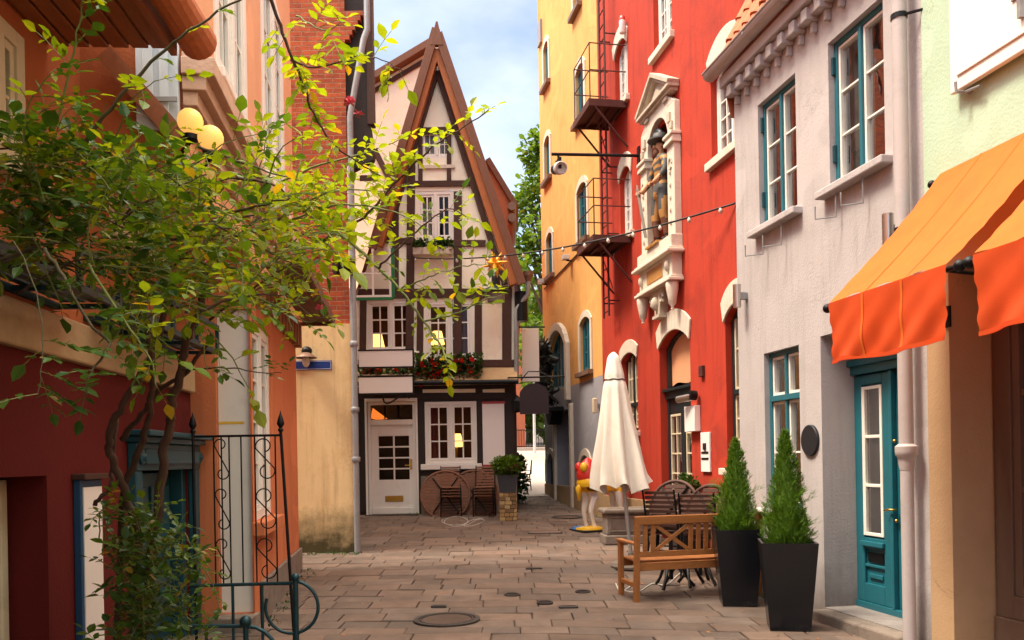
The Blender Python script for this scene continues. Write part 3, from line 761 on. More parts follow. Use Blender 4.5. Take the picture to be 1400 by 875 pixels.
# awnings
def awning(ua, ub, label, k):
    """ua far end, ub near end"""
    t = thing('awning', label, 'awning', FG.P((ua+ub)/2, 0, 2.7), 'orange cloth awnings over the shop front')
    zt_, zb_, pr = 3.72, 2.72, .96
    m = MB(); NU, NV = 90, 20; r3 = random.Random(k)
    ph = r3.uniform(0, 6)
    def pt(i, j):
        a = i/NU; b = j/NV; u = ua + (ub-ua)*a
        sag = -.05*math.sin(math.pi*b)*(1-.4*abs(2*a-1)) + .008*math.sin(a*23+b*5+ph)*b
        edge = .010*math.sin(b*40) if i in (0, NU) else 0
        return F.P(u+edge, .02+(pr-.02)*b, zt_ + (zb_-zt_)*b + sag)
    for i in range(NU):
        for j in range(NV): m.q(pt(i, j), pt(i+1, j), pt(i+1, j+1), pt(i, j+1))
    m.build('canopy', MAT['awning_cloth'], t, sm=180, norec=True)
    m = MB(); NV2 = 24
    def pv(i, j):
        a = i/NU; b = j/NV2; u = ua+(ub-ua)*a
        fold = .022*math.sin(a*11+ph+b*2.2)*b + .006*math.sin(a*29+ph*2-b*3)*b + .012*math.sin((a*4+b*1.6)*6)*b
        e = .006*math.sin(b*26)*(1 if i in (0, NU) else (.5 if i in (1, 2, NU-1, NU-2) else 0))
        return F.P(u+e+(.03*b if a > .5 else -.02*b)*abs(2*a-1), pr+.012+fold, zb_-.005 - .46*b - .012*math.sin(a*7+ph)*b)
    for i in range(NU):
        for j in range(NV2): m.q(pv(i, j), pv(i+1, j), pv(i+1, j+1), pv(i, j+1))
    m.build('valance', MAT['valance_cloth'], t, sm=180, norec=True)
    for fr_ in (.34, .67):      # sewn seams between the cloth panels
        i = int(NU*fr_); m = MB()
        for j in range(NV):
            o_ = Vector((0, 0, .004)); a, b = pt(i, j)+o_, pt(i, j+1)+o_; w_ = F.u*.012; m.q(a-w_, a+w_, b+w_, b-w_)
        for j in range(NV2):
            a, b = pv(i, j)+F.n*.005, pv(i, j+1)+F.n*.005; w_ = F.u*.012; m.q(a-w_, a+w_, b+w_, b-w_)
        m.build('seam', MAT['awning_cloth'], t, sm=180, norec=True)
    m = MB()    # scalloped hem stitching band
    for i in range(NU):
        a, b = pv(i, NV2), pv(i+1, NV2); o_ = F.n*.006
        m.q(a+o_+Vector((0, 0, .028)), b+o_+Vector((0, 0, .028)), b+o_, a+o_)
    m.build('hem', MAT['valance_cloth'], t, sm=180, norec=True)
    m = MB(); m.tube([F.P(ua+.06, pr-.02, zb_-.03), F.P(ub-.06, pr-.02, zb_-.03)], .018, 10)
    m.ball(F.P(ua+.07, pr-.02, zb_-.03), .036, 12); m.ball(F.P(ub-.07, pr-.02, zb_-.03), .036, 12)
    m.build('front_bar', MAT['black_iron'], t, sm=50)
    for u in (ua-.05, ub+.05): MB().tube([F.P(u, .02, 2.62), F.P(u, pr-.03, zb_-.03)], .014, 8).box(F, u-.03, u+.03, .0125, .03, 2.54, 2.7).build('arm', MAT['black_iron'], t, sm=50)
    m = MB(); m.tube([F.P(ua, .05, zt_-.09), F.P(ub, .05, zt_-.09)], .03, 10); m.ball(F.P(ua+.05, .06, zt_-.07), .032, 10); m.build('roller', MAT['black_iron'], t, sm=50)
def awn_u(px, py):
    for k in range(200):
        u = 4.0+k*.02; p = FG.P(u, .96, 2.72)
        dx, dz = p.x/p.y, (p.z-EYE)/p.y
        x = CX + F0*(dx*_c - dz*_s)
        if x < px: return u
    return 7.5
F = FG
awning(awn_u(1137, 435), awn_u(1297, 388), 'orange cloth awning above the teal door, the whole one left of the other', 5)
awning(awn_u(1335, 378), awn_u(1335, 378)-1.5, 'orange cloth awning cut off by the right edge of the photo', 9)
# ================================================================ red house
F = FRD
r0 = F.hit(1012, 620)[0]-.9; r1 = F.hit(824, 500)[0]
rh = thing('red_house', 'tall red plastered house with pale arched window heads', 'house', F.P((r0+r1)/2, 0, .1))
HR = 13.5
def aw(xl, xr, yt, yb, rise=.12, depth=.22):
    r = F.R(xl, xr, yt, yb); return r + (depth, rise)
W1 = aw(972, 1016, 68, 205, .20); W2 = aw(993, 1030, 412, 640, .22); W3 = aw(851, 872, 482, 590, .14)
W4 = aw(841, 858, 55, 142, .2); W5 = aw(848, 864, 228, 322, .2); W6 = aw(893, 918, -70, 62, .2)
# door with fanlight
dR = F.R(903, 945, 450, 690); dzt = dR[3]; dR = (dR[0], dR[1], gz(0, 13)+.05, dzt, .26, .24)
niche = F.R(893, 922, 168, 336); NZ0, NZ1 = niche[2], niche[3]
nich_h = (niche[0], niche[1], NZ0, NZ1, .32, (niche[1]-niche[0])*.5)
holes = [W1, W2, W3, W4, W5, W6, dR, nich_h]
# ochre/red boundary keeps whole openings inside the wall
m = MB(); wall(m, F, r0, r1, -.3, HR, holes, back=6.0); m.build('wall', MAT['red_plaster'], rh)
for r, th in ((W1, .42), (W2, .40), (W3, .30), (W4, .34), (W5, .34), (dR, .42)):
    m = MB(); lintel_arch(m, F, r[0]-.02, r[1]+.02, r[3]-r[5], r[5], th, .002, .035); m.build('arch_stone', MAT['white_stone'], rh, bev=.008)
for r in (W1, W4, W5, W6):
    win(rh, F, r[:4], -.14, MAT['white_paint'], cols=2, rows=5, leaves=2, fr=.05, ss=.03, bar=.022, rise=r[5], sillm=MAT['white_stone'], sillz=.12, sillout=.08, room='grey_room')
for r, tr in ((W2, 535), (W3, 553)):
    win(rh, F, r[:4], -.14, MAT['black_green_paint'], MAT['cream_paint'], cols=2, rows=3, leaves=2, fr=.06, ss=.035, bar=.025, rise=r[5], trans=F.hit((1005 if r is W2 else 862), tr)[1], top_rows=2, room='grey_room', sillm=MAT['white_stone'], sillz=.1)
# W6 sill and pediment niche follow; the glazed double door
nD = -.18; u0, u1, z0, z1 = dR[:4]; ztr = F.hit(923, 534)[1]
m = MB(); m.box(F, u0, u0+.07, nD-.05, nD+.05, z0, z1-dR[5]); m.box(F, u1-.07, u1, nD-.05, nD+.05, z0, z1-dR[5])
m.box(F, u0, u1, nD-.05, nD+.09, ztr-.10, ztr+.02); m.box(F, u0-.03, u1+.03, nD+.05, nD+.14, ztr+.02, ztr+.07); m.box(F, u0+.07, u1-.07, nD-.05, nD+.03, ztr-.34, ztr-.10)
lo = segarc(u0+.05, u1-.05, z1-dR[5]-.05, dR[5], 10); hi = segarc(u0, u1, z1-dR[5]+.02, dR[5], 10)
for i in range(10): m.prism(F, [lo[i], lo[i+1], hi[i+1], hi[i]], nD-.045, nD+.045)
m.box(F, (u0+u1)/2-.07, (u0+u1)/2+.07, nD-.05, nD+.055, z0, ztr-.34)
dd = m.build('door', MAT['black_green_paint'], rh, bev=.006)
m = MB(); NU = 12
pts_ = segarc(u0+.06, u1-.06, z1-dR[5]-.04, dR[5], NU)
for i in range(NU):
    a, b = pts_[i], pts_[i+1]; zb_ = ztr+.08+.06
    f0, f1 = .02*math.sin(i*.9), .02*math.sin((i+1)*.9)
    m.q(F.P(a[0], nD-.01+f0*.5, zb_+f0), F.P(b[0], nD-.01+f1*.5, zb_+f1), F.P(b[0], nD-.012, b[1]), F.P(a[0], nD-.012, a[1]))
m.build('fanlight_cloth', MAT['cloth_peach'], dd, sm=180, norec=True)
for a, b in ((u0+.08, (u0+u1)/2-.08), ((u0+u1)/2+.08, u1-.08)):
    s_ = MB(); zt_, zb_ = ztr-.36, z0+.45
    s_.box(F, a, a+.035, nD-.02, nD+.03, zb_, zt_); s_.box(F, b-.035, b, nD-.02, nD+.03, zb_, zt_); s_.box(F, a+.035, b-.035, nD-.02, nD+.03, zb_, zb_+.04); s_.box(F, a+.035, b-.035, nD-.02, nD+.03, zt_-.04, zt_)
    s_.box(F, (a+b)/2-.012, (a+b)/2+.012, nD-.01, nD+.026, zb_+.04, zt_-.04)
    for j in range(1, 5): z = zb_+(zt_-zb_)*j/5; s_.box(F, a+.035, b-.035, nD-.01, nD+.024, z-.013, z+.013)
    s_.build('door_leaf', MAT['cream_paint'], dd, bev=.004)
    g_ = MB(); g_.q(F.P(a, nD+.003, zb_), F.P(b, nD+.001, zb_), F.P(b, nD+.004, zt_), F.P(a, nD+.002, zt_)); g_.build('pane', MAT['glass'], dd, norec=True)
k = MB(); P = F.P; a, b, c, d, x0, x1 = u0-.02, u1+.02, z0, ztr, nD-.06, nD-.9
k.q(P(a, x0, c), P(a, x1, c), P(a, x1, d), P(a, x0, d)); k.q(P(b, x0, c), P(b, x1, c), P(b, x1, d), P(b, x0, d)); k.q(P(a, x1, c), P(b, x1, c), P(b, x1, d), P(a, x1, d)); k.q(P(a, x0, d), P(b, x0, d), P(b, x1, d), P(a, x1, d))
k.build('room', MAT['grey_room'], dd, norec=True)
k = MB()
for (px, y0_, y1_, mm) in ((938, 585, 605, 'figure_blue'), (938, 612, 630, 'figure_blue')):
    u, z = F.hit(px, y0_, nD-.02)[0], F.hit(px, y1_, nD-.02)[1]; k.box(F, u-.09, u+.09, nD-.03, nD-.02, z, z+.24)
k.build('notice', MAT['sign_edge'], dd)
# stone plinth at the bottom of the red wall
MB().box(F, dR[1]+.02, r1, 0.002, .05, -.2, gz(0, 14.5)+.62).build('plinth', MAT['beige_stone'], rh, bev=.01)
# wall niche
un = (niche[0]+niche[1])/2; hwN = (niche[1]-niche[0])/2
nz_ = thing('wall_niche', 'pale stone niche with triangular pediment and carved console on the red wall', 'niche', F.P(un, 0, NZ0-1.4))
zs_ = NZ1 - hwN
m = MB()
ow = hwN+.30
for s1 in (-1, 1):
    a, b = sorted((un+s1*(hwN+.005), un+s1*ow)); m.box(F, a, b, .003, .12, NZ0-.02, zs_-.1)
    m.box(F, a-.03, b+.03, .003, .17, zs_-.10, zs_-.04); m.box(F, a-.02, b+.02, .003, .15, zs_-.04, zs_+.02); m.box(F, a-.04, b+.04, .003, .18, zs_+.02, zs_+.07)
ar = segarc(un-hwN, un+hwN, zs_+.07, hwN-.001, 12); zt_ = NZ1+.26
for i in range(12):
    (p, q), (r, t) = ar[i], ar[i+1]; m.prism(F, [(p, q), (r, t), (r, zt_), (p, zt_)], .003, .10)
for s1 in (-1, 1):
    a, b = sorted((un+s1*hwN, un+s1*ow)); m.box(F, a, b, .003, .10, zs_+.071, zs_+.56); m.prism(F, [(un+s1*ow, zs_+.56), (un+s1*hwN, zs_+.56), (un+s1*hwN, zt_)], .003, .10)
m.build('surround', MAT['white_stone'], nz_, bev=.008)
def orn(m): m.build('ornament', MAT['carved_stone'], nz_, sm=45)
for s1 in (-1, 1):    # carved ornaments on spandrels and pilasters
    for (du, dz, w_, h_) in ((hwN+.10, .35, .06, .14), (hwN+.20, .2, .05, .10), (hwN-.05, .70, .09, .05), (hwN-.22, .78, .09, .05)):
        orn(MB().box(F, un+s1*du-w_, un+s1*du+w_, .10, .135, zs_+dz-h_*.5, zs_+dz+h_*.5))
    orn(MB().tube([F.P(un+s1*(hwN+.15+.06*math.cos(a)), .125, zs_-.4+.09*math.sin(a)) for a in [i*.7 for i in range(9)]], .018, 6))
    for k_ in range(5): orn(MB().ball(F.P(un+s1*(hwN+.15), .115, NZ0+.2+k_*.2), .036, 8, (1, .6, 1.5)))
m = MB(); zp = zt_; pw = ow-.06
m.box(F, un-pw, un+pw, .003, .15, zp, zp+.05); m.box(F, un-pw-.04, un+pw+.04, .003, .20, zp+.05, zp+.10)
for s1 in (-1, 1):
    m.beam(F, (un+s1*(pw+.05), zp+.12), (un-s1*.02, zp+.56), .07, .003, .21); m.beam(F, (un+s1*(pw+.01), zp+.07), (un, zp+.48), .05, .003, .16)
m.prism(F, [(un-pw, zp+.10), (un+pw, zp+.10), (un, zp+.5)], .003, .08); m.prism(F, [(un-.3, zp+.15), (un+.3, zp+.15), (un, zp+.33)], .08, .11)
m.build('pediment', MAT['carved_stone'], nz_, bev=.008)
m = MB(); z = NZ0-.02; q = .66
m.box(F, un-ow-.02, un+ow+.02, .003, .20, z-.20, z); m.box(F, un-ow-.05, un+ow+.05, .003, .25, z-.24, z-.20); m.box(F, un-ow-.09, un+ow+.09, .003, .29, z-.29, z-.24)
m.box(F, un-ow+.02, un+ow-.02, .003, .18, z-.64, z-.29); m.box(F, un-ow-.02, un+ow+.02, .003, .22, z-.68, z-.64); m.box(F, un-ow-.05, un+ow+.05, .003, .26, z-.73, z-.68)
m.build('ledge', MAT['white_stone'], nz_, bev=.01)
m = MB(); m.box(F, un-.36, un+.36, .182, .19, z-.58, z-.36); m.build('inscription_panel', MAT['ochre_paint'], nz_)
for s1 in (-1, 1):
    MB().ball(F.P(un+s1*(ow-.16), .19, z-.47), .075, 12, (.8, .7, 1.3)).build('rosette', MAT['carved_stone'], nz_, sm=180)
    MB().lathe([(.03, -.44), (.02, -.40), (.06, -.35), (.075, -.25), (.10, -.12), (.105, -.04), (.09, -.001)], F.P(un+s1*(ow-.09), .15, z-.73), 14).build('corbel', MAT['white_stone'], nz_, sm=60)
m = MB(); zz = z-.731; m.prism(F, [(un-.28, zz), (un+.28, zz), (un+.2, zz-.13), (un+.24, zz-.21), (un+.13, zz-.26), (un+.11, zz-.42), (un-.11, zz-.42), (un-.13, zz-.26), (un-.24, zz-.21), (un-.2, zz-.13)], .003, .15)
for s1 in (-1, 1): m.tube([F.P(un+s1*(.22+.07*math.cos(a)), .15, zz-.16+.07*math.sin(a)) for a in [i*.6 for i in range(10)]], .026, 6)
m.ball(F.P(un, .16, zz-.23), .10, 10, (1, .6, 1.2)); m.box(F, un-.15, un+.15, .003, .18, zz-.47, zz-.422)
m.build('bracket_carving', MAT['carved_stone'], nz_, sm=40)
# small things on the red wall
def on_wall(name, label, cat, F, r, n0, n1, mt, bev=.006, group=None):
    o = MB().box(F, r[0], r[1], n0, n1, r[2], r[3]).build(name, MAT[mt], None, org=F.P((r[0]+r[1])/2, 0, r[2]), bev=bev)
    return tag(o, label, cat, group)
FRn = F
sg = F.R(944, 958, 555, 590); o = on_wall('sign_box', 'small blank white sign box below the black lamp on the red wall', 'sign', F, sg, .004, .10, 'sign_white')
ip = F.R(961, 973, 591, 645)
t = thing('intercom_panel', 'pale metal intercom and letterbox panel on the red wall', 'intercom', F.P(ip[0], 0, ip[2]))
MB().box(F, ip[0], ip[1], .004, .035, ip[2], ip[3]).build('plate', MAT['steel'], t, bev=.004).data.materials[0] = MAT['sign_white']
m = MB(); c_ = (ip[0]+ip[1])/2
m.box(F, c_-.05, c_+.05, .036, .05, ip[3]-.26, ip[3]-.16); m.build('camera', MAT['plaque_black'], t)
for k_ in (.18, .27): MB().box(F, ip[0]+.03, ip[1]-.03, .036, .042, ip[2]+k_, ip[2]+k_+.03).build('letter_slot', MAT['black_iron'], t)
u, z = F.hit(954, 543)
t = thing('wall_lamp', 'black and steel flood lamp above the white sign box', 'lamp', F.P(u, 0, z))
MB().tube([F.P(u-.05, .05, z+.02), F.P(u-.05, .16, z+.03)], .075, 12).build('mount', MAT['black_iron'], t, sm=50)
MB().tube([F.P(u-.05, .12, z), F.P(u+.25, .22, z-.02)], .055, 12).build('tube', MAT['steel'], t, sm=50)
o = on_wall('number_plate', 'small dark relief plate on the red wall right of the door arch', 'plate', F, F.R(959, 964, 500, 515), .004, .05, 'rust_iron')
# bracket arm with projector lamp
u, z = F.hit(874, 213)
t = thing('bracket_lamp', 'projector lamp hanging from a long black arm on the red wall', 'lamp', F.P(u, 0, z))
L_ = 1.62
m = MB(); m.box(F, u-.05, u+.05, 0.003, .03, z-.16, z+.16); m.tube([F.P(u, .03, z), F.P(u, L_, z-.05)], .028, 10); m.build('arm', MAT['black_iron'], t, sm=50)
m = MB(); m.tube([F.P(u, L_-.12, z-.03), F.P(u, L_-.12, z-.14)], .02, 8); m.box(F, u-.10, u+.10, L_-.14, L_-.10, z-.17, z-.13)
for s1 in (-1, 1): m.box(F, u+s1*.10-.008, u+s1*.10+.008, L_-.15, L_-.09, z-.33, z-.13)
m.build('yoke', MAT['black_iron'], t)
c_ = F.P(u, L_-.12, z-.30); q_ = Vector((.25, -1, -.25)).normalized().to_track_quat('Z', 'Y').to_matrix().to_4x4()
MB().lathe([(.06, -.22), (.09, -.20), (.10, .02), (.085, .03)], c_, 16, M=q_).build('housing', MAT['black_iron'], t, sm=50)
MB().lathe([(.105, .02), (.115, .05), (.115, .16), (.10, .17), (.095, .10), (.001, .09)], c_, 18, M=q_).build('lens_hood', MAT['zinc_pale'], t, sm=50)
# ladder and balconies
fe = thing('fire_escape', 'rusty brown fire escape with two small balconies and a wall ladder', 'fire escape', F.P(r1-.2, 0, 4))
def lad(px, py, n): return F.hit(px, py, n)
lu = F.hit(827, 420, .25)[0]; lzb = F.hit(830, 432, .25)[1]; ltop = HR-.5
m = MB()
for s1 in (-.17, .17): m.tube([F.P(lu+s1, .22, lzb), F.P(lu+s1, .22, ltop)], .020, 6)
z = lzb+.1
while z < ltop: m.tube([F.P(lu-.17, .22, z), F.P(lu+.17, .22, z)], .012, 6); z += .28
m.build('ladder', MAT['rust_iron'], fe, sm=50)
z = lzb+.3
while z < ltop:
    for s1 in (-.17, .17): MB().tube([F.P(lu+s1, .22, z), F.P(lu+s1, 0, z)], .014, 6).build('stand_off', MAT['rust_iron'], fe, sm=50)
    z += 1.3
for r, yy in ((W4, 150), (W5, 322)):
    z = r[2]-.10; a, b = r[0]+.05, r[0]+1.15; pr = .72
    m = MB(); m.box(F, a, b, .02, pr, z-.05, z); 
    for k_ in range(4): m.box(F, a+.02, b-.02, .05+k_*.21, .09+k_*.21, z-.10, z-.05)
    m.box(F, a-.02, a+.02, .02, pr, z-.12, z+.01); m.box(F, b-.02, b+.02, .02, pr, z-.12, z+.01); m.box(F, a-.02, b+.02, pr, pr+.03, z-.12, z+.01)
    pl = m.build('balcony', MAT['rust_iron'], fe)
    m = MB()
    for uu in (a, b): m.tube([F.P(uu, pr-.05, z-.08), F.P(uu, .01, z-.85)], .02, 6)
    m.tube([F.P(a, pr-.05, z-.10), F.P(b, .03, z-.75)], .010, 6)
    m.build('strut', MAT['rust_iron'], pl, sm=50)
    m = MB()
    for h in (.55, 1.05): m.tube([F.P(a, .02, z+h), F.P(a, pr, z+h), F.P(b, pr, z+h), F.P(b, .02, z+h)], .012, 6)
    for uu, nn in ((a, pr), (b, pr), ((a+b)/2, pr)): m.tube([F.P(uu, nn, z), F.P(uu, nn, z+1.05)], .012, 6)
    m.build('railing', MAT['rust_iron'], pl, sm=50)
# red emergency lamp beside the top window
u, z = F.hit(857, 33); t = thing('alarm_lamp', 'small white alarm lamp with red cap by the top balcony', 'lamp', F.P(u, .0, z-.15))
MB().lathe([(.05, -.18), (.06, -.16), (.06, .05), (.05, .06)], F.P(u, .09, z), 12).build('body', MAT['sign_white'], t, sm=40); MB().lathe([(.055, .061), (.055, .12), (.03, .15)], F.P(u, .09, z), 12).build('cap', MAT['figure_red'], t, sm=40)
MB().box(F, u-.03, u+.03, .003, .05, z-.12, z).build('mount', MAT['zinc'], t)
# ================================================================ ochre house
y0u = r1+.004; y1u = F.hit(745, 600)[0]
oh = thing('ochre_house', 'tall ochre house with teal windows and grey ground floor', 'house', F.P((y0u+y1u)/2, 0, .4))
HY = 17.0
zdv = F.hit(800, 521)[1]
def yw(xl, xr, yt, yb, rise=.12): return F.R(xl, xr, yt, yb) + (.14, rise)
YW = [yw(788, 799, 88, 164), yw(790, 803, 250, 330), yw(794, 808, 433, 508), yw(744, 750.5, 57, 117), yw(745, 752.5, 186, 246), yw(748, 756, 318, 378), yw(784, 793, -60, 15)]
YB = [yw(748.5, 759, 620, 683, .3), yw(794.5, 809, 622, 690, .3)]; YB = [(b[0], b[1], max(b[2], .45), b[3], .2, .25) for b in YB]
PD = F.R(762, 783, 560, 690); PD = (PD[0], PD[1], .3, PD[3], .45)
AW = yw(752, 778, 452, 540, .5)
AW = (AW[0]+.06, AW[1]-.06, zdv+.02, AW[3], .15, .45)
m = MB(); wall(m, F, y0u, y1u, zdv, HY, YW+[AW], back=7); m.build('upper_wall', MAT['ochre_plaster'], oh)
m = MB(); wall(m, F, y0u, y1u, -.2, zdv-.002, YB+[PD], back=7); m.build('lower_wall', MAT['slate_plaster'], oh)
for r in YW:
    win(oh, F, r[:4], -.10, MAT['teal_paint'], MAT['teal_paint'], cols=1, rows=3, fr=.07, ss=.05, bar=.03, rise=r[5], room='room')
    m = MB(); e = .13
    lo = segarc(r[0], r[1], r[3]-r[5], r[5], 8); hi = segarc(r[0]-e, r[1]+e, r[3]-r[5]+.02, r[5]+e, 8)
    for i in range(8): m.prism(F, [lo[i], lo[i+1], hi[i+1], hi[i]], .002, .03)
    m.box(F, r[0]-e, r[0]-.001, .002, .03, r[2], r[3]-r[5]); m.box(F, r[1]+.001, r[1]+e, .002, .03, r[2], r[3]-r[5]); 
    m.build('surround', MAT['white_stone'], oh)
    MB().box(F, r[0]-.15, r[1]+.15, .002, .12, r[2]-.10, r[2]-.003).build('sill', MAT['copper_pipe'], oh)
for r in YB:
    win(oh, F, r[:4], -.15, MAT['dark_teal_paint'], cols=1, rows=2, fr=.06, rise=r[5], room='room')
    m = MB(); lo = segarc(r[0], r[1], r[3]-r[5], r[5], 8); hi = segarc(r[0]-.13, r[1]+.13, r[3]-r[5]+.02, r[5]+.13, 8)
    for i in range(8): m.prism(F, [lo[i], lo[i+1], hi[i+1], hi[i]], .002, .04)
    m.box(F, r[0]-.13, r[0]-.001, .002, .04, r[3]-r[5]-.5, r[3]-r[5]); m.box(F, r[1]+.001, r[1]+.13, .002, .04, r[3]-r[5]-.5, r[3]-r[5]); m.build('surround', MAT['white_stone'], oh)
m = MB(); m.box(F, PD[0]+.001, PD[1]-.001, -.44, -.38, .3, PD[3]); 
for k_ in range(3): m.box(F, PD[0]+.1, PD[1]-.1, -.379, -.35, .6+k_*.85, 1.3+k_*.85)
m.build('door', MAT['black_green_paint'], oh, bev=.01)
for a_ in (PD[1]+.002, PD[0]-.16): MB().box(F, a_, a_+.158, .002, .09, .2, PD[3]+.1).build('door_pilaster', MAT['white_stone'], oh, bev=.01)
win(oh, F, AW[:4], -.12, MAT['teal_paint'], cols=2, rows=3, rise=AW[5], room='room')
m = MB(); lo = segarc(AW[0], AW[1], AW[3]-AW[5], AW[5], 10); hi = segarc(AW[0]-.2, AW[1]+.2, AW[3]-AW[5], AW[5]+.2, 10)
for i in range(10): m.prism(F, [lo[i], lo[i+1], hi[i+1], hi[i]], .002, .12)
m.box(F, AW[0]-.2, AW[0]-.001, .002, .12, AW[2]-.35, AW[3]-AW[5]); m.box(F, AW[1]+.001, AW[1]+.2, .002, .12, AW[2]-.35, AW[3]-AW[5]); m.build('arch_surround', MAT['white_stone'], oh, bev=.015)
m = MB(); r_ = F.R(737, 741.5, 30, 62); m.box(F, r_[0], r_[1], .002, .06, r_[2], r_[3]); m.build('louvre', MAT['slate_plaster'], oh)
MB().box(F, y0u, y1u, .002, .035, -.2, gz(1, 19)+.55).build('plinth', MAT['beige_stone'], oh, bev=.01)
m = MB(); m.box(F, y0u-.2, y1u+.15, -.1, .35, HY-.25, HY); m.build('eave', MAT['timber_board'], oh)
# bronze sculpture over the doorway: birds and beasts piled on a bracket
t = thing('bronze_sculpture', 'dark bronze sculpture of a cockerel above piled beasts over the ochre doorway', 'sculpture', F.P((AW[0]+AW[1])/2, .35, PD[3]))
uc = (AW[0]+AW[1])/2; m = MB(); zb_ = PD[3]+.1; HT = F.hit(762, 455, .4)[1]-zb_; r3 = random.Random(5)
for k_ in range(30):
    f = k_/30; Mr = Matrix.Rotation(r3.uniform(0, 3), 4, (r3.random(), r3.random(), r3.random()+.01))
    m.ball(F.P(uc+r3.uniform(-.3, .3)*(1-.3*f), .2+r3.uniform(0, .26), zb_+f*HT*.86), r3.uniform(.09, .15), 8, (r3.uniform(.5, .9), r3.uniform(.5, .8), r3.uniform(1.1, 2.2)), M=Mr)
for k_ in range(420):
    c_ = F.P(uc+r3.uniform(-.36, .36), .3+r3.uniform(-.05, .26), zb_+r3.random()*HT*.95); d = Vector((r3.gauss(0, 1), r3.gauss(-.3, 1), r3.gauss(.1, 1))).normalized(); x = d.orthogonal()*.03; s_ = r3.uniform(.07, .15)
    m.q(c_, c_+d*s_*.5+x, c_+d*s_, c_+d*s_*.5-x)
for k_ in range(14):
    f = r3.uniform(0, .85); a = r3.uniform(0, 6); c_ = F.P(uc+r3.uniform(-.25, .25), .38, zb_+f*HT)
    m.tube([c_ + F.u*(.16*math.cos(a+s_*.8))+Vector((0, 0, .17*math.sin(a+s_*.8)))+F.n*(.12*math.sin(s_*.6)) for s_ in range(6)], [.055, .06, .055, .05, .04, .02], 6)
m.build('beasts', MAT['bronze'], t, sm=180)
m = MB(); c_ = F.P(uc-.1, .45, zb_+HT*.9)
m.ball(c_, .18, 10, (1, 1, .9)); m.tube([c_+Vector((0, 0, .05)), c_+F.n*.25+Vector((0, 0, .10)), c_+F.n*.45+Vector((0, 0, .02))], [.14, .09, .015], 8)
for k_ in range(7): a = .3+k_*.38; m.tube([c_+F.n*.02, c_+F.n*(-.0+.26*math.cos(a))+Vector((0, 0, .30*math.sin(a)))], [.06, .012], 6)
m.build('cockerel_head', MAT['bronze'], t, sm=180)
m = MB(); m.tube([F.P(uc+.3, .3, zb_-.05), F.P(uc+.3, .55, zb_+.1), F.P(uc+.2, .66, zb_-.02), F.P(uc+.1, .6, zb_-.14), F.P(uc+.05, .5, zb_-.05)], .03, 6); m.box(F, uc-.42, uc+.42, .003, .38, zb_-.12, zb_-.02); m.prism(F, [(uc-.38, zb_-.121), (uc+.38, zb_-.121), (uc+.1, zb_-.45), (uc-.1, zb_-.45)], .003, .3)
m.build('bracket', MAT['black_iron'], t, sm=50)
# small box lamps on the ochre wall
for px, py, lb in ((782, 352, 'small grey flood lamp on the ochre wall, upper of two'), (748, 385, 'small grey flood lamp on the ochre wall, lower left one')):
    u, z = F.hit(px, py); t = thing('flood_lamp', lb, 'lamp', F.P(u, 0, z), 'flood lamps on the ochre wall')
    MB().box(F, u-.1, u+.1, .08, .24, z-.06, z+.05).build('housing', MAT['zinc_pale'], t, bev=.01); MB().tube([F.P(u, 0, z-.08), F.P(u, .14, z-.07)], .02, 6).build('mount', MAT['black_iron'], t)
m = MB(); a = F.hit(745, 395); b = F.hit(815, 322); m.tube([F.P(a[0], .02, a[1]), F.P(b[0], .02, b[1])], .018, 6); o = m.build('wall_cable', MAT['cable_black'], None, org=F.P(b[0], 0, b[1])); tag(o, 'dark cable running slantwise up the ochre wall to the balcony', 'cable')
u, z = F.hit(820, 552); t = thing('wall_lantern', 'small pale wall lamp on the grey lower part of the ochre house', 'lamp', F.P(u, 0, z))
MB().box(F, u-.06, u+.06, .06, .16, z-.2, z+.12).build('shade', MAT['cream_paint'], t, bev=.02); MB().box(F, u-.04, u+.04, .002, .06, z-.1, z).build('mount', MAT['zinc'], t)
# ================================================================ dark red house (left foreground)
F = FL
U1 = F.hit(262, 640)[0]
dh = thing('dark_red_house', 'dark red house in shade on the left with teal door and beige band', 'house', F.P(5.6, 0, 0))
bz0, bz1 = 2.28, 2.55
rc = F.R(-90, 66, 655, 900); rec = (rc[0], rc[1], -.25, 1.55, .36)
td = (F.hit(183, 640)[0], F.hit(256, 640)[0], -.25, 1.66, .20)
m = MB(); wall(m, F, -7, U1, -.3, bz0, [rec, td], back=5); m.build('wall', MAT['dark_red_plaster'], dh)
m = MB(); m.box(F, -7, U1, -.2, .05, bz0+.001, bz1); m.build('stone_band', MAT['beige_stone'], dh, bev=.015)
ua = F.R(-40, 34, -60, 178); ub = F.R(147, 206, 88, 222)
w1 = (ua[0], ua[1], 3.3, 4.12, .12); w2 = (ub[0], ub[1], 3.35, 4.6, .12)
m = MB(); wall(m, F, -7, U1-.9, bz1+.001, 5.0, [w1, w2], back=5); m.build('upper_wall', MAT['rust_plaster'], dh)
for r in (w1, w2): win(dh, F, r[:4], -.05, MAT['cream_paint'], cols=1, rows=2, fr=.09, ss=.05, sillm=MAT['cream_paint'], room='room', curtain=('curtain_white', 'a', .3))
m = MB(); # recess door (pale)
m.box(F, rec[0]+.02, rec[1]-.02, -.36, -.30, -.25, 1.52); m.box(F, rec[1]-.10, rec[1]-.02, -.30, -.22, -.25, 1.53); m.box(F, rec[0]+.25, rec[1]-.2, -.30, -.275, .1, 1.3)
m.build('pale_door', MAT['cream_paint'], dh, bev=.01)
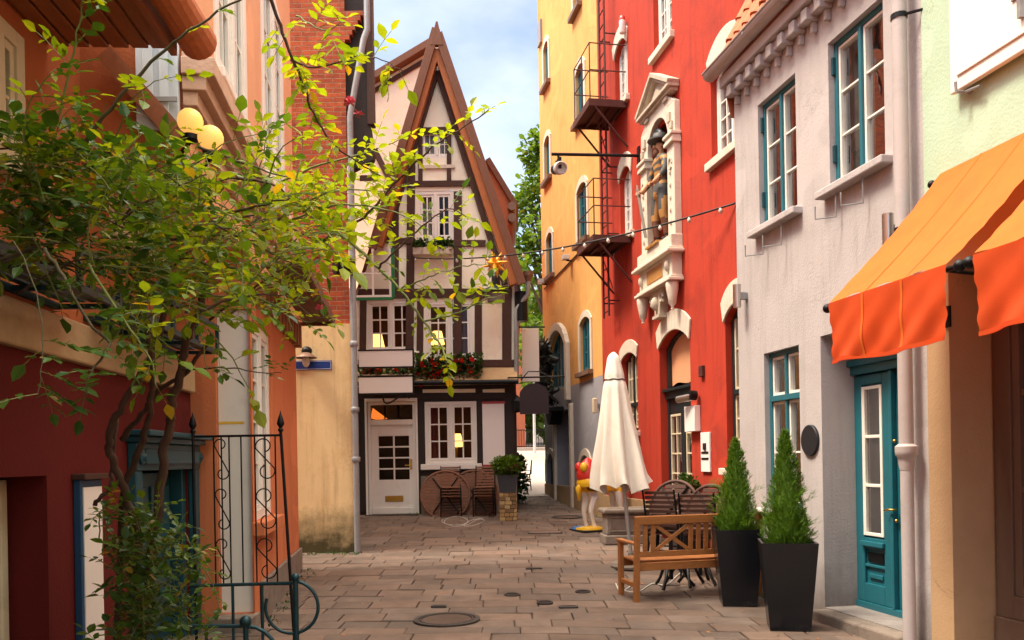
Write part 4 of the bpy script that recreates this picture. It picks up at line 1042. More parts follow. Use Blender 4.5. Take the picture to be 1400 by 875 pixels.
# teal door with carved hood
u0, u1, z0, z1 = td[:4]
m = MB(); m.box(F, u0, u1, -.20, -.14, z0, z1-.12); m.box(F, u0, u0+.09, -.14, -.02, z0, z1-.1); m.box(F, u1-.09, u1, -.14, -.02, z0, z1-.1)
for a, b in ((u0+.16, (u0+u1)/2-.06), ((u0+u1)/2+.06, u1-.16)):
    m.box(F, a, b, -.139, -.115, .15, .75); m.box(F, a, b, -.139, -.115, .9, 1.42)
do = m.build('door', MAT['dark_teal_paint'], dh, bev=.008)
m = MB(); m.box(F, u0-.14, u0-.003, .002, .07, z0, z1-.1); m.box(F, u1+.003, u1+.14, .002, .07, z0, z1-.1); m.box(F, u0-.14, u1+.14, .002, .08, z1-.099, z1+.12); m.box(F, u0-.02, u1+.02, .081, .11, z1-.05, z1+.07)
m.box(F, u0-.16, u1+.16, .002, .13, z1+.121, z1+.17); m.box(F, u0-.20, u1+.20, .002, .20, z1+.171, z1+.215); m.build('door_hood', MAT['dark_teal_paint'], do, bev=.01)
for uu in (u0-.07, u1+.07):
    m = MB(); m.lathe([(.06, 0), (.06, .02), (.04, .03), (.04, .02), (.018, .045), (.001, .05)], F.P(uu, .08, z1+.01), 16, M=F.n.to_track_quat('Z', 'Y').to_matrix().to_4x4()); m.build('rosette', MAT['dark_teal_paint'], do, sm=40)
m = MB(); hu, hz = F.hit(222, 737, -.1); m.box(F, hu-.02, hu+.02, -.14, -.12, hz-.1, hz+.06); m.tube([F.P(hu, -.13, hz), F.P(hu, -.06, hz), F.P(hu-.12, -.055, hz)], .011, 8); m.build('handle', MAT['brass'], do, sm=50)
# roof eave above: boarded soffit, curved tiles at its edge
m = MB(); ez = 4.24; ea, eb = -6.5, 5.25
m.box(F, ea, eb, -.1, .74, ez, ez+.05)
for k in range(6): m.box(F, ea, eb, .03+k*.12, .13+k*.12, ez-.022, ez-.001)
m.build('soffit', MAT['soffit_wood'], dh, bev=.006)
m = MB(); m.box(F, ea, eb+.01, .742, .78, ez-.06, ez+.14); m.build('fascia', MAT['soffit_wood'], dh)
u = 1.2
while u < eb-.1:      # barrel tiles laid end to end
    m = MB(); q = []
    for i in range(11):
        a = math.pi*(.9 + 1.2*i/10); q.append((.11*math.cos(a), .11*math.sin(a)))
    e = min(u+.62, eb+.06)
    for i in range(10):
        (a, b), (c, d) = q[i], q[i+1]; k0, k1 = 1.06, .98
        m.q(F.P(u, .90+a*k1, ez+.05+b*k1), F.P(e, .90+a*k0, ez+.05+b*k0), F.P(e, .90+c*k0, ez+.05+d*k0), F.P(u, .90+c*k1, ez+.05+d*k1))
    m.q(*[F.P(e, .90+a*1.06, ez+.05+b*1.06) for a, b in q])
    m.build('eave_tile', MAT['terracotta'], dh, sm=50); u += .58
m = MB()
P = F.P; m.q(P(ea, .7, ez+.14), P(eb, .7, ez+.14), P(eb, -3, ez+4.4), P(ea, -3, ez+4.4)); m.q(P(eb, .62, ez+.14), P(eb, -3, ez+4.4), P(eb, -3, ez), P(eb, .62, ez)); m.build('roof', MAT['terracotta'], dh)
# notice board by the door
r = F.R(101, 131, 656, 900); t = thing('notice_board', 'tall blank white notice board with blue edge on the dark red wall', 'notice board', F.P(r[0], 0, .0))
ztb = F.hit(115, 656, .05)[1]
MB().box(F, r[0], r[1], .003, .05, .15, ztb).build('frame', MAT['sign_edge'], t, bev=.006); MB().box(F, r[0]+.03, r[1]-.02, .051, .058, .19, ztb-.05).build('board', MAT['sign_white'], t)
MB().box(F, r[0]-.02, r[1]+.02, .003, .09, ztb+.001, ztb+.04).build('cap', MAT['timber'], t, bev=.005)
# teal flower racks above the band
for (a, b, lb) in ((3.6, 5.25, 'empty teal slatted flower rack nearest the photo left edge'), (5.7, 7.5, 'teal flower rack with a hanging string above the teal door')):
    t = thing('flower_rack', lb, 'flower rack', F.P((a+b)/2, 0, 2.5), 'teal flower racks on the dark red house')
    m = MB()
    for n_, z in ((.03, 2.60), (.40, 2.60), (.40, 2.82), (.03, 2.82)): m.box(F, a, b, n_-.015, n_+.015, z-.02, z+.02)
    for uu in (a, a+(b-a)*.33, a+(b-a)*.66, b):
        m.box(F, uu-.016, uu+.016, .385, .415, 2.6, 2.84); m.box(F, uu-.016, uu+.016, .0, .4, 2.585, 2.615)
    m.build('frame', MAT['blue_iron'], t)
    m = MB()
    for k in range(4): m.box(F, a+.02, b-.02, .07+k*.085, .125+k*.085, 2.622, 2.636)
    o = m.build('slats', MAT['blue_iron'], t)
# ================================================================ orange house
F = FO
oh2 = thing('orange_house', 'orange house with jettied upper floor, pale cornice and white front door', 'house', F.P(9.5, 0, 0))
a0 = F.hit(345, 640)[0]; a1 = F.hit(407, 640)[0]; JU = F.hit(250, 100)[0]
JZ = 3.62
wr = F.R(346.5, 371, 442, 706); wz0 = F.hit(352, 712)[1]; wr = (wr[0], wr[1], wz0, F.hit(349, 440)[1])
m = MB(); wall(m, F, a0, a1, -.3, JZ, [wr+(.12,)], shell=False); m.q(F.P(a1, 0, -.3), F.P(a1, -4, -.3), F.P(a1, -4, JZ), F.P(a1, 0, JZ))
# end wall facing the camera
E = F.P(a0, 0, 0); FE = Fr((E.x, E.y), (1, .04), (0.04, -1))
m.build('wall', MAT['orange_plaster'], oh2)
win(oh2, F, wr, -.07, MAT['white_paint'], cols=1, rows=4, fr=.10, ss=.05, bar=.025, sillm=MAT['orange_plaster'], sillz=.14, sillout=.11, room='room', curtain=('curtain_white', 'ab', .3))
uw0 = FE.hit(255, 640)[0]
d0, d1 = FE.hit(297, 640)[0], FE.hit(343, 640)[0]; dz0 = FE.hit(320, 839)[1]; dz1 = 3.1
m = MB(); wall(m, FE, uw0-.6, -.004, -.3, JZ-.003, [(d0, d1, dz0, dz1, .10)], shell=False); m.build('end_wall', MAT['orange_plaster'], oh2)
m = MB(); m.box(FE, d0+.002, d1-.002, -.10, -.05, dz0, dz1-.003); dd = m.build('white_door', MAT['white_paint'], oh2, bev=.006)
zt = FE.hit(320, 578, -.045)[1]; MB().box(FE, d0+.01, d1-.07, -.0495, -.047, zt-.012, zt+.012).build('yellow_tape', MAT['tape_yellow'], dd)
MB().box(FE, d0-.05, d1+.04, -.12, .22, -.1, dz0-.004).build('threshold', MAT['weathered_stone'], oh2, bev=.015)
m = MB(); m.box(F, a0+.3, a1+.004, .003, .045, -.2, .42); m.build('plinth', MAT['weathered_stone'], oh2, bev=.01)
# jettied upper storey
ea_ = F.hit(290, 100)[0]
PW = [F.R(291, 333, -150, 120), F.R(356, 384, -120, 200)]
zsill = 4.75
PW = [(p[0], p[1], zsill, 7.2) for p in PW]
m = MB(); wall(m, F, JU, a1, JZ+.002, 9.2, [p+(.10,) for p in PW], shell=False); m.q(F.P(JU, 0, 9.2), F.P(a1, 0, 9.2), F.P(a1, -4, 9.2), F.P(JU, -4, 9.2)); m.q(F.P(a1, 0, JZ), F.P(a1, -4, JZ), F.P(a1, -4, 9.2), F.P(a1, 0, 9.2))
m.q(F.P(JU, 0, JZ), F.P(a1, 0, JZ), F.P(a1, -2.5, JZ), F.P(JU, -2.5, JZ)); m.build('upper_wall', MAT['peach_plaster'], oh2)
for p in PW: win(oh2, F, p, -.03, MAT['white_paint'], cols=2, rows=4, fr=.14, ss=.06, sillm=MAT['white_paint'], room='grey_room', curtain=('curtain_white', 'ab', .35))
m = MB(); ca, cb = JU-.05, a1+.1
CZ = 3.93
m.box(F, ca+.03, cb, .003, .05, CZ, CZ+.10); m.box(F, ca+.02, cb, .003, .10, CZ+.101, CZ+.20); m.box(F, ca, cb, .003, .16, CZ+.201, CZ+.30); m.box(F, ca-.02, cb, .003, .22, CZ+.301, CZ+.42); m.box(F, ca, cb, .003, .17, CZ+.421, CZ+.46)
m.build('cornice', MAT['pink_stone'], oh2, bev=.007)
for i in range(13):
    u = a0+.1+i*(a1-a0-.2)/12.0; MB().box(F, u-.07, u+.07, .003, .09, JZ-.42, JZ-.10).build('cornice_block', MAT['soffit_wood'], oh2, bev=.008)
# wooden rain hood at the far end of the cornice
m = MB(); ha, hb = F.hit(395, 330, .35)[0], a1+.12
for k in range(4): m.beam(F, (ha, JZ-.02-k*.002), (hb, JZ-.02-k*.002), .035, .10+k*.10, .195+k*.10)
m.box(F, ha, hb, .50, .54, JZ-.10, JZ+.03); m.box(F, hb-.05, hb, .02, .50, JZ-.09, JZ-.04)
m.build('rain_hood', MAT['timber_board'], oh2, bev=.004)
# end gable of the jetty: blue-grey shutter, orange board
Ej = F.P(JU, 0, 0); FJ = Fr((Ej.x, Ej.y), (1, .04), (.04, -1))
m = MB(); wall(m, FJ, -2.2, -.003, JZ+.002, 9.2, [], shell=False); m.build('jetty_end_wall', MAT['rust_plaster'], oh2)
x0, x1 = FJ.hit(186, 110, .05)[0], FJ.hit(244, 110, .05)[0]; z0, z1 = FJ.hit(236, 178, .05)[1], FJ.hit(200, 45, .05)[1]
s_ = MB().box(FJ, x0, x1, .02, .06, z0, z1+.6).build('shutter', MAT['blue_white_paint'], oh2, bev=.006)
m = MB(); xm = (x0+x1)/2
for a, b in ((x0+.05, xm-.02), (xm+.02, x1-.06)): m.box(FJ, a, b, .061, .075, z0+.08, z1-.05); m.box(FJ, a, b, .061, .075, z1+.02, z1+.5)
m.build('shutter_panel', MAT['blue_white_paint'], s_, bev=.006)
MB().box(FJ, xm-.1, xm+.14, .076, .09, z0+.18, z0+.21).build('hinge', MAT['zinc'], s_)
MB().beam(FJ, (FJ.hit(150, 80)[0], FJ.hit(150, 80)[1]), (FJ.hit(252, 196)[0], FJ.hit(252, 196)[1]), .12, .065, .10).build('bargeboard', MAT['soffit_wood'], oh2)
# globe lamps
for px, py, lb in ((260, 166, 'lit round globe lamp nearest the blue-grey shutter'), (288, 189, 'lit round globe lamp right of and below the other globe')):
    p = at(px, py, 5.15); t = thing('globe_lamp', lb, 'lamp', p + Vector((0, 0, -.12)), 'lit globe lamps under the cornice')
    MB().ball(p, .077, 20).build('globe', MAT['globe'], t, sm=180)
    m = MB(); m.lathe([(.03, -.13), (.05, -.115), (.05, -.085)], p, 12); m.tube([p+Vector((0, 0, -.12)), p+Vector((-.1, .10, -.16)), Vector((FJ.P(0, 0, 0).x-.15, FJ.P(0, 0, 0).y+.0, p.z-.16))], .014, 6); m.build('holder', MAT['black_iron'], t, sm=50)
# bent drain spout between the houses
# ================================================================ brick house (end wall facing the camera)
F = FB
bh = thing('brick_house', 'tall house with red brick upper wall above stained yellow plaster', 'house', F.P(-3.2, 0, .2))
xr = F.hit(484, 600)[0]; zd = F.hit(445, 443)[1]; xl = -6.0
def block(m, x0, x1, z0, z1, n0, back):      # the side runs back away from the alley
    k = 1 + back/13.3; P_ = F.P; a, b, c, d = (x0, n0), (x1, n0), (x1*k-.05, -back), (x0, -back)
    for (q0, q1) in ((a, b), (b, c), (c, d), (d, a)): m.q(P_(*q0, z0), P_(*q1, z0), P_(*q1, z1), P_(*q0, z1))
    m.q(*[P_(*q0, z1) for q0 in (a, b, c, d)]); return m
block(MB(), xl, xr, -.2, zd, 0, 5.5).build('plaster_wall', MAT['yellow_plaster'], bh)
m = MB(); block(m, xl, xr-.04, zd+.001, 11.0, -.03, 5.4)
# corbelled brick verge at the top right
xt = F.hit(479, 40)[0]
m.build('brick_wall', MAT['brick_red'], bh)
for k in range(6): MB().box(F, xr-.04-.001, xr+.03+k*.045, -.3, -.031, 8.3+k*.076, 8.3+k*.076+.075).build('corbel_course', MAT['brick_red'], bh)
# overhanging dark eave along the side
m = MB(); p = F.P
e0, e1 = xr-.07, F.hit(503, 100, 0)[0]
zt, zb1, zb2 = 9.6, F.hit(505, 165)[1], F.hit(516, 205)[1]
m.prism(F, [(e0, zb1-.6), (e0+.05, zb1-.75), (e1+.04, zb2-.1), (e1+.06, zb2), (e1, zb1), (e1, zt), (e0, zt)], -.3, -.15)
m.build('eave_boarding', MAT['dark_timber'], bh, bev=.01)
m = MB(); m.box(F, e1-.04, e1+.06, -.32, -.12, zb1, zt); m.build('eave_fascia', MAT['timber'], bh)
m = MB(); pxs = F.hit(486, 600, .10)[0]; z_ = F.hit(486, 160, .1)[1]
xo = F.hit(503, 100, .1)[0]
m.tube([p(pxs, .09, .15), p(pxs, .09, z_), p(pxs+.02, .09, z_+.12), p(xo-.06, .10, F.hit(500, 47, .1)[1]-.08), p(xo, .10, F.hit(500, 40, .1)[1]), p(xo, .10, 9.2)], .048, 12)
o = m.build('downpipe', MAT['zinc'], None, org=p(pxs, .09, .2), sm=50); tag(o, 'tall zinc downpipe at the right edge of the brick house', 'downpipe')
for py in (470, 628, 560):
    z = F.hit(487, py, .1)[1]; c = MB().lathe([(.06, -.04), (.068, -.03), (.068, .03), (.06, .04)], p(pxs, .09, z), 12).build('collar', MAT['zinc'], o, sm=40)
# blue street sign and lamp
r = F.R(403, 454, 493, 506)
t = thing('street_sign', 'blank dark blue enamel street sign on the yellow wall', 'sign', p((r[0]+r[1])/2, 0, r[2]))
MB().box(F, r[0], r[1], .004, .02, r[2], r[3]).build('plate', MAT['sign_blue'], t, bev=.006)
m = MB(); i_ = .012
for a, b, c, d in ((r[0]+i_, r[1]-i_, r[2]+i_, r[2]+i_+.005), (r[0]+i_, r[1]-i_, r[3]-i_-.005, r[3]-i_), (r[1]-i_-.005, r[1]-i_, r[2]+i_, r[3]-i_)): m.box(F, a, b, .0205, .0215, c, d)
m.build('border_line', MAT['sign_white'], t)
u, z = F.hit(422, 484); t = thing('wall_lamp', 'old black wall lamp with flat shade and bare bulb above the blue sign', 'lamp', p(u, 0, z))
m = MB(); m.tube([p(u, 0, z-.02), p(u, .10, z+.04), p(u, .16, z+.02)], .03, 8); m.ball(p(u, .12, z+.03), .085, 12, (1, 1, .9)); m.build('arm', MAT['black_iron'], t, sm=60)
MB().lathe([(.05, .02), (.17, -.055), (.172, -.065), (.05, .005)], p(u, .18, z-.02), 20).build('shade', MAT['copper_pipe'], t, sm=50)
MB().lathe([(.03, .0), (.055, -.05), (.058, -.12), (.03, -.17), (.001, -.18)], p(u, .18, z-.05), 14).build('bulb', MAT['curtain_white'], t, sm=60)
# dark spotlight on the downpipe
c0, c1 = at(458, 361, 13.0), at(484, 364, 13.15)
t = thing('spotlight', 'black cylindrical spotlight fixed to the brick house downpipe', 'lamp', at(478, 372, 13.1))
MB().tube([c0, c0*.3+c1*.7, c1], [.16, .15, .08], 14).build('housing', MAT['black_iron'], t, sm=50); MB().tube([c1, p(pxs, .12, c1.z-.15)], .02, 6).build('clamp', MAT['black_iron'], t)
# iron scrap of a boot scraper and drain by the wall foot is part of the paving
# ================================================================ gate and stair railing
GY = 7.35
def g(px, py, d=GY): return at(px, py, d)
gt = thing('iron_gate', 'black wrought iron gate with scrolls in front of the white door', 'gate', g(330, 850))
def vtx(x, y): p = g(x, y); return p
TL, TR, BL, BR = vtx(266, 597), vtx(383, 595), vtx(284, 800), vtx(398, 798)
m = MB(); m.tube([TL, TR], .011, 6); m.tube([BL, BR], .014, 6); m.build('rail', MAT['black_iron'], gt)
xL, xR = TL.x, TR.x; zT, zB = TL.z, BL.z-.01; xrange = xR-xL
def gp(fx, z): # gate plane point
    return Vector((xL+xrange*fx, GY, z))
xL += .03; 
m = MB()
for fx in (.27, .36, .5, .78, .90): m.tube([gp(fx, zB), gp(fx, zT)], .0075, 6)
for fx in (.18,): m.tube([gp(fx, zB), gp(fx, zT)], .0075, 6)
m.tube([gp(.66, zB), gp(.66, zT)], .0075, 6)
m.build('bars', MAT['black_iron'], gt)
def scroll(cx, cz, r, a0, a1, n=14): return [Vector((cx+r*(1-.35*i/n)*math.cos(a0+(a1-a0)*i/n), GY, cz+r*(1-.35*i/n)*math.sin(a0+(a1-a0)*i/n))) for i in range(n+1)]
for fa, fb in ((.18, .36), (.66, .90)):
    xa, xb = gp(fa, 0).x, gp(fb, 0).x; xa += .006; xb -= .006; w_ = (xb-xa); H_ = (zT-zB)/3
    for k in range(3):
        zt_ = zT-k*H_-.02; zb_ = zT-(k+1)*H_+.06; r = w_*.44
        m = MB(); m.tube(scroll(xa+r, zt_-r, r, math.pi*1.0, -math.pi*.45)[::-1]+[Vector((xa+.004, GY, zt_-r*1.3)), Vector((xb-.004, GY, zb_+r*1.2))] + scroll(xb-r, zb_+r*.9, r, 0, -math.pi*1.45), .006, 5)
        m.build('scroll', MAT['black_iron'], gt, sm=180)
for x_, b_, label in ((g(264, 600).x, g(264, 930), 'l'), (g(384, 600).x, g(402, 930), 'r')):
    m = MB(); zz = zT; m.tube([Vector((x_, GY, zz+.04)), Vector((x_+ (0 if label == 'l' else .09), GY, 0.0))], .014, 8)
    m.lathe([(.02, 0), (.026, .02), (.014, .035), (.03, .06), (.034, .075), (.022, .12), (.008, .155), (.002, .185)], Vector((x_, GY, zz+.03)), 10); m.build('gate_post', MAT['black_iron'], gt, sm=50)
t = thing('stair_railing', 'dark blue iron railing with ring scroll at its end beside the gate', 'railing', g(400, 930, 6.9))
m = MB(); D = 6.85; a = at(262, 801, D); b = at(404, 798, D)
bx = b.x; zr = at(404, 797, D).z
m.tube([Vector((bx, D, zr+.02)), Vector((bx, D, 0))], .022, 10); m.ball(Vector((bx, D, zr+.045)), .036, 12); m.build('post', MAT['blue_iron'], t, sm=60)
c = at(399, 830, D); R_ = 36/1150*D
m = MB(); pts = [a, Vector((bx, D, zr))] + [Vector((c.x+R_*math.cos(t_), D, c.z+R_*math.sin(t_))) for t_ in [1.35-.22*i for i in range(23)]]
m.tube(pts, .014, 8); m.build('handrail', MAT['blue_iron'], t, sm=60)
for fx in (318, 358): 
    q = at(fx, 800, D); MB().tube([q, Vector((q.x, D, 0))], .013, 8).build('baluster', MAT['blue_iron'], t, sm=60)
t = thing('lower_railing', 'lower iron railing with ball-topped post curving down at the bottom edge', 'railing', at(336, 980, 6.2))
D = 6.2; q = at(336, 858, D); m = MB(); m.tube([Vector((q.x, D, q.z+.01)), Vector((q.x, D, 0))], .02, 10); m.ball(Vector((q.x, D, q.z+.045)), .045, 14); m.build('post', MAT['blue_iron'], t, sm=60)
pts = [at(258, 856, D), at(336, 856, D)] + [at(x, y, D) for x, y in ((350, 858), (362, 864), (372, 874), (380, 890), (384, 910), (385, 960))]
MB().tube(pts, .015, 8).build('handrail', MAT['blue_iron'], t, sm=60)
q = at(282, 857, D); MB().tube([q, Vector((q.x, D, 0))], .012, 8).build('baluster', MAT['blue_iron'], t, sm=60)
# letter box plate on the corner strip
u, z = FE.hit(259, 590, .0); o = on_wall('bell_plate', 'small pale bell plate by the gate hinge on the orange corner', 'plate', FE, (u-.05, u+.02, z-.14, z+.1), .004, .04, 'sign_white')
# ================================================================ half timbered house
F = FH
def X(px, py=500, n=0): return F.hit(px, py, n)[0]
def Z(px, py, n=0): return F.hit(px, py, n)[1]
def XZ(px, py, n=0): return F.hit(px, py, n)
hh = thing('timber_house', 'cream half timbered house with steep pointed gable and white door', 'house', F.P(X(597), 0, gz(-1.7, 19.2)))
xl, xr = -5.2, X(705)
gb = gz(-1.7, 19.2)
zj = Z(600, 527)            # jetty between ground floor and upper floor
apex = XZ(597, 52)
wD = F.R(503, 569, 549, 703); wD = (wD[0], wD[1], gb, wD[3])
wG = F.R(581, 652, 549, 634)
wU1 = F.R(502, 567, 411, 481); wU2 = F.R(582, 646, 412, 491); wT = F.R(570, 621, 261, 329)
w0 = F.R(575, 620, 178, 216)
ND = -.12
m = MB(); wall(m, F, xl, xr, -.2, zj, [wD+(.16,), wG+(.12,)], back=6); m.build('ground_floor_wall', MAT['dark_timber'], hh)
# upper wall: rectangle up to the foot of the gable then the triangle
zg = Z(600, 392)
m = MB(); wall(m, F, xl, xr, zj+.001, zg, [wU1+(.10,), wU2+(.10,)], back=6)
gl, gr = XZ(493, 392), XZ(706, 392)
ax, az = apex
def edge(z, s): # gable edge x at height z
    x0 = gl[0] if s < 0 else gr[0]
    return x0 + (ax-x0)*(z-zg)/(az-zg)
lv = sorted([zg, wT[2], wT[3], w0[2], w0[3], az-.001])
for a, b in zip(lv[:-1], lv[1:]):
    hole = None
    for h in (wT, w0):
        if h[2]-1e-4 <= a and b <= h[3]+1e-4: hole = h
    P = F.P
    if hole:
        m.q(P(edge(a, -1), 0, a), P(hole[0], 0, a), P(hole[0], 0, b), P(edge(b, -1), 0, b)); m.q(P(hole[1], 0, a), P(edge(a, 1), 0, a), P(edge(b, 1), 0, b), P(hole[1], 0, b))
        for x in hole[:2]: m.q(P(x, 0, a), P(x, -.1, a), P(x, -.1, b), P(x, 0, b))
    else: m.q(P(edge(a, -1), 0, a), P(edge(a, 1), 0, a), P(edge(b, 1), 0, b), P(edge(b, -1), 0, b))
m.build('upper_wall', MAT['cream_plaster'], hh)
# roof planes behind the gable
m = MB()
for s in (-1, 1):
    e = gl if s < 0 else gr; x0 = e[0] + s*.12
    m.q(F.P(x0, .10, zg-.2), F.P(ax, .10, az+.28), F.P(ax, -6, az+.28), F.P(x0, -6, zg-.2)); m.q(F.P(x0, .05, zg-.3), F.P(ax, .05, az+.12), F.P(ax, -6, az+.12), F.P(x0, -6, zg-.3))
m.build('roof', MAT['terracotta'], hh)
# timbers: one beam of the frame each
def tb(p0, p1, w, n1=.035, mt='timber', n0=.002, nm='timber_beam', ext=0):
    a, b = XZ(*p0), XZ(*p1); o = MB().beam(F, a, b, w*.0167, n0, n1, ext).build(nm, MAT[mt], hh, bev=.006); return o
tb((563, 180), (560, 500), 11); tb((626, 262), (626, 500), 11, .036); tb((654, 398), (654, 500), 10, .037); tb((693, 392), (693, 500), 13, .038)
tb((492, 244), (520, 244), 8, .04)
tb((545, 252), (645, 251), 8, .041); tb((562, 180), (628, 178), 9, .042); tb((490, 402), (700, 401), 13, .043); tb((600, 333), (664, 333), 9, .044)
tb((575, 180), (575, 248), 6, .045); tb((614, 180), (614, 248), 6, .046); tb((573, 229), (622, 228), 5, .047, 'white_stone')
tb((650, 497), (703, 497), 10, .048); tb((490, 497), (520, 497), 10, .049); tb((497, 410), (496, 500), 9, .05); tb((575, 412), (574, 500), 9, .051)
tb((545, 330), (565, 330), 8, .052); tb((541, 250), (541, 400), 9, .0525) 
# ground floor frame
tb((496, 545), (496, 700), 11, .03, 'dark_timber'); tb((575, 545), (575, 645), 10, .031, 'dark_timber'); tb((697, 545), (697, 640), 14, .032, 'dark_timber'); tb((657, 545), (657, 640), 9, .033, 'dark_timber'); tb((490, 542), (706, 541), 9, .034, 'dark_timber')
tb((578, 536), (650, 535), 7, .03, 'cream_plaster', nm='plaster_panel'); tb((660, 536), (690, 535), 7, .03, 'cream_plaster', nm='plaster_panel')
MB().box(F, X(573), xr-.02, .003, .05, -.1, Z(620, 650)).build('plinth', MAT['weathered_stone'], hh, bev=.01)
# big barge boards of the steep gable
tipL, tipR = XZ(597, 30), XZ(597, 30)
def barge(p0, p1, w, n0, n1, mt, nm): 
    a, b = XZ(*p0, n1), XZ(*p1, n1)
    return MB().beam(F, a, b, w*.0167, n0, n1).build(nm, MAT[mt], hh, bev=.006)
barge((599, 44), (714, 388), 11, .34, .42, 'timber_board', 'barge_board'); barge((596, 38), (508, 340), 11, .345, .425, 'timber_board', 'barge_board')
barge((598.5, 66), (704, 388), 13, .12, .338, 'timber_warm', 'soffit_board'); barge((595.5, 66), (516, 335), 13, .121, .336, 'timber_warm', 'soffit_board')
barge((598, 96), (690, 388), 8, .003, .118, 'timber', 'rafter'); barge((596.5, 96), (526, 330), 8, .0035, .119, 'timber', 'rafter')
MB().prism(F, [XZ(588, 62, .4), XZ(606, 62, .4), XZ(598.5, 30, .4), XZ(596, 30, .4)], .30, .43).build('gable_tip', MAT['timber_board'], hh, bev=.005)
# windows and door
white = MAT['white_paint']
win(hh, F, wU1, -.06, white, cols=2, rows=3, fr=.07, ss=.045, bar=.03, room='warm_room', sillm=white, sillz=.05, sillout=.08, rd=1.2)
win(hh, F, wU2, -.06, white, cols=2, rows=3, fr=.07, ss=.045, bar=.03, room='warm_room', sillm=white, sillz=.05, sillout=.08, rd=1.2, curtain=('curtain_red', 'b', .2))
win(hh, F, wT, -.06, white, cols=2, rows=3, fr=.08, ss=.05, bar=.03, room='room', curtain=('curtain_white', 'a', .5))
win(hh, F, w0, -.06, white, cols=2, rows=2, fr=.06, ss=.04, bar=.02, room='grey_room', curtain=('curtain_white', 'ab', .5))
win(hh, F, wG, -.05, white, cols=2, rows=3, fr=.08, ss=.05, bar=.03, room='warm_room', sillm=white, sillz=.13, sillout=.1, rd=1.3, curtain=('curtain_red', 'a', .22))
u0, u1, z0, z1 = wD; zt = Z(535, 578)
m = MB(); m.box(F, u0+.001, u0+.07, -.14, -.02, z0, z1-.002); m.box(F, u1-.07, u1-.001, -.14, -.02, z0, z1-.002); m.box(F, u0+.07, u1-.07, -.14, -.02, z1-.07, z1-.002); m.box(F, u0+.07, u1-.07, -.14, .0, zt-.05, zt+.07)
m.box(F, u0-.05, u1+.05, .003, .05, z1+.0, z1+.07); m.box(F, u0-.05, u0-.001, .003, .04, z0, z1); m.box(F, u1+.001, u1+.05, .003, .04, z0, z1)
do = m.build('door', white, hh, bev=.005)
gz0, gz1 = Z(535, 656), Z(535, 596); dx0, dx1 = X(515), X(557)
m = MB(); n0, n1 = -.12, -.06; a, b, c, d = u0+.072, u1-.072, z0+.02, zt-.052
m.box(F, a, dx0, n0, n1, c, d); m.box(F, dx1, b, n0, n1, c, d); m.box(F, dx0, dx1, n0, n1, c, gz0); m.box(F, dx0, dx1, n0, n1, gz1, d); m.box(F, a+.02, b-.02, n1+.001, n1+.03, c, c+.14)
m.box(F, (dx0+dx1)/2-.018, (dx0+dx1)/2+.018, n0+.02, n1-.005, gz0, gz1)
for k in range(1, 4): z = gz0+(gz1-gz0)*k/4; m.box(F, dx0, dx1, n0+.021, n1-.006, z-.017, z+.017)
m.build('door_leaf', white, do, bev=.004)
m = MB(); m.q(F.P(dx0, -.09, gz0), F.P(dx1, -.091, gz0), F.P(dx1, -.09, gz1), F.P(dx0, -.089, gz1)); m.q(F.P(u0+.07, -.09, zt+.07), F.P(u1-.07, -.091, zt+.07), F.P(u1-.07, -.09, z1-.07), F.P(u0+.07, -.089, z1-.07)); m.build('pane', MAT['glass'], do, norec=True)
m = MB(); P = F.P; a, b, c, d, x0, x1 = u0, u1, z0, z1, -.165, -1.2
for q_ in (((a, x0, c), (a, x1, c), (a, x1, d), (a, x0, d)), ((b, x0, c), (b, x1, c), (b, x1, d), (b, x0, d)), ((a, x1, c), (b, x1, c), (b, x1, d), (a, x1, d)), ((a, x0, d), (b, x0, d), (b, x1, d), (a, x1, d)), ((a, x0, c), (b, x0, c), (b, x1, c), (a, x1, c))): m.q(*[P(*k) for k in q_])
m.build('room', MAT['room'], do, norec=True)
m = MB(); 
for k in (1, 2): x = u0+.07+(u1-u0-.14)*k/3; m.box(F, x-.012, x+.012, -.11, -.05, zt+.071, z1-.071)
m.build('transom_bars', white, do)
MB().box(F, X(523), X(548), -.0595, -.045, Z(535, 686), Z(535, 678)).build('letterbox', MAT['brass'], do, bev=.004)
hx, hz = XZ(562, 636); MB().box(F, hx-.03, hx+.02, -.0595, -.045, hz-.1, hz+.14).tube([F.P(hx-.01, -.05, hz), F.P(hx-.01, .0, hz), F.P(hx-.14, .005, hz)], .012, 6).build('handle', MAT['brass'], do)
MB().box(F, u0-.05, u1+.05, -.15, .3, gb-.1, gb+.015).build('doormat', MAT['soil'], hh, bev=.01)
# small pent roof over the ground floor with its gutter
zr0, zr1 = Z(680, 521, .3), Z(680, 501)
P = F.P; x0, x1 = X(490), xr+.03
m.hexa([P(x0, .003, zr1-.06), P(x1, .003, zr1-.06), P(x1, .36, zr0-.03), P(x0, .36, zr0-.03), P(x0, .003, zr1), P(x1, .003, zr1), P(x1, .36, zr0+.03), P(x0, .36, zr0+.03)]); m.build('pent_roof', MAT['timber_board'], hh).data.materials[0] = MAT['beige_stone']
MB().tube([P(x0, .42, zr0-.02), P(x1+.02, .42, zr0-.03)], .055, 12).build('gutter', MAT['copper_pipe'], hh, sm=50).data.materials[0] = MAT['black_iron']
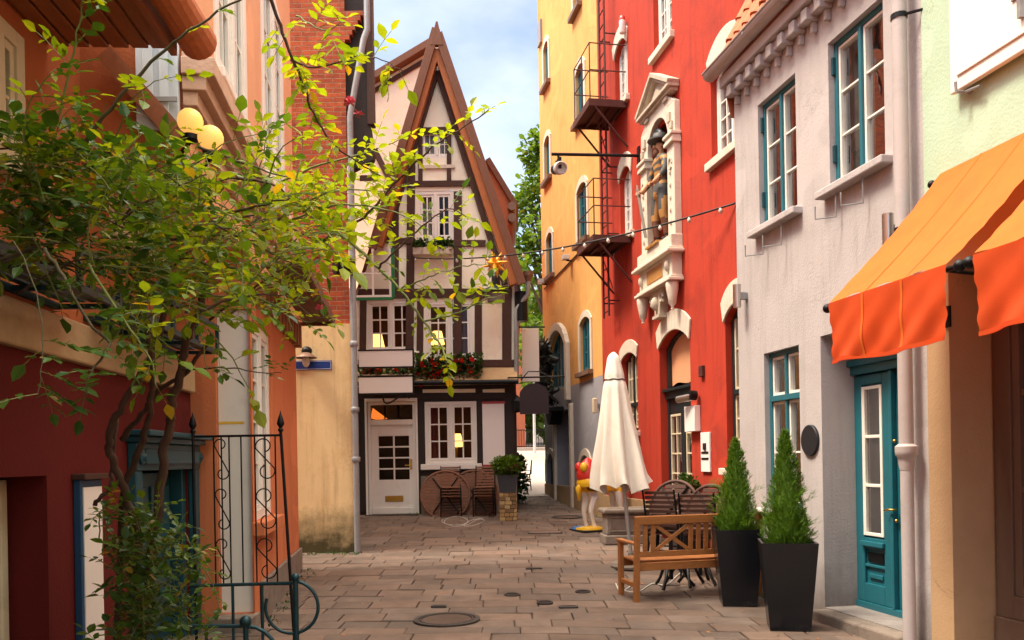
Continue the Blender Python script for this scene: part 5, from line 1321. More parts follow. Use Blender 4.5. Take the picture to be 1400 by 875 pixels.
# side eave on the right with red tiles and gutter
m = MB(); e0, e1 = XZ(676, 228), XZ(702, 285)
m.prism(F, [XZ(668, 215), XZ(703, 272), XZ(701, 300), XZ(672, 300)], -2.6, -.5); m.build('side_dormer', MAT['figure_red'], hh).data.materials[0] = MAT['terracotta']
m = MB(); m.beam(F, XZ(666, 208), XZ(706, 274), .12, -2.7, -.4); m.build('side_roof', MAT['timber_board'], hh)
for k, (py0) in enumerate((276, 292)):
    MB().tube([P(X(700, py0), -.3, Z(700, py0)), P(X(700, py0), -2.6, Z(700, py0))], .10, 10).build('side_gutter', MAT['copper_pipe'], hh, sm=50)
# left cream wall with sloping roof edge behind the gable
nb = thing('cream_house', 'cream house wall with sloping roof edge behind the timber gable', 'house', (-3.3, 20.6, gz(-3, 20)))
FN = Fr((0, 20.6), (1, 0), (0, -1)); h = lambda px, py: FN.hit(px, py)
m = MB(); m.prism(FN, [(h(440, 700)[0], 0), (h(600, 700)[0], 0), h(600, 58), h(505, 117), h(440, 158)], -3, 0); m.build('wall', MAT['cream_plaster'], nb)
for k, (w_, mt, dy, n1) in enumerate(((.16, 'timber_board', 0, .30), (.10, 'timber', 14, .06))):
    MB().beam(FN, h(430, 160+dy), h(597, 60+dy), w_, .003, n1).build('roof_edge', MAT[mt], nb, bev=.006)
tL = MB().beam(FN, h(512, 205), h(541, 262), .14, .003, .05); tL.build('brace', MAT['timber'], nb)
# rain pipe at the right corner
m = MB(); x0 = X(704, 480)
m.tube([P(X(722, 385), .18, Z(722, 385)), P(X(721, 395), .18, Z(721, 405)), P(X(712, 415), .14, Z(708, 415)), P(X(706, 425), .11, Z(706, 425)), P(X(706, 520), .11, Z(706, 526))], .055, 10)
o = m.build('rain_pipe', MAT['zinc'], None, org=P(x0, .1, Z(706, 526)), sm=60); tag(o, 'bent zinc rain pipe at the right corner of the timber house', 'downpipe')
MB().lathe([(.11, 0), (.12, .1), (.06, -.12)], P(X(722, 380), .18, Z(722, 380)), 12).build('hopper', MAT['copper_pipe'], o, sm=60)
MB().tube([P(X(714), .05, Z(714, 400)), P(X(714), .05, Z(714, 440))], .15, 10).build('wall_sleeve', MAT['black_iron'], o, sm=60)
# flower box, boards and signs
def leafquad(m, c, d, s, w=.5, rr=rnd, fold=.25):
    """pointed leaf with its base at c growing along d"""
    d = d.normalized(); up = Vector((rr.uniform(-.5, .5), rr.uniform(-.5, .5), 1)); x = d.cross(up)
    if x.length < .01: x = d.orthogonal()
    x.normalize(); n = x.cross(d).normalized(); f = s*fold*.3
    a = c; b = c+d*s*.35+x*s*w*.5+n*f; b2 = c+d*s*.7+x*s*w*.38+n*f*.6; e = c+d*s-n*f*.6; g2 = c+d*s*.7-x*s*w*.38+n*f*.6; g = c+d*s*.35-x*s*w*.5+n*f; mid = c+d*s*.5
    bi = len(m.v); m.v += [a, b, b2, e, g2, g, mid]
    m.f += [[bi, bi+1, bi+2, bi+6], [bi+6, bi+2, bi+3], [bi+6, bi+3, bi+4], [bi, bi+6, bi+4, bi+5]]; m.mi += [0]*4
def rdir(rr): 
    v = Vector((rr.gauss(0, 1), rr.gauss(0, 1), rr.gauss(0, 1))); return v.normalized()
def flowerbox(px0, px1, py0, py1, py2, label, k, nfl, nleaf, box=True, dep=.22):
    t = thing('flower_box', label, 'flower box', P(X((px0+px1)/2), .2, Z(600, py1)))
    rr = random.Random(k); x0, x1 = X(px0), X(px1); zb, zt, zl = Z(600, py1), Z(600, py0), Z(600, py2)
    if box: MB().box(F, x0, x1, .09, .09+dep, zl, zb).build('trough', MAT['white_stone'], t, bev=.015)
    m = MB()
    for i in range(nleaf):
        c = P(rr.uniform(x0, x1), .10+dep*.5+rr.gauss(0, .09), zb+(zt-zb)*rr.random()**1.1-.05*rr.random())
        leafquad(m, c, rdir(rr)+Vector((0, -.4, .25)), rr.uniform(.05, .10), .9, rr)
    m.build('foliage', MAT['ivy_leaf'], t, norec=True)
    for i in range(nfl):
        c = P(rr.uniform(x0, x1), .26+rr.gauss(0, .06), zb+(zt-zb)*rr.uniform(-.1, .85)); f = MB()
        for j in range(12): leafquad(f, c+rdir(rr)*.035, rdir(rr), .075, 1.0, rr)
        f.build('flower', MAT['flower_red'], t, norec=True)
    return t
flowerbox(566, 660, 486, 522, 524, 'red geraniums in a long box on the pent roof below the windows', 3, 34, 1500, box=True)
flowerbox(492, 566, 500, 512, 514, 'sparse red geraniums behind the two blank white signs', 4, 9, 420, box=True)
flowerbox(569, 622, 330, 342, 352, 'ivy in a pale window box under the upper gable window', 6, 0, 420)
s_ = on_wall('wall_board', 'tall blank white wall board with red edges right of the ground floor window', 'sign', F, F.R(660, 690, 550, 637), .055, .075, 'sign_white')
for py in (551, 637): 
    r = F.R(660, 690, py-2, py+1, .06); MB().box(F, r[0]-.01, r[1]+.01, .05, .085, r[2], r[3]).build('edge', MAT['sign_red'], s_)
def boardsign(px0, px1, py0, py1, d, label):
    a, b = at(px0, py1, d), at(px1, py0, d)
    t = thing('hanging_sign', label, 'sign', Vector(((a.x+b.x)/2, d, a.z)), 'blank white signs on the timber house')
    FS = Fr((0, d), (1, .0), (0, -1)); MB().box(FS, a.x, b.x, -.02, .02, a.z, b.z).build('board', MAT['sign_white'], t, bev=.004)
    m = MB(); m.box(FS, a.x-.02, b.x+.02, -.03, .03, b.z+.001, b.z+.03); m.box(FS, b.x+.001, b.x+.03, -.03, .03, a.z-.03, b.z+.03); m.box(FS, a.x-.02, b.x, -.03, .03, a.z-.03, a.z-.001)
    m.build('frame', MAT['black_iron'], t); m = MB(); m.box(FS, a.x-.1, a.x-.02, -.04, .04, a.z, a.z+.06); m.build('bracket', MAT['black_iron'], t)
    return t
boardsign(491, 564, 479, 502, 18.2, 'blank white hanging sign with dark edge, upper of the two')
t = boardsign(491, 564, 515, 538, 18.2, 'blank white hanging sign with dark edge, lower of the two, above the white door')
c = at(548, 545, 18.2); MB().tube([c+Vector((.28*math.cos(a)-.1, 0, .10*math.sin(a*2))) for a in [i*.35 for i in range(12)]], .02, 6).build('scroll', MAT['black_iron'], t, sm=60)
# green framed window leaf standing open, left
t = thing('open_window_leaf', 'open green framed window leaf on the upper left of the timber house', 'window leaf', at(515, 408, 18.6))
r = Fr((0, 18.6), (1, 0), (0, -1)); a = r.R(478, 537, 340, 408)
m = MB(); m.box(r, a[0], a[1], -.03, .03, a[2]-.04, a[2]+.02); m.box(r, a[1]-.03, a[1]+.04, -.03, .03, a[2]+.02, a[3]); m.build('green_frame', MAT['box_leaf'], t).data.materials[0] = M('green_paint', (.015, .16, .05), .5).m
m = MB(); m.box(r, a[0], a[1]-.031, -.025, .025, a[2]+.021, a[2]+.07); m.box(r, a[1]-.08, a[1]-.031, -.025, .025, a[2]+.07, a[3]); x = X(512)*18.6/19.2; m.box(r, x-.02, x+.02, -.02, .02, a[2]+.07, a[3]); m.box(r, a[0], a[1]-.081, -.018, .018, (a[2]+a[3])/2-.02, (a[2]+a[3])/2+.02); m.build('sash', white, t)
m = MB(); m.q(r.P(a[0], 0, a[2]), r.P(a[1], 0, a[2]), r.P(a[1], .001, a[3]), r.P(a[0], .001, a[3])); m.build('pane', MAT['glass'], t, norec=True)
# lamps behind the windows
for px, py, lb, s in ((516, 467, 'small lit table lamp in the left upper window', .17), (598, 463, 'small lit table lamp in the upper window above the geraniums', .17), (624, 603, 'lit shaded lamp in the ground floor window', .17)):
    p = at(px, py, 19.75); t = thing('table_lamp', lb, 'lamp', p-Vector((0, 0, .45)), 'lit lamps inside the timber house')
    MB().lathe([(s*.62, s), (s, -s*.8)], p, 16).build('lamp_shade', MAT['lamp_shade'], t, sm=60); MB().tube([p-Vector((0, 0, .14)), p-Vector((0, 0, .45))], .03, 8).build('stem', MAT['brass'], t)
p = at(509, 566, 20.0); t = thing('pendant_lamp', 'glowing orange shade behind the glass above the white door', 'lamp', p); MB().lathe([(.02, .14), (.36, -.12)], p, 14).build('lamp_shade', MAT['neon_orange'], t, sm=60); MB().tube([p+Vector((0, 0, .13)), p+Vector((0, 0, .4))], .01, 5).build('cord', MAT['cable_black'], t)
# star and lantern hanging in front of the gable
sc_ = at(676, 361, 18.3)
t = thing('star_ornament', 'orange many pointed star hanging by the barge board above a dark lantern', 'star', sc_)
m = MB(); rr = random.Random(2)
dirs = [Vector((math.cos(a), 0, math.sin(a))) for a in [i*math.pi/4+.2 for i in range(8)]] + [Vector((math.cos(a)*.6, -.75, math.sin(a)*.6)) for a in [i*math.pi/2 for i in range(4)]] + [Vector((math.cos(a)*.6, .75, math.sin(a)*.6)) for a in [i*math.pi/2+.5 for i in range(4)]]
for d in dirs: m.lathe([(.075, .02), (.002, .30)], sc_, 4, M=d.normalized().to_track_quat('Z', 'Y').to_matrix().to_4x4())
m.ball(sc_, .09, 8); m.build('spikes', MAT['star_orange'], t); MB().tube([sc_, at(676, 320, 18.55)], .008, 5).build('cord', MAT['cable_black'], t)
lc = at(678, 398, 18.6); t = thing('lantern', 'dark bell shaped lantern hanging below the orange star', 'lamp', lc)
MB().lathe([(.04, .45), (.09, .40), (.10, .12), (.30, .02), (.31, -.02), (.28, -.03)], lc, 16).build('hood', MAT['zinc'], t, sm=50).data.materials[0] = MAT['plaque_black']
MB().lathe([(.20, -.03), (.19, -.24), (.001, -.27)], lc, 14).build('glass_bowl', MAT['curtain_grey'], t, sm=60); MB().tube([lc+Vector((0, 0, .44)), at(678, 372, 18.6)], .012, 6).build('rod', MAT['black_iron'], t)
# ================================================================ string of lights across the alley
a = FRD.P(*[(lambda q: (q[0], 0, q[1]))(FRD.hit(1008, 277))][0]); b = at(560, 352, 18.9)
t = thing('string_lights', 'black cable with small clear bulbs strung across the alley from the red wall', 'string lights', a)
def sag(f): return a.lerp(b, f) - Vector((0, 0, .55*4*f*(1-f)*.5))
m = MB(); m.tube([sag(i/40) for i in range(41)], .014, 6); m.build('cable', MAT['cable_black'], t, sm=180)
for i in range(16):
    p = sag((i+.5)/16); m = MB(); m.lathe([(.012, 0), (.028, -.03), (.028, -.06), (.001, -.085)], p, 8); m.build('bulb', MAT['curtain_white'], t, sm=180)
# ================================================================ signs in the passage
t = thing('banner_sign', 'tall blank pale banner hanging on a rod between the timber and ochre houses', 'sign', at(725, 522, 20.2))
r = Fr((0, 20.2), (1, 0), (0, -1)); a = r.R(713.5, 737, 449, 522); MB().box(r, a[0], a[1], -.03, .03, a[2], a[3]).build('panel', MAT['sign_white'], t, bev=.01)
m = MB(); m.tube([at(708, 449, 20.2)+Vector((0, 0, .03)), at(745, 447, 20.2)], .02, 6); m.build('rod', MAT['black_iron'], t)
t = thing('arched_sign', 'dark brown blank sign with arched top hanging on scrolled irons', 'sign', at(730, 566, 18.0))
r = Fr((0, 18.0), (1, 0), (0, -1)); a = r.R(710.5, 750, 524, 566)
ar = segarc(a[0], a[1], a[2]+.45, a[3]-a[2]-.45, 14); MB().prism(r, [(a[0], a[2])] + ar + [(a[1], a[2])], -.03, .03).build('board', MAT['sign_dark'], t)
m = MB(); q = at(772, 521, 18); m.tube([at(694, 523, 18)+Vector((0, 0, .1)), q+Vector((0, 0, .1))], .018, 6); m.tube([at(712, 520, 18), at(722, 508, 18), at(738, 508, 18), at(752, 516, 18)], .014, 6); m.tube([at(752+9*math.cos(i*.6), 548+9*math.sin(i*.6), 18) for i in range(9)], .016, 6); m.build('bracket', MAT['black_iron'], t, sm=60)
u, z = FRD.hit(705, 500)
t = thing('wall_lantern', 'small dark wall lantern at the passage corner of the timber house', 'lamp', at(707, 566, 19.0)); p = at(707, 552, 19.0)
MB().lathe([(.03, .18), (.13, .06), (.13, .04), (.10, -.16), (.04, -.2)], p, 6).build('lantern_body', MAT['black_iron'], t); MB().tube([p+Vector((0, 0, .18)), p+Vector((-.1, .2, .25))], .015, 6).build('arm', MAT['black_iron'], t)
# ================================================================ beyond the passage
def brickblock(name, label, x0, x1, y, zt, nwx, nwz):
    FX = Fr((0, y), (1, 0), (0, -1)); t = thing(name, label, 'building', (x0, y, gz(0, y)))
    holes = []; g0_ = gz(0, y)
    for i in range(nwx):
        for j in range(nwz):
            cx = x0+(x1-x0)*(i+.5)/nwx; cz = g0_+1.2+j*3.0; holes.append((cx-.55, cx+.55, cz, cz+1.6, .15))
    m = MB(); wall(m, FX, x0, x1, g0_-1, zt, holes, back=8); m.build('wall', MAT['render_brick'], t)
    for h in holes: MB().box(FX, h[0], h[1], -.14, -.1, h[2], h[3]).box(FX, h[0]-.1, h[1]+.1, .003, .08, h[2]-.2, h[2]-.01).build('window', MAT['white_paint'], t)
    for h in holes: pass
    MB().box(FX, x0-.1, x1+.1, -8.2, .2, zt+.001, zt+.4).build('roof', MAT['timber_board'], t)
    return t
brickblock('brick_building', 'orange brick building with pale windows far beyond the passage', -9, at(718, 580, 44).x, 44, 9.5, 4, 3)
t = thing('iron_fence', 'dark iron railing fence at the far side of the square', 'fence', (1, 43, gz(1, 43)))
g_ = gz(1, 43); m = MB(); 
for h in (.15, 1.0): m.box(WF, -1, 5, 43-.02, 43+.02, g_+h, g_+h+.05)
m.build('rail', MAT['black_iron'], t)
m = MB()
for i in range(48): m.box(WF, -1+i*.125-.012, -1+i*.125+.012, 43-.012, 43+.012, g_, g_+1.05)
m.build('pickets', MAT['black_iron'], t); bpy.data.objects[m and t.children[-1].name]['kind'] = 'stuff'
MB().box(WF, -8, 8, 42, 42.4, g_-.5, g_+.12).build('kerb', MAT['sand_pave'], t, bev=.02)
p = at(731, 615, 40); t = thing('street_lamp', 'thin pale lamp post standing by the far iron fence', 'street lamp', (p.x, 40, gz(0, 40)))
MB().tube([(p.x, 40, gz(0, 40)), (p.x, 40, 6.2)], [.07, .045], 8).build('pole', MAT['zinc_pale'], t, sm=60); MB().lathe([(.1, 6.2), (.25, 6.5), (.28, 6.55), (.05, 6.7)], (p.x, 40, 0), 10).build('lantern', MAT['zinc'], t)
p = onp(716, 660); p = at(716, 660, 24); t = thing('cafe_chair', 'dark metal cafe chair on the bright square beyond the passage', 'chair', (p.x, 24, gz(p.x, 24)+.02))
m = MB(); m.box(WF, -.2, .2, -.2, .2, .43, .46); m.build('seat', MAT['black_iron'], t, local=True)
m = MB(); m.tube([(.19, -.18, .45), (.24, -.18, .85), (.24, .18, .85), (.19, .18, .45)], .014, 6); m.tube([(.22, 0, .45), (.24, 0, .85)], .012, 6); m.build('backrest', MAT['black_iron'], t, local=True)
for sx in (-1, 1):
    for sy in (-1, 1): MB().tube([(sx*.17, sy*.17, .43), (sx*.21, sy*.2, 0)], .013, 6).build('leg', MAT['black_iron'], t, local=True)
# ================================================================ figures
def skinbody(name, pts, edges, parent, mats, paint, sub=2, org=None):
    """one continuous body grown from joints (position, radius)"""
    me = bpy.data.meshes.new(name); me.from_pydata([p for p, r in pts], edges, [])
    ob = bpy.data.objects.new(name, me); COL.objects.link(ob)
    md = ob.modifiers.new('skin', 'SKIN'); md.use_smooth_shade = True; md.branch_smoothing = .3
    for i, (p, r) in enumerate(pts):
        r = r if isinstance(r, tuple) else (r, r); me.skin_vertices[0].data[i].radius = r
    me.skin_vertices[0].data[0].use_root = True
    sd = ob.modifiers.new('sub', 'SUBSURF'); sd.levels = sub; sd.render_levels = sub
    bpy.context.view_layer.update()
    dg = bpy.context.evaluated_depsgraph_get(); m2 = bpy.data.meshes.new_from_object(ob.evaluated_get(dg)); m2.name = name
    ob.modifiers.clear(); ob.data = m2
    m2.materials.clear()
    for m in mats: m2.materials.append(m)
    for p in m2.polygons: p.material_index = paint(p.center); p.use_smooth = True
    if parent is not None: ob.parent = parent
    WL[ob.name] = Vector()
    return ob
# painted wooden warrior in the niche; local frame: x along wall, y outward, z up
un_z = NZ0 + .01
R3 = Matrix((FRD.u.to_tuple(), FRD.n.to_tuple(), (0, 0, 1))).transposed()
base = FRD.P(un, -.02, un_z)
t = thing('warrior_statue', 'painted wooden soldier statue with feathered hat holding a sword in the niche', 'statue', base)
t.rotation_euler = R3.to_euler()
S = 1.0
# statue's right arm points towards +x (far side = photo left)
J = [((0, .06, .92), (.15, .12)), ((0, .06, 1.10), (.14, .11)), ((0, .07, 1.30), (.19, .13)), ((0, .06, 1.44), (.12, .09)), ((0, .07, 1.52), (.06, .06)), ((0, .08, 1.60), (.085, .095)), ((0, .08, 1.70), (.08, .09)),
     ((.22, .06, 1.38), (.085, .08)), ((.33, .12, 1.16), (.065, .065)), ((.36, .24, 1.0), (.05, .05)), ((.37, .29, .95), (.045, .045)),
     ((-.22, .06, 1.38), (.085, .08)), ((-.30, .10, 1.12), (.065, .065)), ((-.18, .22, 1.0), (.05, .05)), ((-.10, .24, .98), (.045, .045)),
     ((.12, .06, .82), (.14, .12)), ((.13, .12, .50), (.085, .09)), ((.14, .10, .28), (.075, .08)), ((.14, .08, .07), (.05, .055)), ((.16, .20, .035), (.05, .035)),
     ((-.12, .05, .82), (.14, .12)), ((-.13, .08, .50), (.085, .09)), ((-.14, .03, .28), (.075, .08)), ((-.14, .02, .07), (.05, .055)), ((-.18, .13, .035), (.05, .035))]
E = [(0, 1), (1, 2), (2, 3), (3, 4), (4, 5), (5, 6), (3, 7), (7, 8), (8, 9), (9, 10), (3, 11), (11, 12), (12, 13), (13, 14), (0, 15), (15, 16), (16, 17), (17, 18), (18, 19), (0, 20), (20, 21), (21, 22), (22, 23), (23, 24)]
def wp(c):
    if c.z > 1.53: return 0
    if c.z > .98 and abs(c.x) < .30 and c.y < .17: return 1 if int((c.z*17)) % 2 else 2
    if abs(c.x) > .15 and c.z > .92: return 0 if c.y > .19 else 2
    if c.z > .86: return 2
    if c.z > .52: return 1 if math.sin(c.x*26+c.z*3) > -.1 else 2
    if c.z > .40: return 1
    if c.z > .14: return 3
    return 4
body = skinbody('body', [(Vector(p), r) for p, r in J], E, t, [MAT['skin_paint'], MAT['ochre_paint'], MAT['slate_paint'], MAT['timber_board'], MAT['dark_timber']], wp)
m = MB(); m.lathe([(.21, .0), (.21, .02), (.12, .05), (.11, .12), (.04, .15)], (0, .07, 1.715), 16); m.build('hat', MAT['slate_paint'], t, local=True, sm=60)
for k in range(3): 
    m = MB(); m.tube([(.05*k-.06, .06, 1.80), (.12+.06*k, .02, 1.93), (.26+.03*k, .05, 1.90-.04*k), (.30, .10, 1.80-.04*k)], [.05, .07, .06, .015], 8); m.build('feather', MAT['plaque_black'], t, local=True, sm=180)
m = MB(); m.ball((0, .175, 1.615), .024, 8, (1, 1, 1.4)); m.build('nose', MAT['skin_paint'], t, local=True, sm=180)
for sx in (-1, 1): MB().ball((sx*.035, .168, 1.65), .014, 8, (1.2, .6, 1)).build('eye', MAT['plaque_black'], t, local=True, sm=180); MB().ball((sx*.092, .08, 1.63), .022, 8, (.5, 1, 1.4)).build('ear', MAT['skin_paint'], t, local=True, sm=180)
MB().ball((0, .165, 1.57), .03, 8, (1.3, .5, .5)).build('mouth', MAT['sign_red'], t, local=True, sm=180); MB().ball((0, .14, 1.52), .07, 10, (1, .7, 1.2)).build('beard', MAT['timber_board'], t, local=True, sm=180)
for bx, by, bz, s1 in ((.37, .29, .95, 1), (-.10, .24, .98, -1)):
    for f_ in range(4): MB().tube([(bx-.03*s1+f_*.02*s1, by+.0, bz+.01), (bx-.03*s1+f_*.02*s1, by+.07, bz), (bx-.03*s1+f_*.02*s1, by+.06, bz-.05-.004*f_)], [.013, .012, .009], 6).build('finger', MAT['skin_paint'], t, local=True, sm=180)
    MB().tube([(bx-.045*s1, by-.01, bz), (bx-.055*s1, by+.05, bz+.015)], [.014, .010], 6).build('thumb', MAT['skin_paint'], t, local=True, sm=180)
m = MB(); m.bar((.37, .34, 1.02), (-.04, .36, .10), .05, .014, (0, 1, 0)); m.bar((.37-.10, .345, .90), (.37+.05, .345, .98), .03, .03); m.tube([(.37, .34, 1.0), (.41, .335, 1.10)], .018, 8); m.build('sword', MAT['weathered_stone'], t, local=True)
MB().box(WF, -.28, .28, -.1, .26, -.03, .005).build('foot_base', MAT['ochre_paint'], t, local=True)
# painted horse figure on a base by the parasol
p = at(809, 722, 15.6); p.z = gz(p.x, p.y)+.02
t = thing('horse_statue', 'white painted horse figure in red and yellow dress on a small base behind the parasol', 'statue', p, rotz=RAD(25))
J = [((0, 0, .86), (.17, .19)), ((.25, 0, .86), (.17, .19)), ((.50, 0, .88), (.17, .2)), ((.62, 0, 1.0), (.12, .15)), ((.72, 0, 1.18), (.085, .11)), ((.80, 0, 1.32), (.08, .09)), ((.95, 0, 1.22), (.055, .06)), ((1.02, 0, 1.16), (.05, .05)),
     ((-.06, .10, .78), (.12, .14)), ((-.02, .11, .60), (.08, .09)), ((-.10, .11, .36), (.05, .055)), ((-.07, .11, .14), (.035, .035)), ((-.03, .11, .03), (.055, .05)),
     ((-.06, -.10, .78), (.12, .14)), ((.0, -.11, .60), (.08, .09)), ((-.08, -.11, .36), (.05, .055)), ((-.03, -.11, .14), (.035, .035)), ((.01, -.11, .03), (.055, .05)),
     ((.52, .10, .74), (.09, .1)), ((.54, .11, .42), (.05, .055)), ((.53, .11, .14), (.035, .035)), ((.57, .11, .03), (.055, .05)),
     ((.52, -.10, .74), (.09, .1)), ((.56, -.11, .42), (.05, .055)), ((.55, -.11, .14), (.035, .035)), ((.59, -.11, .03), (.055, .05))]
E = [(0, 1), (1, 2), (2, 3), (3, 4), (4, 5), (5, 6), (6, 7), (0, 8), (8, 9), (9, 10), (10, 11), (11, 12), (0, 13), (13, 14), (14, 15), (15, 16), (16, 17), (2, 18), (18, 19), (19, 20), (20, 21), (2, 22), (22, 23), (23, 24), (24, 25)]
def hp(c):
    if c.z > .88 and c.x < .62: return 2
    if c.z > .70 and c.x < .62: return 1
    return 0
skinbody('body', [(Vector(a), r) for a, r in J], E, t, [MAT['figure_white'], MAT['figure_yellow'], MAT['figure_red']], hp)
m = MB()    # red collar rising over the rump and yellow sash
m.lathe([(.20, 0), (.23, .10), (.16, .28), (.10, .36), (.02, .42)], (-.06, 0, .92), 14, rx=1, ry=.9); m.build('jacket', MAT['figure_red'], t, local=True, sm=60)
MB().lathe([(.215, 0), (.235, .07), (.2, .15)], (-.05, 0, .80), 14).build('sash', MAT['figure_yellow'], t, local=True, sm=60)
for sx, mt in ((-1, 'figure_yellow'), (1, 'figure_red')): MB().ball((-.20, sx*.10, 1.16), .075, 10, (1, 1, 1.3)).build('rosette', MAT[mt], t, local=True, sm=180)
MB().tube([(-.18, 0, .90), (-.27, 0, .78), (-.26, 0, .55)], [.04, .06, .02], 8).build('tail', MAT['figure_yellow'], t, local=True, sm=180)
for s1 in (-1, 1): MB().tube([(.78, s1*.05, 1.37), (.77, s1*.07, 1.50)], [.04, .01], 8).build('ear', MAT['figure_white'], t, local=True, sm=180)
MB().tube([(.60, 0, 1.14), (.68, 0, 1.30), (.76, 0, 1.42)], [.05, .06, .03], 8).build('mane', MAT['figure_yellow'], t, local=True, sm=180)
m = MB(); m.box(WF, -.32, .85, -.30, .30, -.06, .015); m.build('base', MAT['plaque_black'], t, local=True, bev=.01)
MB().lathe([(.27, .016), (.26, .05), (.15, .07)], (-.05, 0, 0), 20, ry=1).build('base_disc', MAT['figure_yellow'], t, local=True, sm=60); MB().lathe([(.18, .017), (.15, .06), (.05, .075)], (-.16, .12, 0), 16).build('blue_pad', MAT['figure_blue'], t, local=True, sm=60)
# ================================================================ furniture
def planter(px, py, d, rz, label):
    p = at(px, py, d); p.z = gz(p.x, p.y)+.008
    t = thing('planter', label, 'planter', p, 'tall black tapered planters', rotz=rz)
    m = MB(); a, b, h = .175, .245, .80
    def ring(s, z): return [Vector((x*s, y*s, z)) for x, y in ((-1, -1), (1, -1), (1, 1), (-1, 1))]
    r = [ring(a, 0), ring(b, h), ring(b-.022, h), ring(b-.03, h-.07)]
    for i in range(3):
        for k in range(4): m.q(r[i][k], r[i][(k+1) % 4], r[i+1][(k+1) % 4], r[i+1][k])
    m.q(*r[0]); m.build('pot', MAT['planter_black'], t, local=True, bev=.008)
    m = MB(); s = ring(b-.026, h-.06); c = Vector((0, 0, h-.045))
    for k in range(4): m.q(s[k], s[(k+1) % 4], c)
    m.build('soil', MAT['soil'], t, local=True)
    return p
def conifer(p, h, r, label, k):
    t = thing('conifer', label, 'shrub', p + Vector((0, 0, .74)), 'small conifers in black planters')
    rr = random.Random(k); m = MB()
    def rad(f, a): return r*(min(1, (1-f)**.72*1.08))*(.55+.45*min(1, f*7+.35))*(1+.16*math.sin(a*3+f*9+k)+.10*math.sin(a*7-f*17))
    for i in range(4300):
        f = rr.random()**1.35; a = rr.uniform(0, 6.283); q = rr.random()**.35
        R_ = rad(f, a)*q; c = Vector((R_*math.cos(a), R_*math.sin(a), f*h*.96+.0))
        d = Vector((math.cos(a)*.55, math.sin(a)*.55, 1.0)) + rdir(rr)*.6
        d.normalize(); s = rr.uniform(.030, .062)*(1.1-.35*f)
        # feathery spray: short stalk with paired needles
        x = d.cross(rdir(rr)).normalized()
        for j in range(4):
            e = c + d*s*(.2+j*.25); l = s*.38*(1-j*.16)
            for sg_ in (-1, 1):
                tip = e + d*l*.8 + x*sg_*l*.75; w_ = d.cross(x)*.0022 + d*.004
                m.q(e-w_, tip, e+w_)
        m.q(c-x*.003, c+d*s, c+x*.003)
    for i in range(9):
        a = rr.uniform(0, 6.28); f = rr.uniform(.05, .6); c = Vector((rad(f, a)*math.cos(a), rad(f, a)*math.sin(a), f*h))
        for j in range(12):
            d = Vector((math.cos(a), math.sin(a), .7)) + rdir(rr)*.4; d.normalize(); s = .07; x = d.cross(rdir(rr)).normalized(); e = c+d*.02*j*.5
            m.q(e, e+d*s+x*.02, e+x*.006); m.q(e, e+d*s-x*.02, e-x*.006)
    m.build('foliage', MAT['conifer_leaf'], t, local=True, norec=True)
    m = MB(); m.tube([(0, 0, -.03), (.01, 0, h*.5), (0, 0, h*.9)], [.02, .012, .004], 6); m.build('trunk', MAT['bark'], t, local=True)
    m = MB(); m.lathe([(r*.5, .03), (r*.66, h*.16), (r*.5, h*.45), (r*.22, h*.75), (.005, h*.93)], (0, 0, 0), 10); o = m.build('inner_twigs', MAT['conifer_leaf'], t, local=True, sm=180)
p1 = planter(1078, 860, 7.72, RAD(-12), 'black tapered planter nearest the teal front door')
p2 = planter(1009, 824, 8.95, RAD(-8), 'black tapered planter at the right end of the wooden bench')
conifer(p1, 1.10, .205, 'pointed bright green conifer nearest the teal front door', 3)
conifer(p2, 1.04, .215, 'pointed bright green conifer by the right end of the bench', 8)
# bench seen from behind
p = at(868, 826, 9.05); p.z = gz(p.x, p.y)+.01
t = thing('park_bench', 'brown wooden garden bench with crossed back slats in front of the planters', 'bench', p, rotz=RAD(13))
W_ = 1.5; bw = MAT['bench_wood']
def lb_(m, x0, x1, y0, y1, z0, z1): return m.box(WF, x0, x1, y0, y1, z0, z1)
for x in (0, W_-.06):
    m = MB(); m.hexa([Vector(v) for v in ((x, .0, 0), (x+.06, .0, 0), (x+.06, .06, 0), (x, .06, 0), (x, -.06, .93), (x+.06, -.06, .93), (x+.06, -.01, .93), (x, -.01, .93))]); m.build('leg', bw, t, local=True, bev=.006)
    MB().box(WF, x+.002, x+.058, .46, .52, 0, .62).build('leg', bw, t, local=True, bev=.006)
    MB().box(WF, x-.005, x+.065, -.02, .55, .621, .65).build('armrest', bw, t, local=True, bev=.008)
    m = MB(); m.box(WF, x+.01, x+.05, .061, .459, .16, .21); m.build('side_rail', bw, t, local=True, bev=.004)
m = MB()
for k in range(5): m.box(WF, -.0+.062, W_-.062, .07+k*.095, .155+k*.095, .425, .448)
m.build('seat', bw, t, local=True, bev=.005)
m = MB(); m.box(WF, .062, W_-.062, .015, .05, .34, .424); m.box(WF, .062, W_-.062, .50, .53, .34, .424); m.build('apron', bw, t, local=True, bev=.004)
yb = lambda z: -.06*z/.93+.015
m = MB(); z = .885; m.hexa([Vector(v) for v in ((.0, yb(z)-.01, z-.045), (W_, yb(z)-.01, z-.045), (W_, yb(z)+.035, z-.045), (.0, yb(z)+.035, z-.045), (.0, yb(z)-.015, z+.05), (W_, yb(z)-.015, z+.05), (W_, yb(z)+.03, z+.05), (.0, yb(z)+.03, z+.05))]); m.build('top_rail', bw, t, local=True, bev=.008)
m = MB(); z = .52; m.box(WF, .061, W_-.061, yb(z), yb(z)+.035, z-.03, z+.03); m.build('lower_rail', bw, t, local=True, bev=.005)
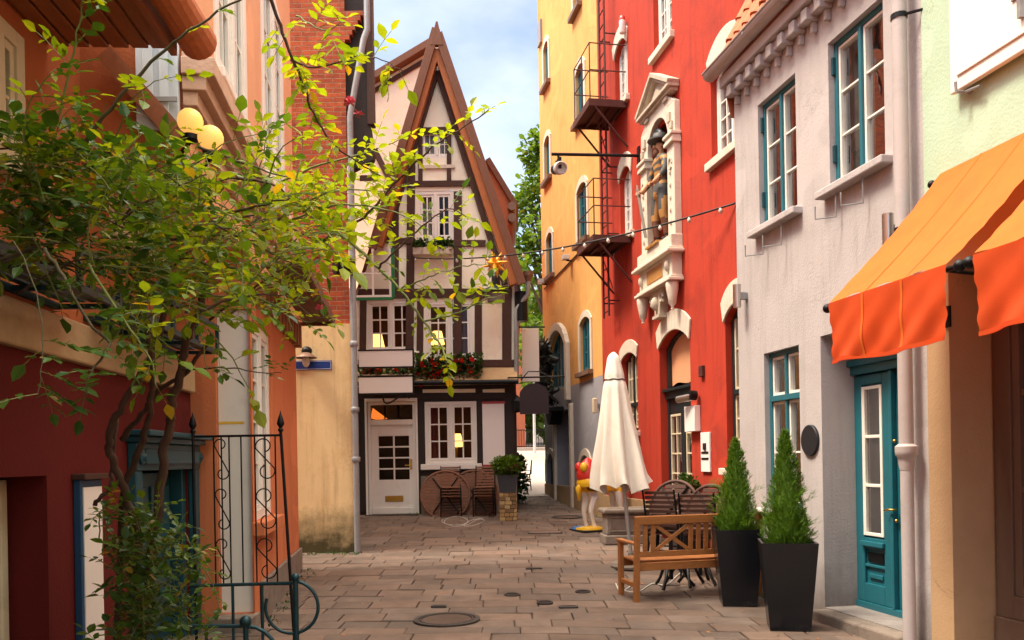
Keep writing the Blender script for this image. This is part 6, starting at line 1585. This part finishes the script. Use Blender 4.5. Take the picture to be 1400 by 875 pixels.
def bslat(x, w): return MB().hexa([Vector(v) for v in ((x, yb(.55)+.004, .551), (x+w, yb(.55)+.004, .551), (x+w, yb(.55)+.026, .551), (x, yb(.55)+.026, .551), (x, yb(.84)+.004, .839), (x+w, yb(.84)+.004, .839), (x+w, yb(.84)+.026, .839), (x, yb(.84)+.026, .839))]) 
def slat(x, w=.05):
    m = MB(); bslat_ = [Vector(v) for v in ((x, yb(.55)+.004, .551), (x+w, yb(.55)+.004, .551), (x+w, yb(.55)+.026, .551), (x, yb(.55)+.026, .551), (x, yb(.84)+.004, .839), (x+w, yb(.84)+.004, .839), (x+w, yb(.84)+.026, .839), (x, yb(.84)+.026, .839))]
    m.hexa(bslat_); m.build('back_slat', bw, t, local=True, bev=.003)
for x in (.10, .19, .63, .72, .81, .90, 1.27, 1.36): slat(x)
for x0, x1 in ((.245, .625), (.955, 1.265)):
    for a_, b_, e in ((.56, .83, 0), (.83, .56, .004)):
        MB().bar((x0, yb(a_)+.012+e, a_), (x1, yb(b_)+.012+e, b_), .04, .016, (0, 0, 1)).build('cross_slat', bw, t, local=True, bev=.002)
MB().lathe([(.05, 0), (.05, .004)], (.95, yb(.885)-.02, .89), 16, axis='y', rx=1, ry=.35).build('makers_oval', MAT['dark_timber'], t, local=True)
# closed parasol
p = at(864, 783, 11.4); p.z = gz(p.x, p.y)+.01
t = thing('parasol', 'closed cream cloth parasol tied near the top, on a round dark base', 'parasol', p)
m = MB(); NA, NZ = 96, 44; H_ = 2.92
rr = random.Random(4)
def prad(f, a):        # f 0 top .. 1 bottom
    if f < .03: b = .02 + f*2.2
    elif f < .20: b = .085 + (f-.03)*.36
    else: b = .146 + (f-.20)*.262
    pl = math.cos(a*8 + .5*math.sin(a*2)); tie = math.exp(-((f-.205)/.02)**2)
    amp = (.05 + .30*max(0, f-.2))*min(1, f*6)
    return b*(1 - .09*tie)*(1 + amp*pl + .05*math.sin(a*5+f*6)*f + .02*math.sin(a*19+f*13)*f)
for j in range(NZ+1):
    f = j/NZ
    for i in range(NA):
        a = 2*math.pi*i/NA; r = prad(f, a); zz = H_ - f*1.84
        if f > .9: zz += (f-.9)*(.5*math.sin(a*3+1)+.5*math.cos(a*8))*.9
        m.v.append(Vector((r*.94*math.cos(a)-.20*(1-f)**.8+.0-.12*f, r*math.sin(a), zz)))
for j in range(NZ):
    for i in range(NA):
        k = (i+1) % NA; m.f.append([j*NA+i, j*NA+k, (j+1)*NA+k, (j+1)*NA+i]); m.mi.append(0)
m.f.append(list(range(NA))); m.mi.append(0)
m.build('canopy', MAT['parasol_cloth'], t, local=True, sm=70, norec=True)
m = MB(); f = .205; m.tube([(prad(f, a)*.96*math.cos(a)-.191, prad(f, a)*1.02*math.sin(a), H_-f*1.84+.006*math.sin(a*6)) for a in [2*math.pi*i/48 for i in range(48)]], .010, 6, closed=True); m.build('tie_strap', MAT['timber'], t, local=True)
MB().tube([(-.0, 0, .08), (-.10, 0, 1.2), (-.205, 0, 2.9)], .026, 12).build('pole', MAT['parasol_pole'], t, local=True, sm=60)
m = MB(); m.lathe([(.28, 0), (.29, .03), (.27, .075), (.06, .095), (.05, .2), (.03, .2)], (.0, 0, 0), 28); m.build('base', MAT['weathered_stone'], t, local=True, sm=40)
# stone trough
p = at(862, 737, 13.9); p.z = gz(p.x, p.y)
t = thing('stone_trough', 'carved grey stone trough with a sunk panel behind the closed parasol', 'trough', p, rotz=RAD(4))
m = MB(); w_ = .43
m.box(WF, -w_-.04, w_+.04, -.26, .26, 0, .15); m.box(WF, -w_, w_, -.22, .22, .151, .50); m.build('body', MAT['weathered_stone'], t, local=True, bev=.02)
m = MB(); 
for a, b, c, d in ((-w_-.06, w_+.06, -.28, -.2), (-w_-.06, w_+.06, .2, .28), (-w_-.06, -w_+.06, -.199, .199), (w_-.06, w_+.06, -.199, .199)): m.box(WF, a, b, c, d, .501, .58)
m.build('rim', MAT['weathered_stone'], t, local=True, bev=.025)
m = MB(); 
for a, b, c, d in ((-w_+.04, w_-.04, .43, .46), (-w_+.04, w_-.04, .20, .23), (-w_+.04, -w_+.07, .231, .429), (w_-.07, w_-.04, .231, .429)): m.box(WF, a, b, -.235, -.2195, c, d)
m.build('panel_moulding', MAT['weathered_stone'], t, local=True, bev=.006)
# folding chairs in stacks, round table tops
def chair_proto(name, label, wood):
    t = thing(name, label, 'chair')
    ir = MAT['black_iron']
    m = MB(); 
    for k in range(6): m.box(WF, -.20, .20, -.02+k*.068, .036+k*.068, .45, .468)
    m.build('seat', wood, t, local=True, bev=.003)
    m = MB()
    for k in range(6):
        z = .56+k*.062; y = .40+(z-.45)*.16; m.hexa([Vector(v) for v in ((-.20, y, z), (.20, y, z), (.20, y+.016, z), (-.20, y+.016, z), (-.20, y+.008, z+.040), (.20, y+.008, z+.040), (.20, y+.024, z+.040), (-.20, y+.024, z+.040))])
    m.build('backrest', wood, t, local=True, bev=.003)
    for s in (-1, 1):
        MB().tube([(s*.215, .52, .93), (s*.215, .40, .45), (s*.215, .36, .30), (s*.225, .46, 0)], .013, 6).build('leg', ir, t, local=True, sm=60)
        MB().tube([(s*.215, .40, .44), (s*.215, -.03, .445), (s*.22, -.03, .40), (s*.225, .03, 0)], .013, 6).build('leg', ir, t, local=True, sm=60)
    MB().tube([(-.22, .02, .14), (.22, .02, .14)], .010, 6).build('stretcher', ir, t, local=True)
    return t
def stack(proto, px, py, d, n, rz, labels, tilt=0, dz=.062):
    p = at(px, py, d); p.z = gz(p.x, p.y)+.01
    out = []
    for k in range(n):
        o = proto if (k == 0 and not proto.get('used')) else copy_tree(proto)
        proto['used'] = 1; o['label'] = labels[k]; o['group'] = labels[-1]
        o.location = p + Vector((math.sin(-rz)*.012*k, .012*k, dz*k)); o.rotation_euler = (tilt, 0, rz); out.append(o)
    return out
cp = chair_proto('folding_chair', 'x', MAT['chair_wood'])
o1 = ['bottom', 'second', 'third', 'top']
st1 = stack(cp, 617, 714, 18.35, 4, RAD(4), ['%s brown slatted chair of the stack in front of the round table tops' % k for k in o1] + ['brown slatted chairs stacked before the timber house'])
st2 = stack(cp, 661, 714, 18.3, 4, RAD(-5), ['%s brown slatted chair of the stack beside the stone pillar' % k for k in o1] + ['brown slatted chairs stacked before the timber house'])
def tabletop(px, py, d, r, tilt, rz, label, wood, group, ry=1.0):
    p = at(px, py, d)
    t = thing('round_table_top', label, 'table', p, group); M3 = Matrix.Rotation(rz, 4, 'Z') @ Matrix.Rotation(RAD(90)-tilt, 4, 'X'); t.rotation_euler = M3.to_euler()
    m = MB(); y = -r+.03
    while y < r-.04:
        x = math.sqrt(max(.0001, (r-.035)**2-max(abs(y), abs(y+.055))**2)) if max(abs(y), abs(y+.055)) < r-.035 else .05
        m.box(WF, -x, x, y, y+.055, -.012, .012); y += .064
    m.build('slats', wood, t, local=True, bev=.003)
    m = MB(); N_ = 48; pr = [(r-.05, -.02), (r, -.02), (r, .02), (r-.05, .02)]
    m.tube([(math.cos(2*math.pi*i/N_)*(r-.02), math.sin(2*math.pi*i/N_)*(r-.02), 0) for i in range(N_)], .026, 8, closed=True); m.build('rim', wood, t, local=True, sm=60)
    m = MB(); m.tube([(-r*.5, -r*.7, .03), (r*.5, r*.7, .03)], .014, 6); m.tube([(r*.5, -r*.7, .031), (-r*.5, r*.7, .031)], .014, 6); m.build('folded_legs', MAT['black_iron'], t, local=True)
G_ = 'round slatted table tops leaning at the timber house'
tabletop(609, 677, 18.75, .56, RAD(8), RAD(6), 'round brown slatted table top leaning on the wall nearest the white door', MAT['chair_wood'], G_)
tabletop(648, 676, 18.9, .56, RAD(8), RAD(0), 'round brown slatted table top leaning behind the chair stack by the pillar', MAT['chair_wood'], G_)
cp2 = chair_proto('folding_chair', 'x', MAT['dark_chair_wood'])
o2 = ['bottom', 'middle', 'top']
stack(cp2, 921, 764, 11.5, 3, RAD(150), ['%s dark slatted chair of the stack left of the others behind the bench' % k for k in o2] + ['dark slatted chairs stacked behind the bench'])
stack(cp2, 962, 774, 10.9, 3, RAD(160), ['%s dark slatted chair of the stack behind the bench and nearest the planters' % k for k in o2] + ['dark slatted chairs stacked behind the bench'])
tabletop(921, 693, 12.1, .40, RAD(14), RAD(-40), 'dark round slatted table top standing on edge behind the bench', MAT['dark_chair_wood'], 'dark table tops by the red wall')
tabletop(968, 698, 11.2, .36, RAD(14), RAD(-50), 'dark round table top half hidden by the far conifer', MAT['dark_chair_wood'], 'dark table tops by the red wall')
# cast iron table feet under the bench
for k, px in enumerate((918, 938, 958)):
    p = at(px, 800, 9.9+.12*k); p.z = gz(p.x, p.y)+.01
    t = thing('iron_table_base', ['leftmost', 'middle', 'rightmost'][k]+' black iron table foot in the shade under the bench', 'table base', p, 'black iron table feet under the bench', rotz=.5*k)
    MB().tube([(0, 0, .1), (0, 0, .6)], .025, 8).build('column', MAT['black_iron'], t, local=True)
    for q in range(3):
        a = q*2.094; c, s = math.cos(a), math.sin(a); MB().tube([(0, 0, .28), (.12*c, .12*s, .25), (.2*c, .2*s, .1), (.27*c, .27*s, .015)], [.02, .02, .018, .022], 6).build('foot', MAT['black_iron'], t, local=True, sm=60)
# stone pillar with planted trough
p = at(695, 720, 17.6); p.z = gz(p.x, p.y)
t = thing('stone_pillar', 'short pillar of rough yellow stones at the passage corner', 'pillar', p)
rr = random.Random(12); m = MB(); m.box(WF, -.16, .16, -.16, .16, 0, .58); m.build('core', MAT['joint'], t, local=True)
for j in range(7):
    z = .005+j*.083; x = -.175
    for face in range(2):
        x = -.178
        while x < .17:
            w2 = min(rr.uniform(.09, .17), .178-x)
            if w2 < .03: break
            e = rr.uniform(.0, .015)
            if face == 0: MB().box(WF, x+.004, x+w2-.004, -.178-e, -.13, z, z+.076).build('stone', MAT['pillar_stone'], t, local=True, bev=.01)
            else: MB().box(WF, .129, .178+e, x+.004, x+w2-.004, z, z+.076).build('stone', MAT['pillar_stone'], t, local=True, bev=.01)
            x += w2
for s in t.children:
    if s.name.startswith('stone'): s.data.materials[0] = MAT[rr.choice(['stone_a', 'stone_b', 'stone_c'])] if 'stone_a' in MAT else MAT['beige_stone']
pb = p + Vector((0, 0, .60))
t = thing('plant_pot', 'dark rectangular plant pot standing on the stone pillar', 'pot', pb)
m = MB(); a, b, h = .15, .20, .36
r = [[Vector((x*s*1.1, y*s, z)) for x, y in ((-1, -1), (1, -1), (1, 1), (-1, 1))] for s, z in ((a, 0), (b, h), (b-.02, h), (b-.03, h-.05))]
for i in range(3):
    for k in range(4): m.q(r[i][k], r[i][(k+1) % 4], r[i+1][(k+1) % 4], r[i+1][k])
m.q(*r[0]); m.build('pot_body', MAT['planter_grey'], t, local=True); MB().box(WF, -.18, .18, -.16, .16, h-.08, h-.04).build('soil', MAT['soil'], t, local=True)
def bush(name, label, c, rx, rz, n, s0, mt, k, cat='plant', w=.7):
    rr = random.Random(k); t = thing(name, label, cat, c); m = MB()
    for i in range(n):
        d = rdir(rr); q = rr.random()**.5; pnt = Vector((d.x*rx*q, d.y*rx*q, rz+d.z*rz*q))
        leafquad(m, pnt, d+rdir(rr)*.8+Vector((0, 0, .3)), rr.uniform(.7, 1.3)*s0, w, rr)
    m.build('foliage', MAT[mt], t, local=True, norec=True)
    for i in range(5): 
        d = rdir(rr); MB().tube([(0, 0, -.04), (d.x*rx*.4, d.y*rx*.4, rz*.9), (d.x*rx*.7, d.y*rx*.7, rz*1.5)], [.012, .008, .004], 5).build('stem', MAT['green_twig'], t, local=True)
    return t
t = bush('leafy_plant', 'bright green leafy plant growing from the pot on the pillar', pb+Vector((-.01, 0, .33)), .33, .20, 900, .085, 'box_leaf', 31)
for k in range(4): 
    f = MB(); c = Vector((rnd.uniform(-.05, .3), -.2, rnd.uniform(.1, .25)))
    for j in range(8): leafquad(f, c+rdir(rnd)*.02, rdir(rnd), .04, 1, rnd)
    f.build('flower', MAT['flower_pink'], t, local=True, norec=True)
q = at(710, 668, 21.0); q.z = gz(q.x, q.y); bush('tall_plant', 'taller dark leafy plant behind the pot at the passage corner', q, .22, .62, 520, .12, 'ivy_leaf', 32)
q = at(940, 690, 12.6); q.z = gz(q.x, q.y)+.55; tt = thing('terracotta_pot', 'terracotta pot with ivy half hidden behind the dark chairs by the red door', 'pot', q-Vector((0, 0, .02)))
MB().lathe([(.12, 0), (.17, .3), (.18, .3), (.18, .36), (.15, .36), (.14, .30)], (0, 0, 0), 16).build('pot_body', MAT['terracotta'], tt, local=True, sm=40)
MB().box(WF, -.2, .2, -.2, .2, -.55, -.001).build('stand', MAT['dark_timber'], tt, local=True)
bush('ivy_plant', 'dark ivy plant in the terracotta pot by the red door', q+Vector((0, 0, .3)), .17, .16, 300, .07, 'ivy_leaf', 33)
# loose cables on the ground
def cable(px_list, label, r=.007):
    pts = []
    for px, py in px_list:
        p = onp(px, py); pts.append(p + Vector((0, 0, .012+r)))
    # smooth
    out = []
    for i in range(len(pts)-1):
        p0, p1, p2, p3 = pts[max(0, i-1)], pts[i], pts[i+1], pts[min(len(pts)-1, i+2)]
        for k in range(6):
            u = k/6; out.append(.5*((2*p1)+(p2-p0)*u+(2*p0-5*p1+4*p2-p3)*u*u+(3*p1-p0-3*p2+p3)*u**3))
    out.append(pts[-1]); o = MB().tube(out, r, 6).build('cable', MAT['cable_white'], None, org=pts[0], sm=180); return tag(o, label, 'cable')
cable([(612, 709), (604, 713), (612, 718), (630, 719), (640, 713), (628, 707), (612, 710), (608, 716), (622, 721), (640, 718), (655, 710), (662, 713), (650, 719), (634, 720), (646, 712), (660, 711)], 'pale cable lying in loops below the stacked chairs by the timber house', .006)
cable([(842, 800), (848, 810), (862, 803), (852, 797), (846, 806), (870, 812), (892, 800), (910, 802), (925, 790), (938, 778), (945, 768)], 'pale cable running over the paving below the bench', .007)
# ================================================================ climbing rose on the left
rr = random.Random(21)
rose = thing('climbing_rose', 'large climbing rose with bare brown trunks and arching leafy canes on the left', 'climbing plant', at(205, 1010, 5.1))
def cane(pts, d0, d1, r0, r1, mt='bark', name='cane', seg=6, wob=.01):
    P_ = [at(x, y, d0+(d1-d0)*i/(len(pts)-1)) for i, (x, y) in enumerate(pts)]; out = []
    for i in range(len(P_)-1):
        p0, p1, p2, p3 = P_[max(0, i-1)], P_[i], P_[i+1], P_[min(len(P_)-1, i+2)]
        for k in range(5):
            u = k/5; out.append(.5*((2*p1)+(p2-p0)*u+(2*p0-5*p1+4*p2-p3)*u*u+(3*p1-p0-3*p2+p3)*u**3) + rdir(rr)*wob)
    out.append(P_[-1]); n = len(out)
    MB().tube(out, [r0+(r1-r0)*i/(n-1)*(1+.0) for i in range(n)], seg).build(name, MAT[mt], rose, sm=180, norec=True)
    return out
T1 = cane([(192, 1000), (196, 870), (202, 800), (212, 722), (223, 632), (231, 582), (235, 555), (247, 506), (254, 471), (267, 437), (279, 390), (284, 330)], 5.1, 4.5, .032, .018, name='trunk', seg=8, wob=.012)
T2 = cane([(190, 980), (188, 805), (187, 722), (173, 679), (156, 632), (149, 600), (163, 562), (192, 512), (206, 485), (222, 440), (235, 380)], 5.2, 4.4, .027, .015, name='trunk', seg=8, wob=.012)
T3 = cane([(160, 960), (166, 720), (172, 665), (195, 602), (206, 556), (208, 500), (196, 430), (180, 350)], 5.3, 4.2, .024, .012, name='trunk', seg=7)
T4 = cane([(168, 600), (195, 565), (219, 536), (262, 500), (290, 455)], 5.0, 4.6, .018, .010)
T5 = cane([(128, 690), (150, 667), (152, 640), (160, 570)], 5.0, 5.0, .014, .010)
mass = [(0, 175), (60, 195), (120, 205), (190, 220), (260, 212), (330, 222), (400, 235), (440, 262), (480, 300), (462, 335), (425, 372), (428, 405), (412, 432), (372, 430), (330, 418), (300, 440), (270, 462), (235, 425), (170, 410), (110, 395), (60, 365), (0, 330)]
def inside(x, y, poly):
    c = False; j = len(poly)-1
    for i in range(len(poly)):
        a, b = poly[i], poly[j]
        if (a[1] > y) != (b[1] > y) and x < (b[0]-a[0])*(y-a[1])/(b[1]-a[1])+a[0]: c = not c
        j = i
    return c
LM = {'rose_leaf': MB(), 'rose_leaf_dark': MB(), 'sunlit_leaf': MB()}; TW = MB()
def compound(m, c, d, L, rr, n=2, droop=.35):
    """pinnate leaf: rachis with n leaflet pairs and an end leaflet"""
    d = d.normalized(); side = d.cross(Vector((rr.uniform(-.4, .4), rr.uniform(-.4, .4), 1)))
    if side.length < .05: side = d.orthogonal()
    side.normalize(); s = L*.62; pts = [c]
    for k in range(1, n+2):
        dd = (d + Vector((0, 0, -droop*k/(n+1)))).normalized(); p = pts[-1] + dd*L*.42; pts.append(p)
        if k <= n:
            for sg_ in (-1, 1): leafquad(m, p, dd*.55 + side*sg_ + Vector((0, 0, rr.uniform(-.35, .15))), s*rr.uniform(.6, 1.2)*(.85 if k == 1 else 1), .60, rr)
        else: leafquad(m, p, dd + rdir(rr)*.15, s*rr.uniform(.85, 1.4), .60, rr)
    TW.tube(pts, L*.014, 3, cap=False)
def which(px, py):  # more of the painted sunlit leaf toward the right and top
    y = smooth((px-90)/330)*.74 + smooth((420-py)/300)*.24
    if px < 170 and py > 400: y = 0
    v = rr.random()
    return 'sunlit_leaf' if v < y else ('rose_leaf_dark' if v > 1-(.55*(1-smooth((px-40)/260))+.05) else 'rose_leaf')
def twig(p, d, L, n, px, py, ls):
    pts = [p]; dd = d.normalized()
    for i in range(4):
        dd = (dd + rdir(rr)*.25 + Vector((0, 0, -.06))).normalized(); pts.append(pts[-1]+dd*L/4)
    TW.tube(pts, [.0035, .003, .0026, .002, .0015], 4, cap=False)
    for k in range(n):
        f = (k+.6)/n; i = min(3, int(f*4)); q = pts[i].lerp(pts[i+1], f*4-i)
        side = (dd.cross(rdir(rr))).normalized()
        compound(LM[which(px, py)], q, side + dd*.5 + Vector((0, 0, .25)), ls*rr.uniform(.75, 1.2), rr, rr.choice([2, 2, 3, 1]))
cnt = 0
while cnt < 255:
    x, y = rr.uniform(-25, 485), rr.uniform(165, 480)
    if not inside(max(x, 1), y, mass): continue
    if x > 300 and rr.random() < .25: continue
    dmax = 3.9 if x < 150 else 4.7
    d = rr.uniform(3.0, dmax); p = at(x, y, d)
    twig(p, Vector((rr.gauss(.35, .7), rr.gauss(-.2, .6), rr.gauss(.15, .45))), rr.uniform(.14, .34), rr.choice([3, 4, 5]), x, y, rr.uniform(.075, .105)); cnt += 1
# tangled canes inside the mass
for k in range(46):
    for _ in range(50):
        x, y = rr.uniform(0, 430), rr.uniform(200, 430)
        if inside(x, y, mass): break
    d = rr.uniform(3.2, 3.9 if x < 150 else 4.5); a = rr.uniform(-.6, .6); l = rr.uniform(60, 170)
    cane([(x-l*.5*math.cos(a), y+l*.5*math.sin(a)+rr.uniform(-10, 10)), (x, y-rr.uniform(0, 18)), (x+l*.5*math.cos(a), y-l*.5*math.sin(a)+rr.uniform(-10, 14))], d, d+rr.uniform(-.4, .3), rr.uniform(.004, .008), .002, rr.choice(['twig', 'bark', 'twig']), seg=5, wob=.006)
# long free canes: (points, near/far depth, leaf spacing, leaf size)
def leafy(pts, d0, d1, r, n, ls, mt='green_twig', start=.1, up=.3, kinds=None):
    o = cane(pts, d0, d1, r, r*.35, mt, seg=6, wob=.004)
    for k in range(n):
        f = start+(1-start)*(k+rr.uniform(.1, .9))/n; i = min(len(o)-2, int(f*(len(o)-1))); q = o[i].lerp(o[i+1], f*(len(o)-1)-i)
        t_ = (o[i+1]-o[i]).normalized(); s = t_.cross(rdir(rr)).normalized(); i2 = int(f*(len(pts)-1))
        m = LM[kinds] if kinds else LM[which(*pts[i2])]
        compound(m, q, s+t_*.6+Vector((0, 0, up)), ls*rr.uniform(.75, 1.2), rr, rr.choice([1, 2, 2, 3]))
leafy([(100, 215), (117, 192), (141, 161), (206, 86), (247, 51), (309, 9), (345, -8)], 3.4, 3.2, .009, 7, .075, 'twig', .02)
leafy([(62, 215), (75, 178), (96, 89), (110, 20), (116, -12)], 3.2, 3.0, .006, 17, .085, 'green_twig', .05)
leafy([(150, 215), (165, 170), (186, 130), (215, 110)], 3.3, 3.1, .004, 6, .08)
leafy([(30, 210), (40, 140), (75, 95)], 3.0, 2.9, .004, 8, .09)
leafy([(366, -10), (381, 27), (397, 75), (414, 113), (428, 154), (449, 189), (479, 216), (520, 240)], 3.0, 3.3, .007, 22, .075, 'bark', .15, kinds='sunlit_leaf')
leafy([(397, 82), (430, 92), (470, 84), (515, 80), (552, 98)], 3.1, 3.0, .004, 12, .082, 'bark', .05, kinds='sunlit_leaf')
leafy([(405, 20), (440, 40), (470, 30)], 3.1, 3.0, .003, 6, .08, 'green_twig', .1, kinds='sunlit_leaf')
leafy([(400, 262), (440, 309), (469, 323), (517, 366), (554, 406), (580, 440), (603, 474), (611, 494)], 3.7, 3.2, .009, 16, .072, 'green_twig', .05)
leafy([(440, 330), (497, 298), (527, 264), (572, 219), (599, 195), (627, 178), (668, 150)], 3.7, 3.2, .006, 18, .072, 'bark', .1)
leafy([(517, 366), (534, 349), (569, 317), (611, 286), (640, 300)], 3.4, 3.2, .005, 12, .07, 'bark', .05)
leafy([(545, 396), (569, 386), (600, 374), (640, 363), (672, 362)], 3.4, 3.2, .004, 13, .07, 'green_twig', .1)
leafy([(580, 440), (623, 429), (651, 414), (690, 402)], 3.3, 3.2, .004, 11, .07, 'green_twig', .1)
leafy([(400, 300), (470, 280), (540, 290), (590, 318)], 3.7, 3.4, .005, 15, .072, 'green_twig', .05, kinds='sunlit_leaf')
leafy([(380, 250), (440, 225), (510, 205), (550, 190)], 3.7, 3.4, .005, 16, .072, 'green_twig', .05, kinds='sunlit_leaf')
leafy([(380, 300), (450, 262), (520, 262), (560, 250)], 3.8, 3.5, .005, 14, .072, 'green_twig', .05, kinds='sunlit_leaf')
leafy([(330, 400), (380, 420), (420, 440), (450, 430)], 4.2, 3.9, .005, 9, .08)
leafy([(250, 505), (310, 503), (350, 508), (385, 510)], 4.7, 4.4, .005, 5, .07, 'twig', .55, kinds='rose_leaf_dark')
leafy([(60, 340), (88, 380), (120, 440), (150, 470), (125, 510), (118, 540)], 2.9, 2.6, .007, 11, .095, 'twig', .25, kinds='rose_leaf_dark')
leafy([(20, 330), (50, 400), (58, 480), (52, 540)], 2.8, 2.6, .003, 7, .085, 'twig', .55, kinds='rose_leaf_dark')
leafy([(120, 360), (170, 440), (205, 490), (215, 530)], 3.0, 2.8, .006, 8, .095, 'green_twig', .3, kinds='rose_leaf')
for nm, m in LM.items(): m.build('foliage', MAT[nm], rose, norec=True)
tag(TW.build('twigs', MAT['green_twig'], rose, norec=True), kind='stuff')
for px, py, d in ((470, 377, 3.5), (437, 422, 3.9), (489, 158, 3.2), (478, 140, 3.2), (285, 360, 3.8), (300, 385, 4.0), (430, 355, 3.6)):
    f = MB(); c = at(px, py, d)
    for j in range(14): leafquad(f, c+rdir(rr)*.008, rdir(rr)+Vector((0, 0, .4)), rr.uniform(.018, .028), 1.0, rr)
    f.build('rose_flower', MAT['flower_pink'], rose, norec=True)
# low shoots at the foot of the trunks
low = thing('leafy_shoots', 'low dark leafy shoots growing at the foot of the rose trunks before the teal door', 'plant', at(200, 1010, 4.9))
LM = {'rose_leaf': MB(), 'rose_leaf_dark': MB(), 'sunlit_leaf': MB()}; TW = MB(); rose_ = rose; rose = low
poly = [(128, 720), (170, 700), (215, 720), (240, 760), (255, 800), (262, 900), (120, 900)]
cnt = 0
while cnt < 50:
    x, y = rr.uniform(150, 262), rr.uniform(715, 900)
    if not inside(x, y, poly): continue
    p = at(x, y, rr.uniform(4.5, 5.3)); d = Vector((rr.gauss(.3, .5), rr.gauss(-.3, .5), rr.gauss(.5, .4))).normalized(); L = rr.uniform(.15, .3)
    for k in range(4): compound(LM['rose_leaf_dark' if rr.random() < .75 else 'rose_leaf'], p+d*L*k/4, d.cross(rdir(rr))+d*.5+Vector((0, 0, .3)), rr.uniform(.08, .12), rr, rr.choice([2, 3]))
    TW.tube([p, p+d*L], .003, 4, cap=False); cnt += 1
for pts in ([(215, 790), (245, 730), (262, 745), (290, 780)], [(225, 800), (262, 768), (292, 800), (300, 835)], [(200, 760), (205, 715), (225, 690), (250, 735)], [(140, 760), (150, 705), (175, 700), (205, 720)], [(230, 840), (265, 830), (285, 850)], [(136, 740), (137, 700), (150, 695)]):
    leafy(pts, 5.0, 4.8, .005, 10, .075, 'green_twig', .2, kinds='rose_leaf')
for nm, m in LM.items():
    if m.v: m.build('foliage', MAT[nm], low, norec=True)
tag(TW.build('twigs', MAT['green_twig'], low, norec=True), kind='stuff'); rose = rose_
# ================================================================ trees beyond
def tree(name, label, x, y, h, cr, z0, n, k, leaf=.30, mt='tree_leaf', group=None):
    g_ = gz(x, y); t = thing(name, label, 'tree', (x, y, g_), group); r_ = random.Random(k)
    m = MB(); top = Vector((r_.uniform(-.3, .3), 0, h*.85)); m.tube([(0, 0, -.1), (0, 0, h*.35), top], [.26, .2, .05], 8)
    cl = []
    for i in range(44):
        f = (i+r_.random())/44; zc = z0+(h-z0)*f; rad = cr*(math.sin(math.pi*(.12+.8*f))**.6); a = r_.uniform(0, 6.28); q = rad*r_.uniform(.35, 1)
        c = Vector((math.cos(a)*q, math.sin(a)*q, zc)); cl.append((c, cr*r_.uniform(.28, .5)))
        m.tube([(0, 0, max(.8, zc*.7)), c*.6+Vector((0, 0, zc*.36)), c], [.09, .05, .02], 5)
    m.build('trunk', MAT['bark'], t, local=True, norec=True)
    m = MB()
    for i in range(n):
        c, r = r_.choice(cl); d = rdir(r_); p = c + d*r*r_.random()**.4
        leafquad(m, p, d+rdir(r_)*.9, leaf*r_.uniform(.6, 1.3), .8, r_)
    m.build('crown', MAT[mt], t, local=True, norec=True)
    return t
tree('leafy_tree', 'tall pale green tree rising behind the ochre house', 1.75, 37, 13.9, 1.9, 2.4, 6000, 5, .27)
tree('leafy_tree', 'green tree beyond the iron fence, seen through the passage', 3.0, 50, 9, 3.2, 1.2, 2600, 6, .4)
tree('leafy_tree', 'dark green tree far behind the street lamp and fence', 1.2, 56, 10, 3.0, 1.0, 2600, 7, .4)

# moss and weeds in the joints along the walls
m = MB(); r_ = random.Random(77)
def tuft(x, y, k, s):
    for i in range(k):
        c = Vector((x+r_.gauss(0, .04), y+r_.gauss(0, .04), 0)); c.z = gz(c.x, c.y)+.008
        leafquad(m, c, rdir(r_)*.8+Vector((0, 0, 1)), s*r_.uniform(.5, 1.3), .5, r_)
for i in range(46):
    x = r_.uniform(-3.55, -2.4); tuft(x, 13.27-r_.random()**2*.25, r_.randint(2, 9), .035)
for i in range(26):
    q = FO.P(r_.uniform(8.3, 11.8), .05+r_.random()**2*.15, 0); tuft(q.x, q.y, r_.randint(2, 7), .04)
for i in range(22):
    q = FG.P(r_.uniform(8.4, 10.6), .02+r_.random()**2*.12, 0); tuft(q.x, q.y, r_.randint(2, 7), .035)
for i in range(24):
    q = FRD.P(r_.uniform(16, 22), .05+r_.random()**2*.1, 0); tuft(q.x, q.y, r_.randint(2, 6), .04)
for i in range(16): tuft(r_.uniform(-3.0, -.9), 19.1-r_.random()*.1, r_.randint(2, 6), .045)
o = m.build('weeds', MAT['ivy_leaf'], norec=True); tag(o, 'small moss and weed tufts along the foot of the walls', 'weeds', kind='stuff')
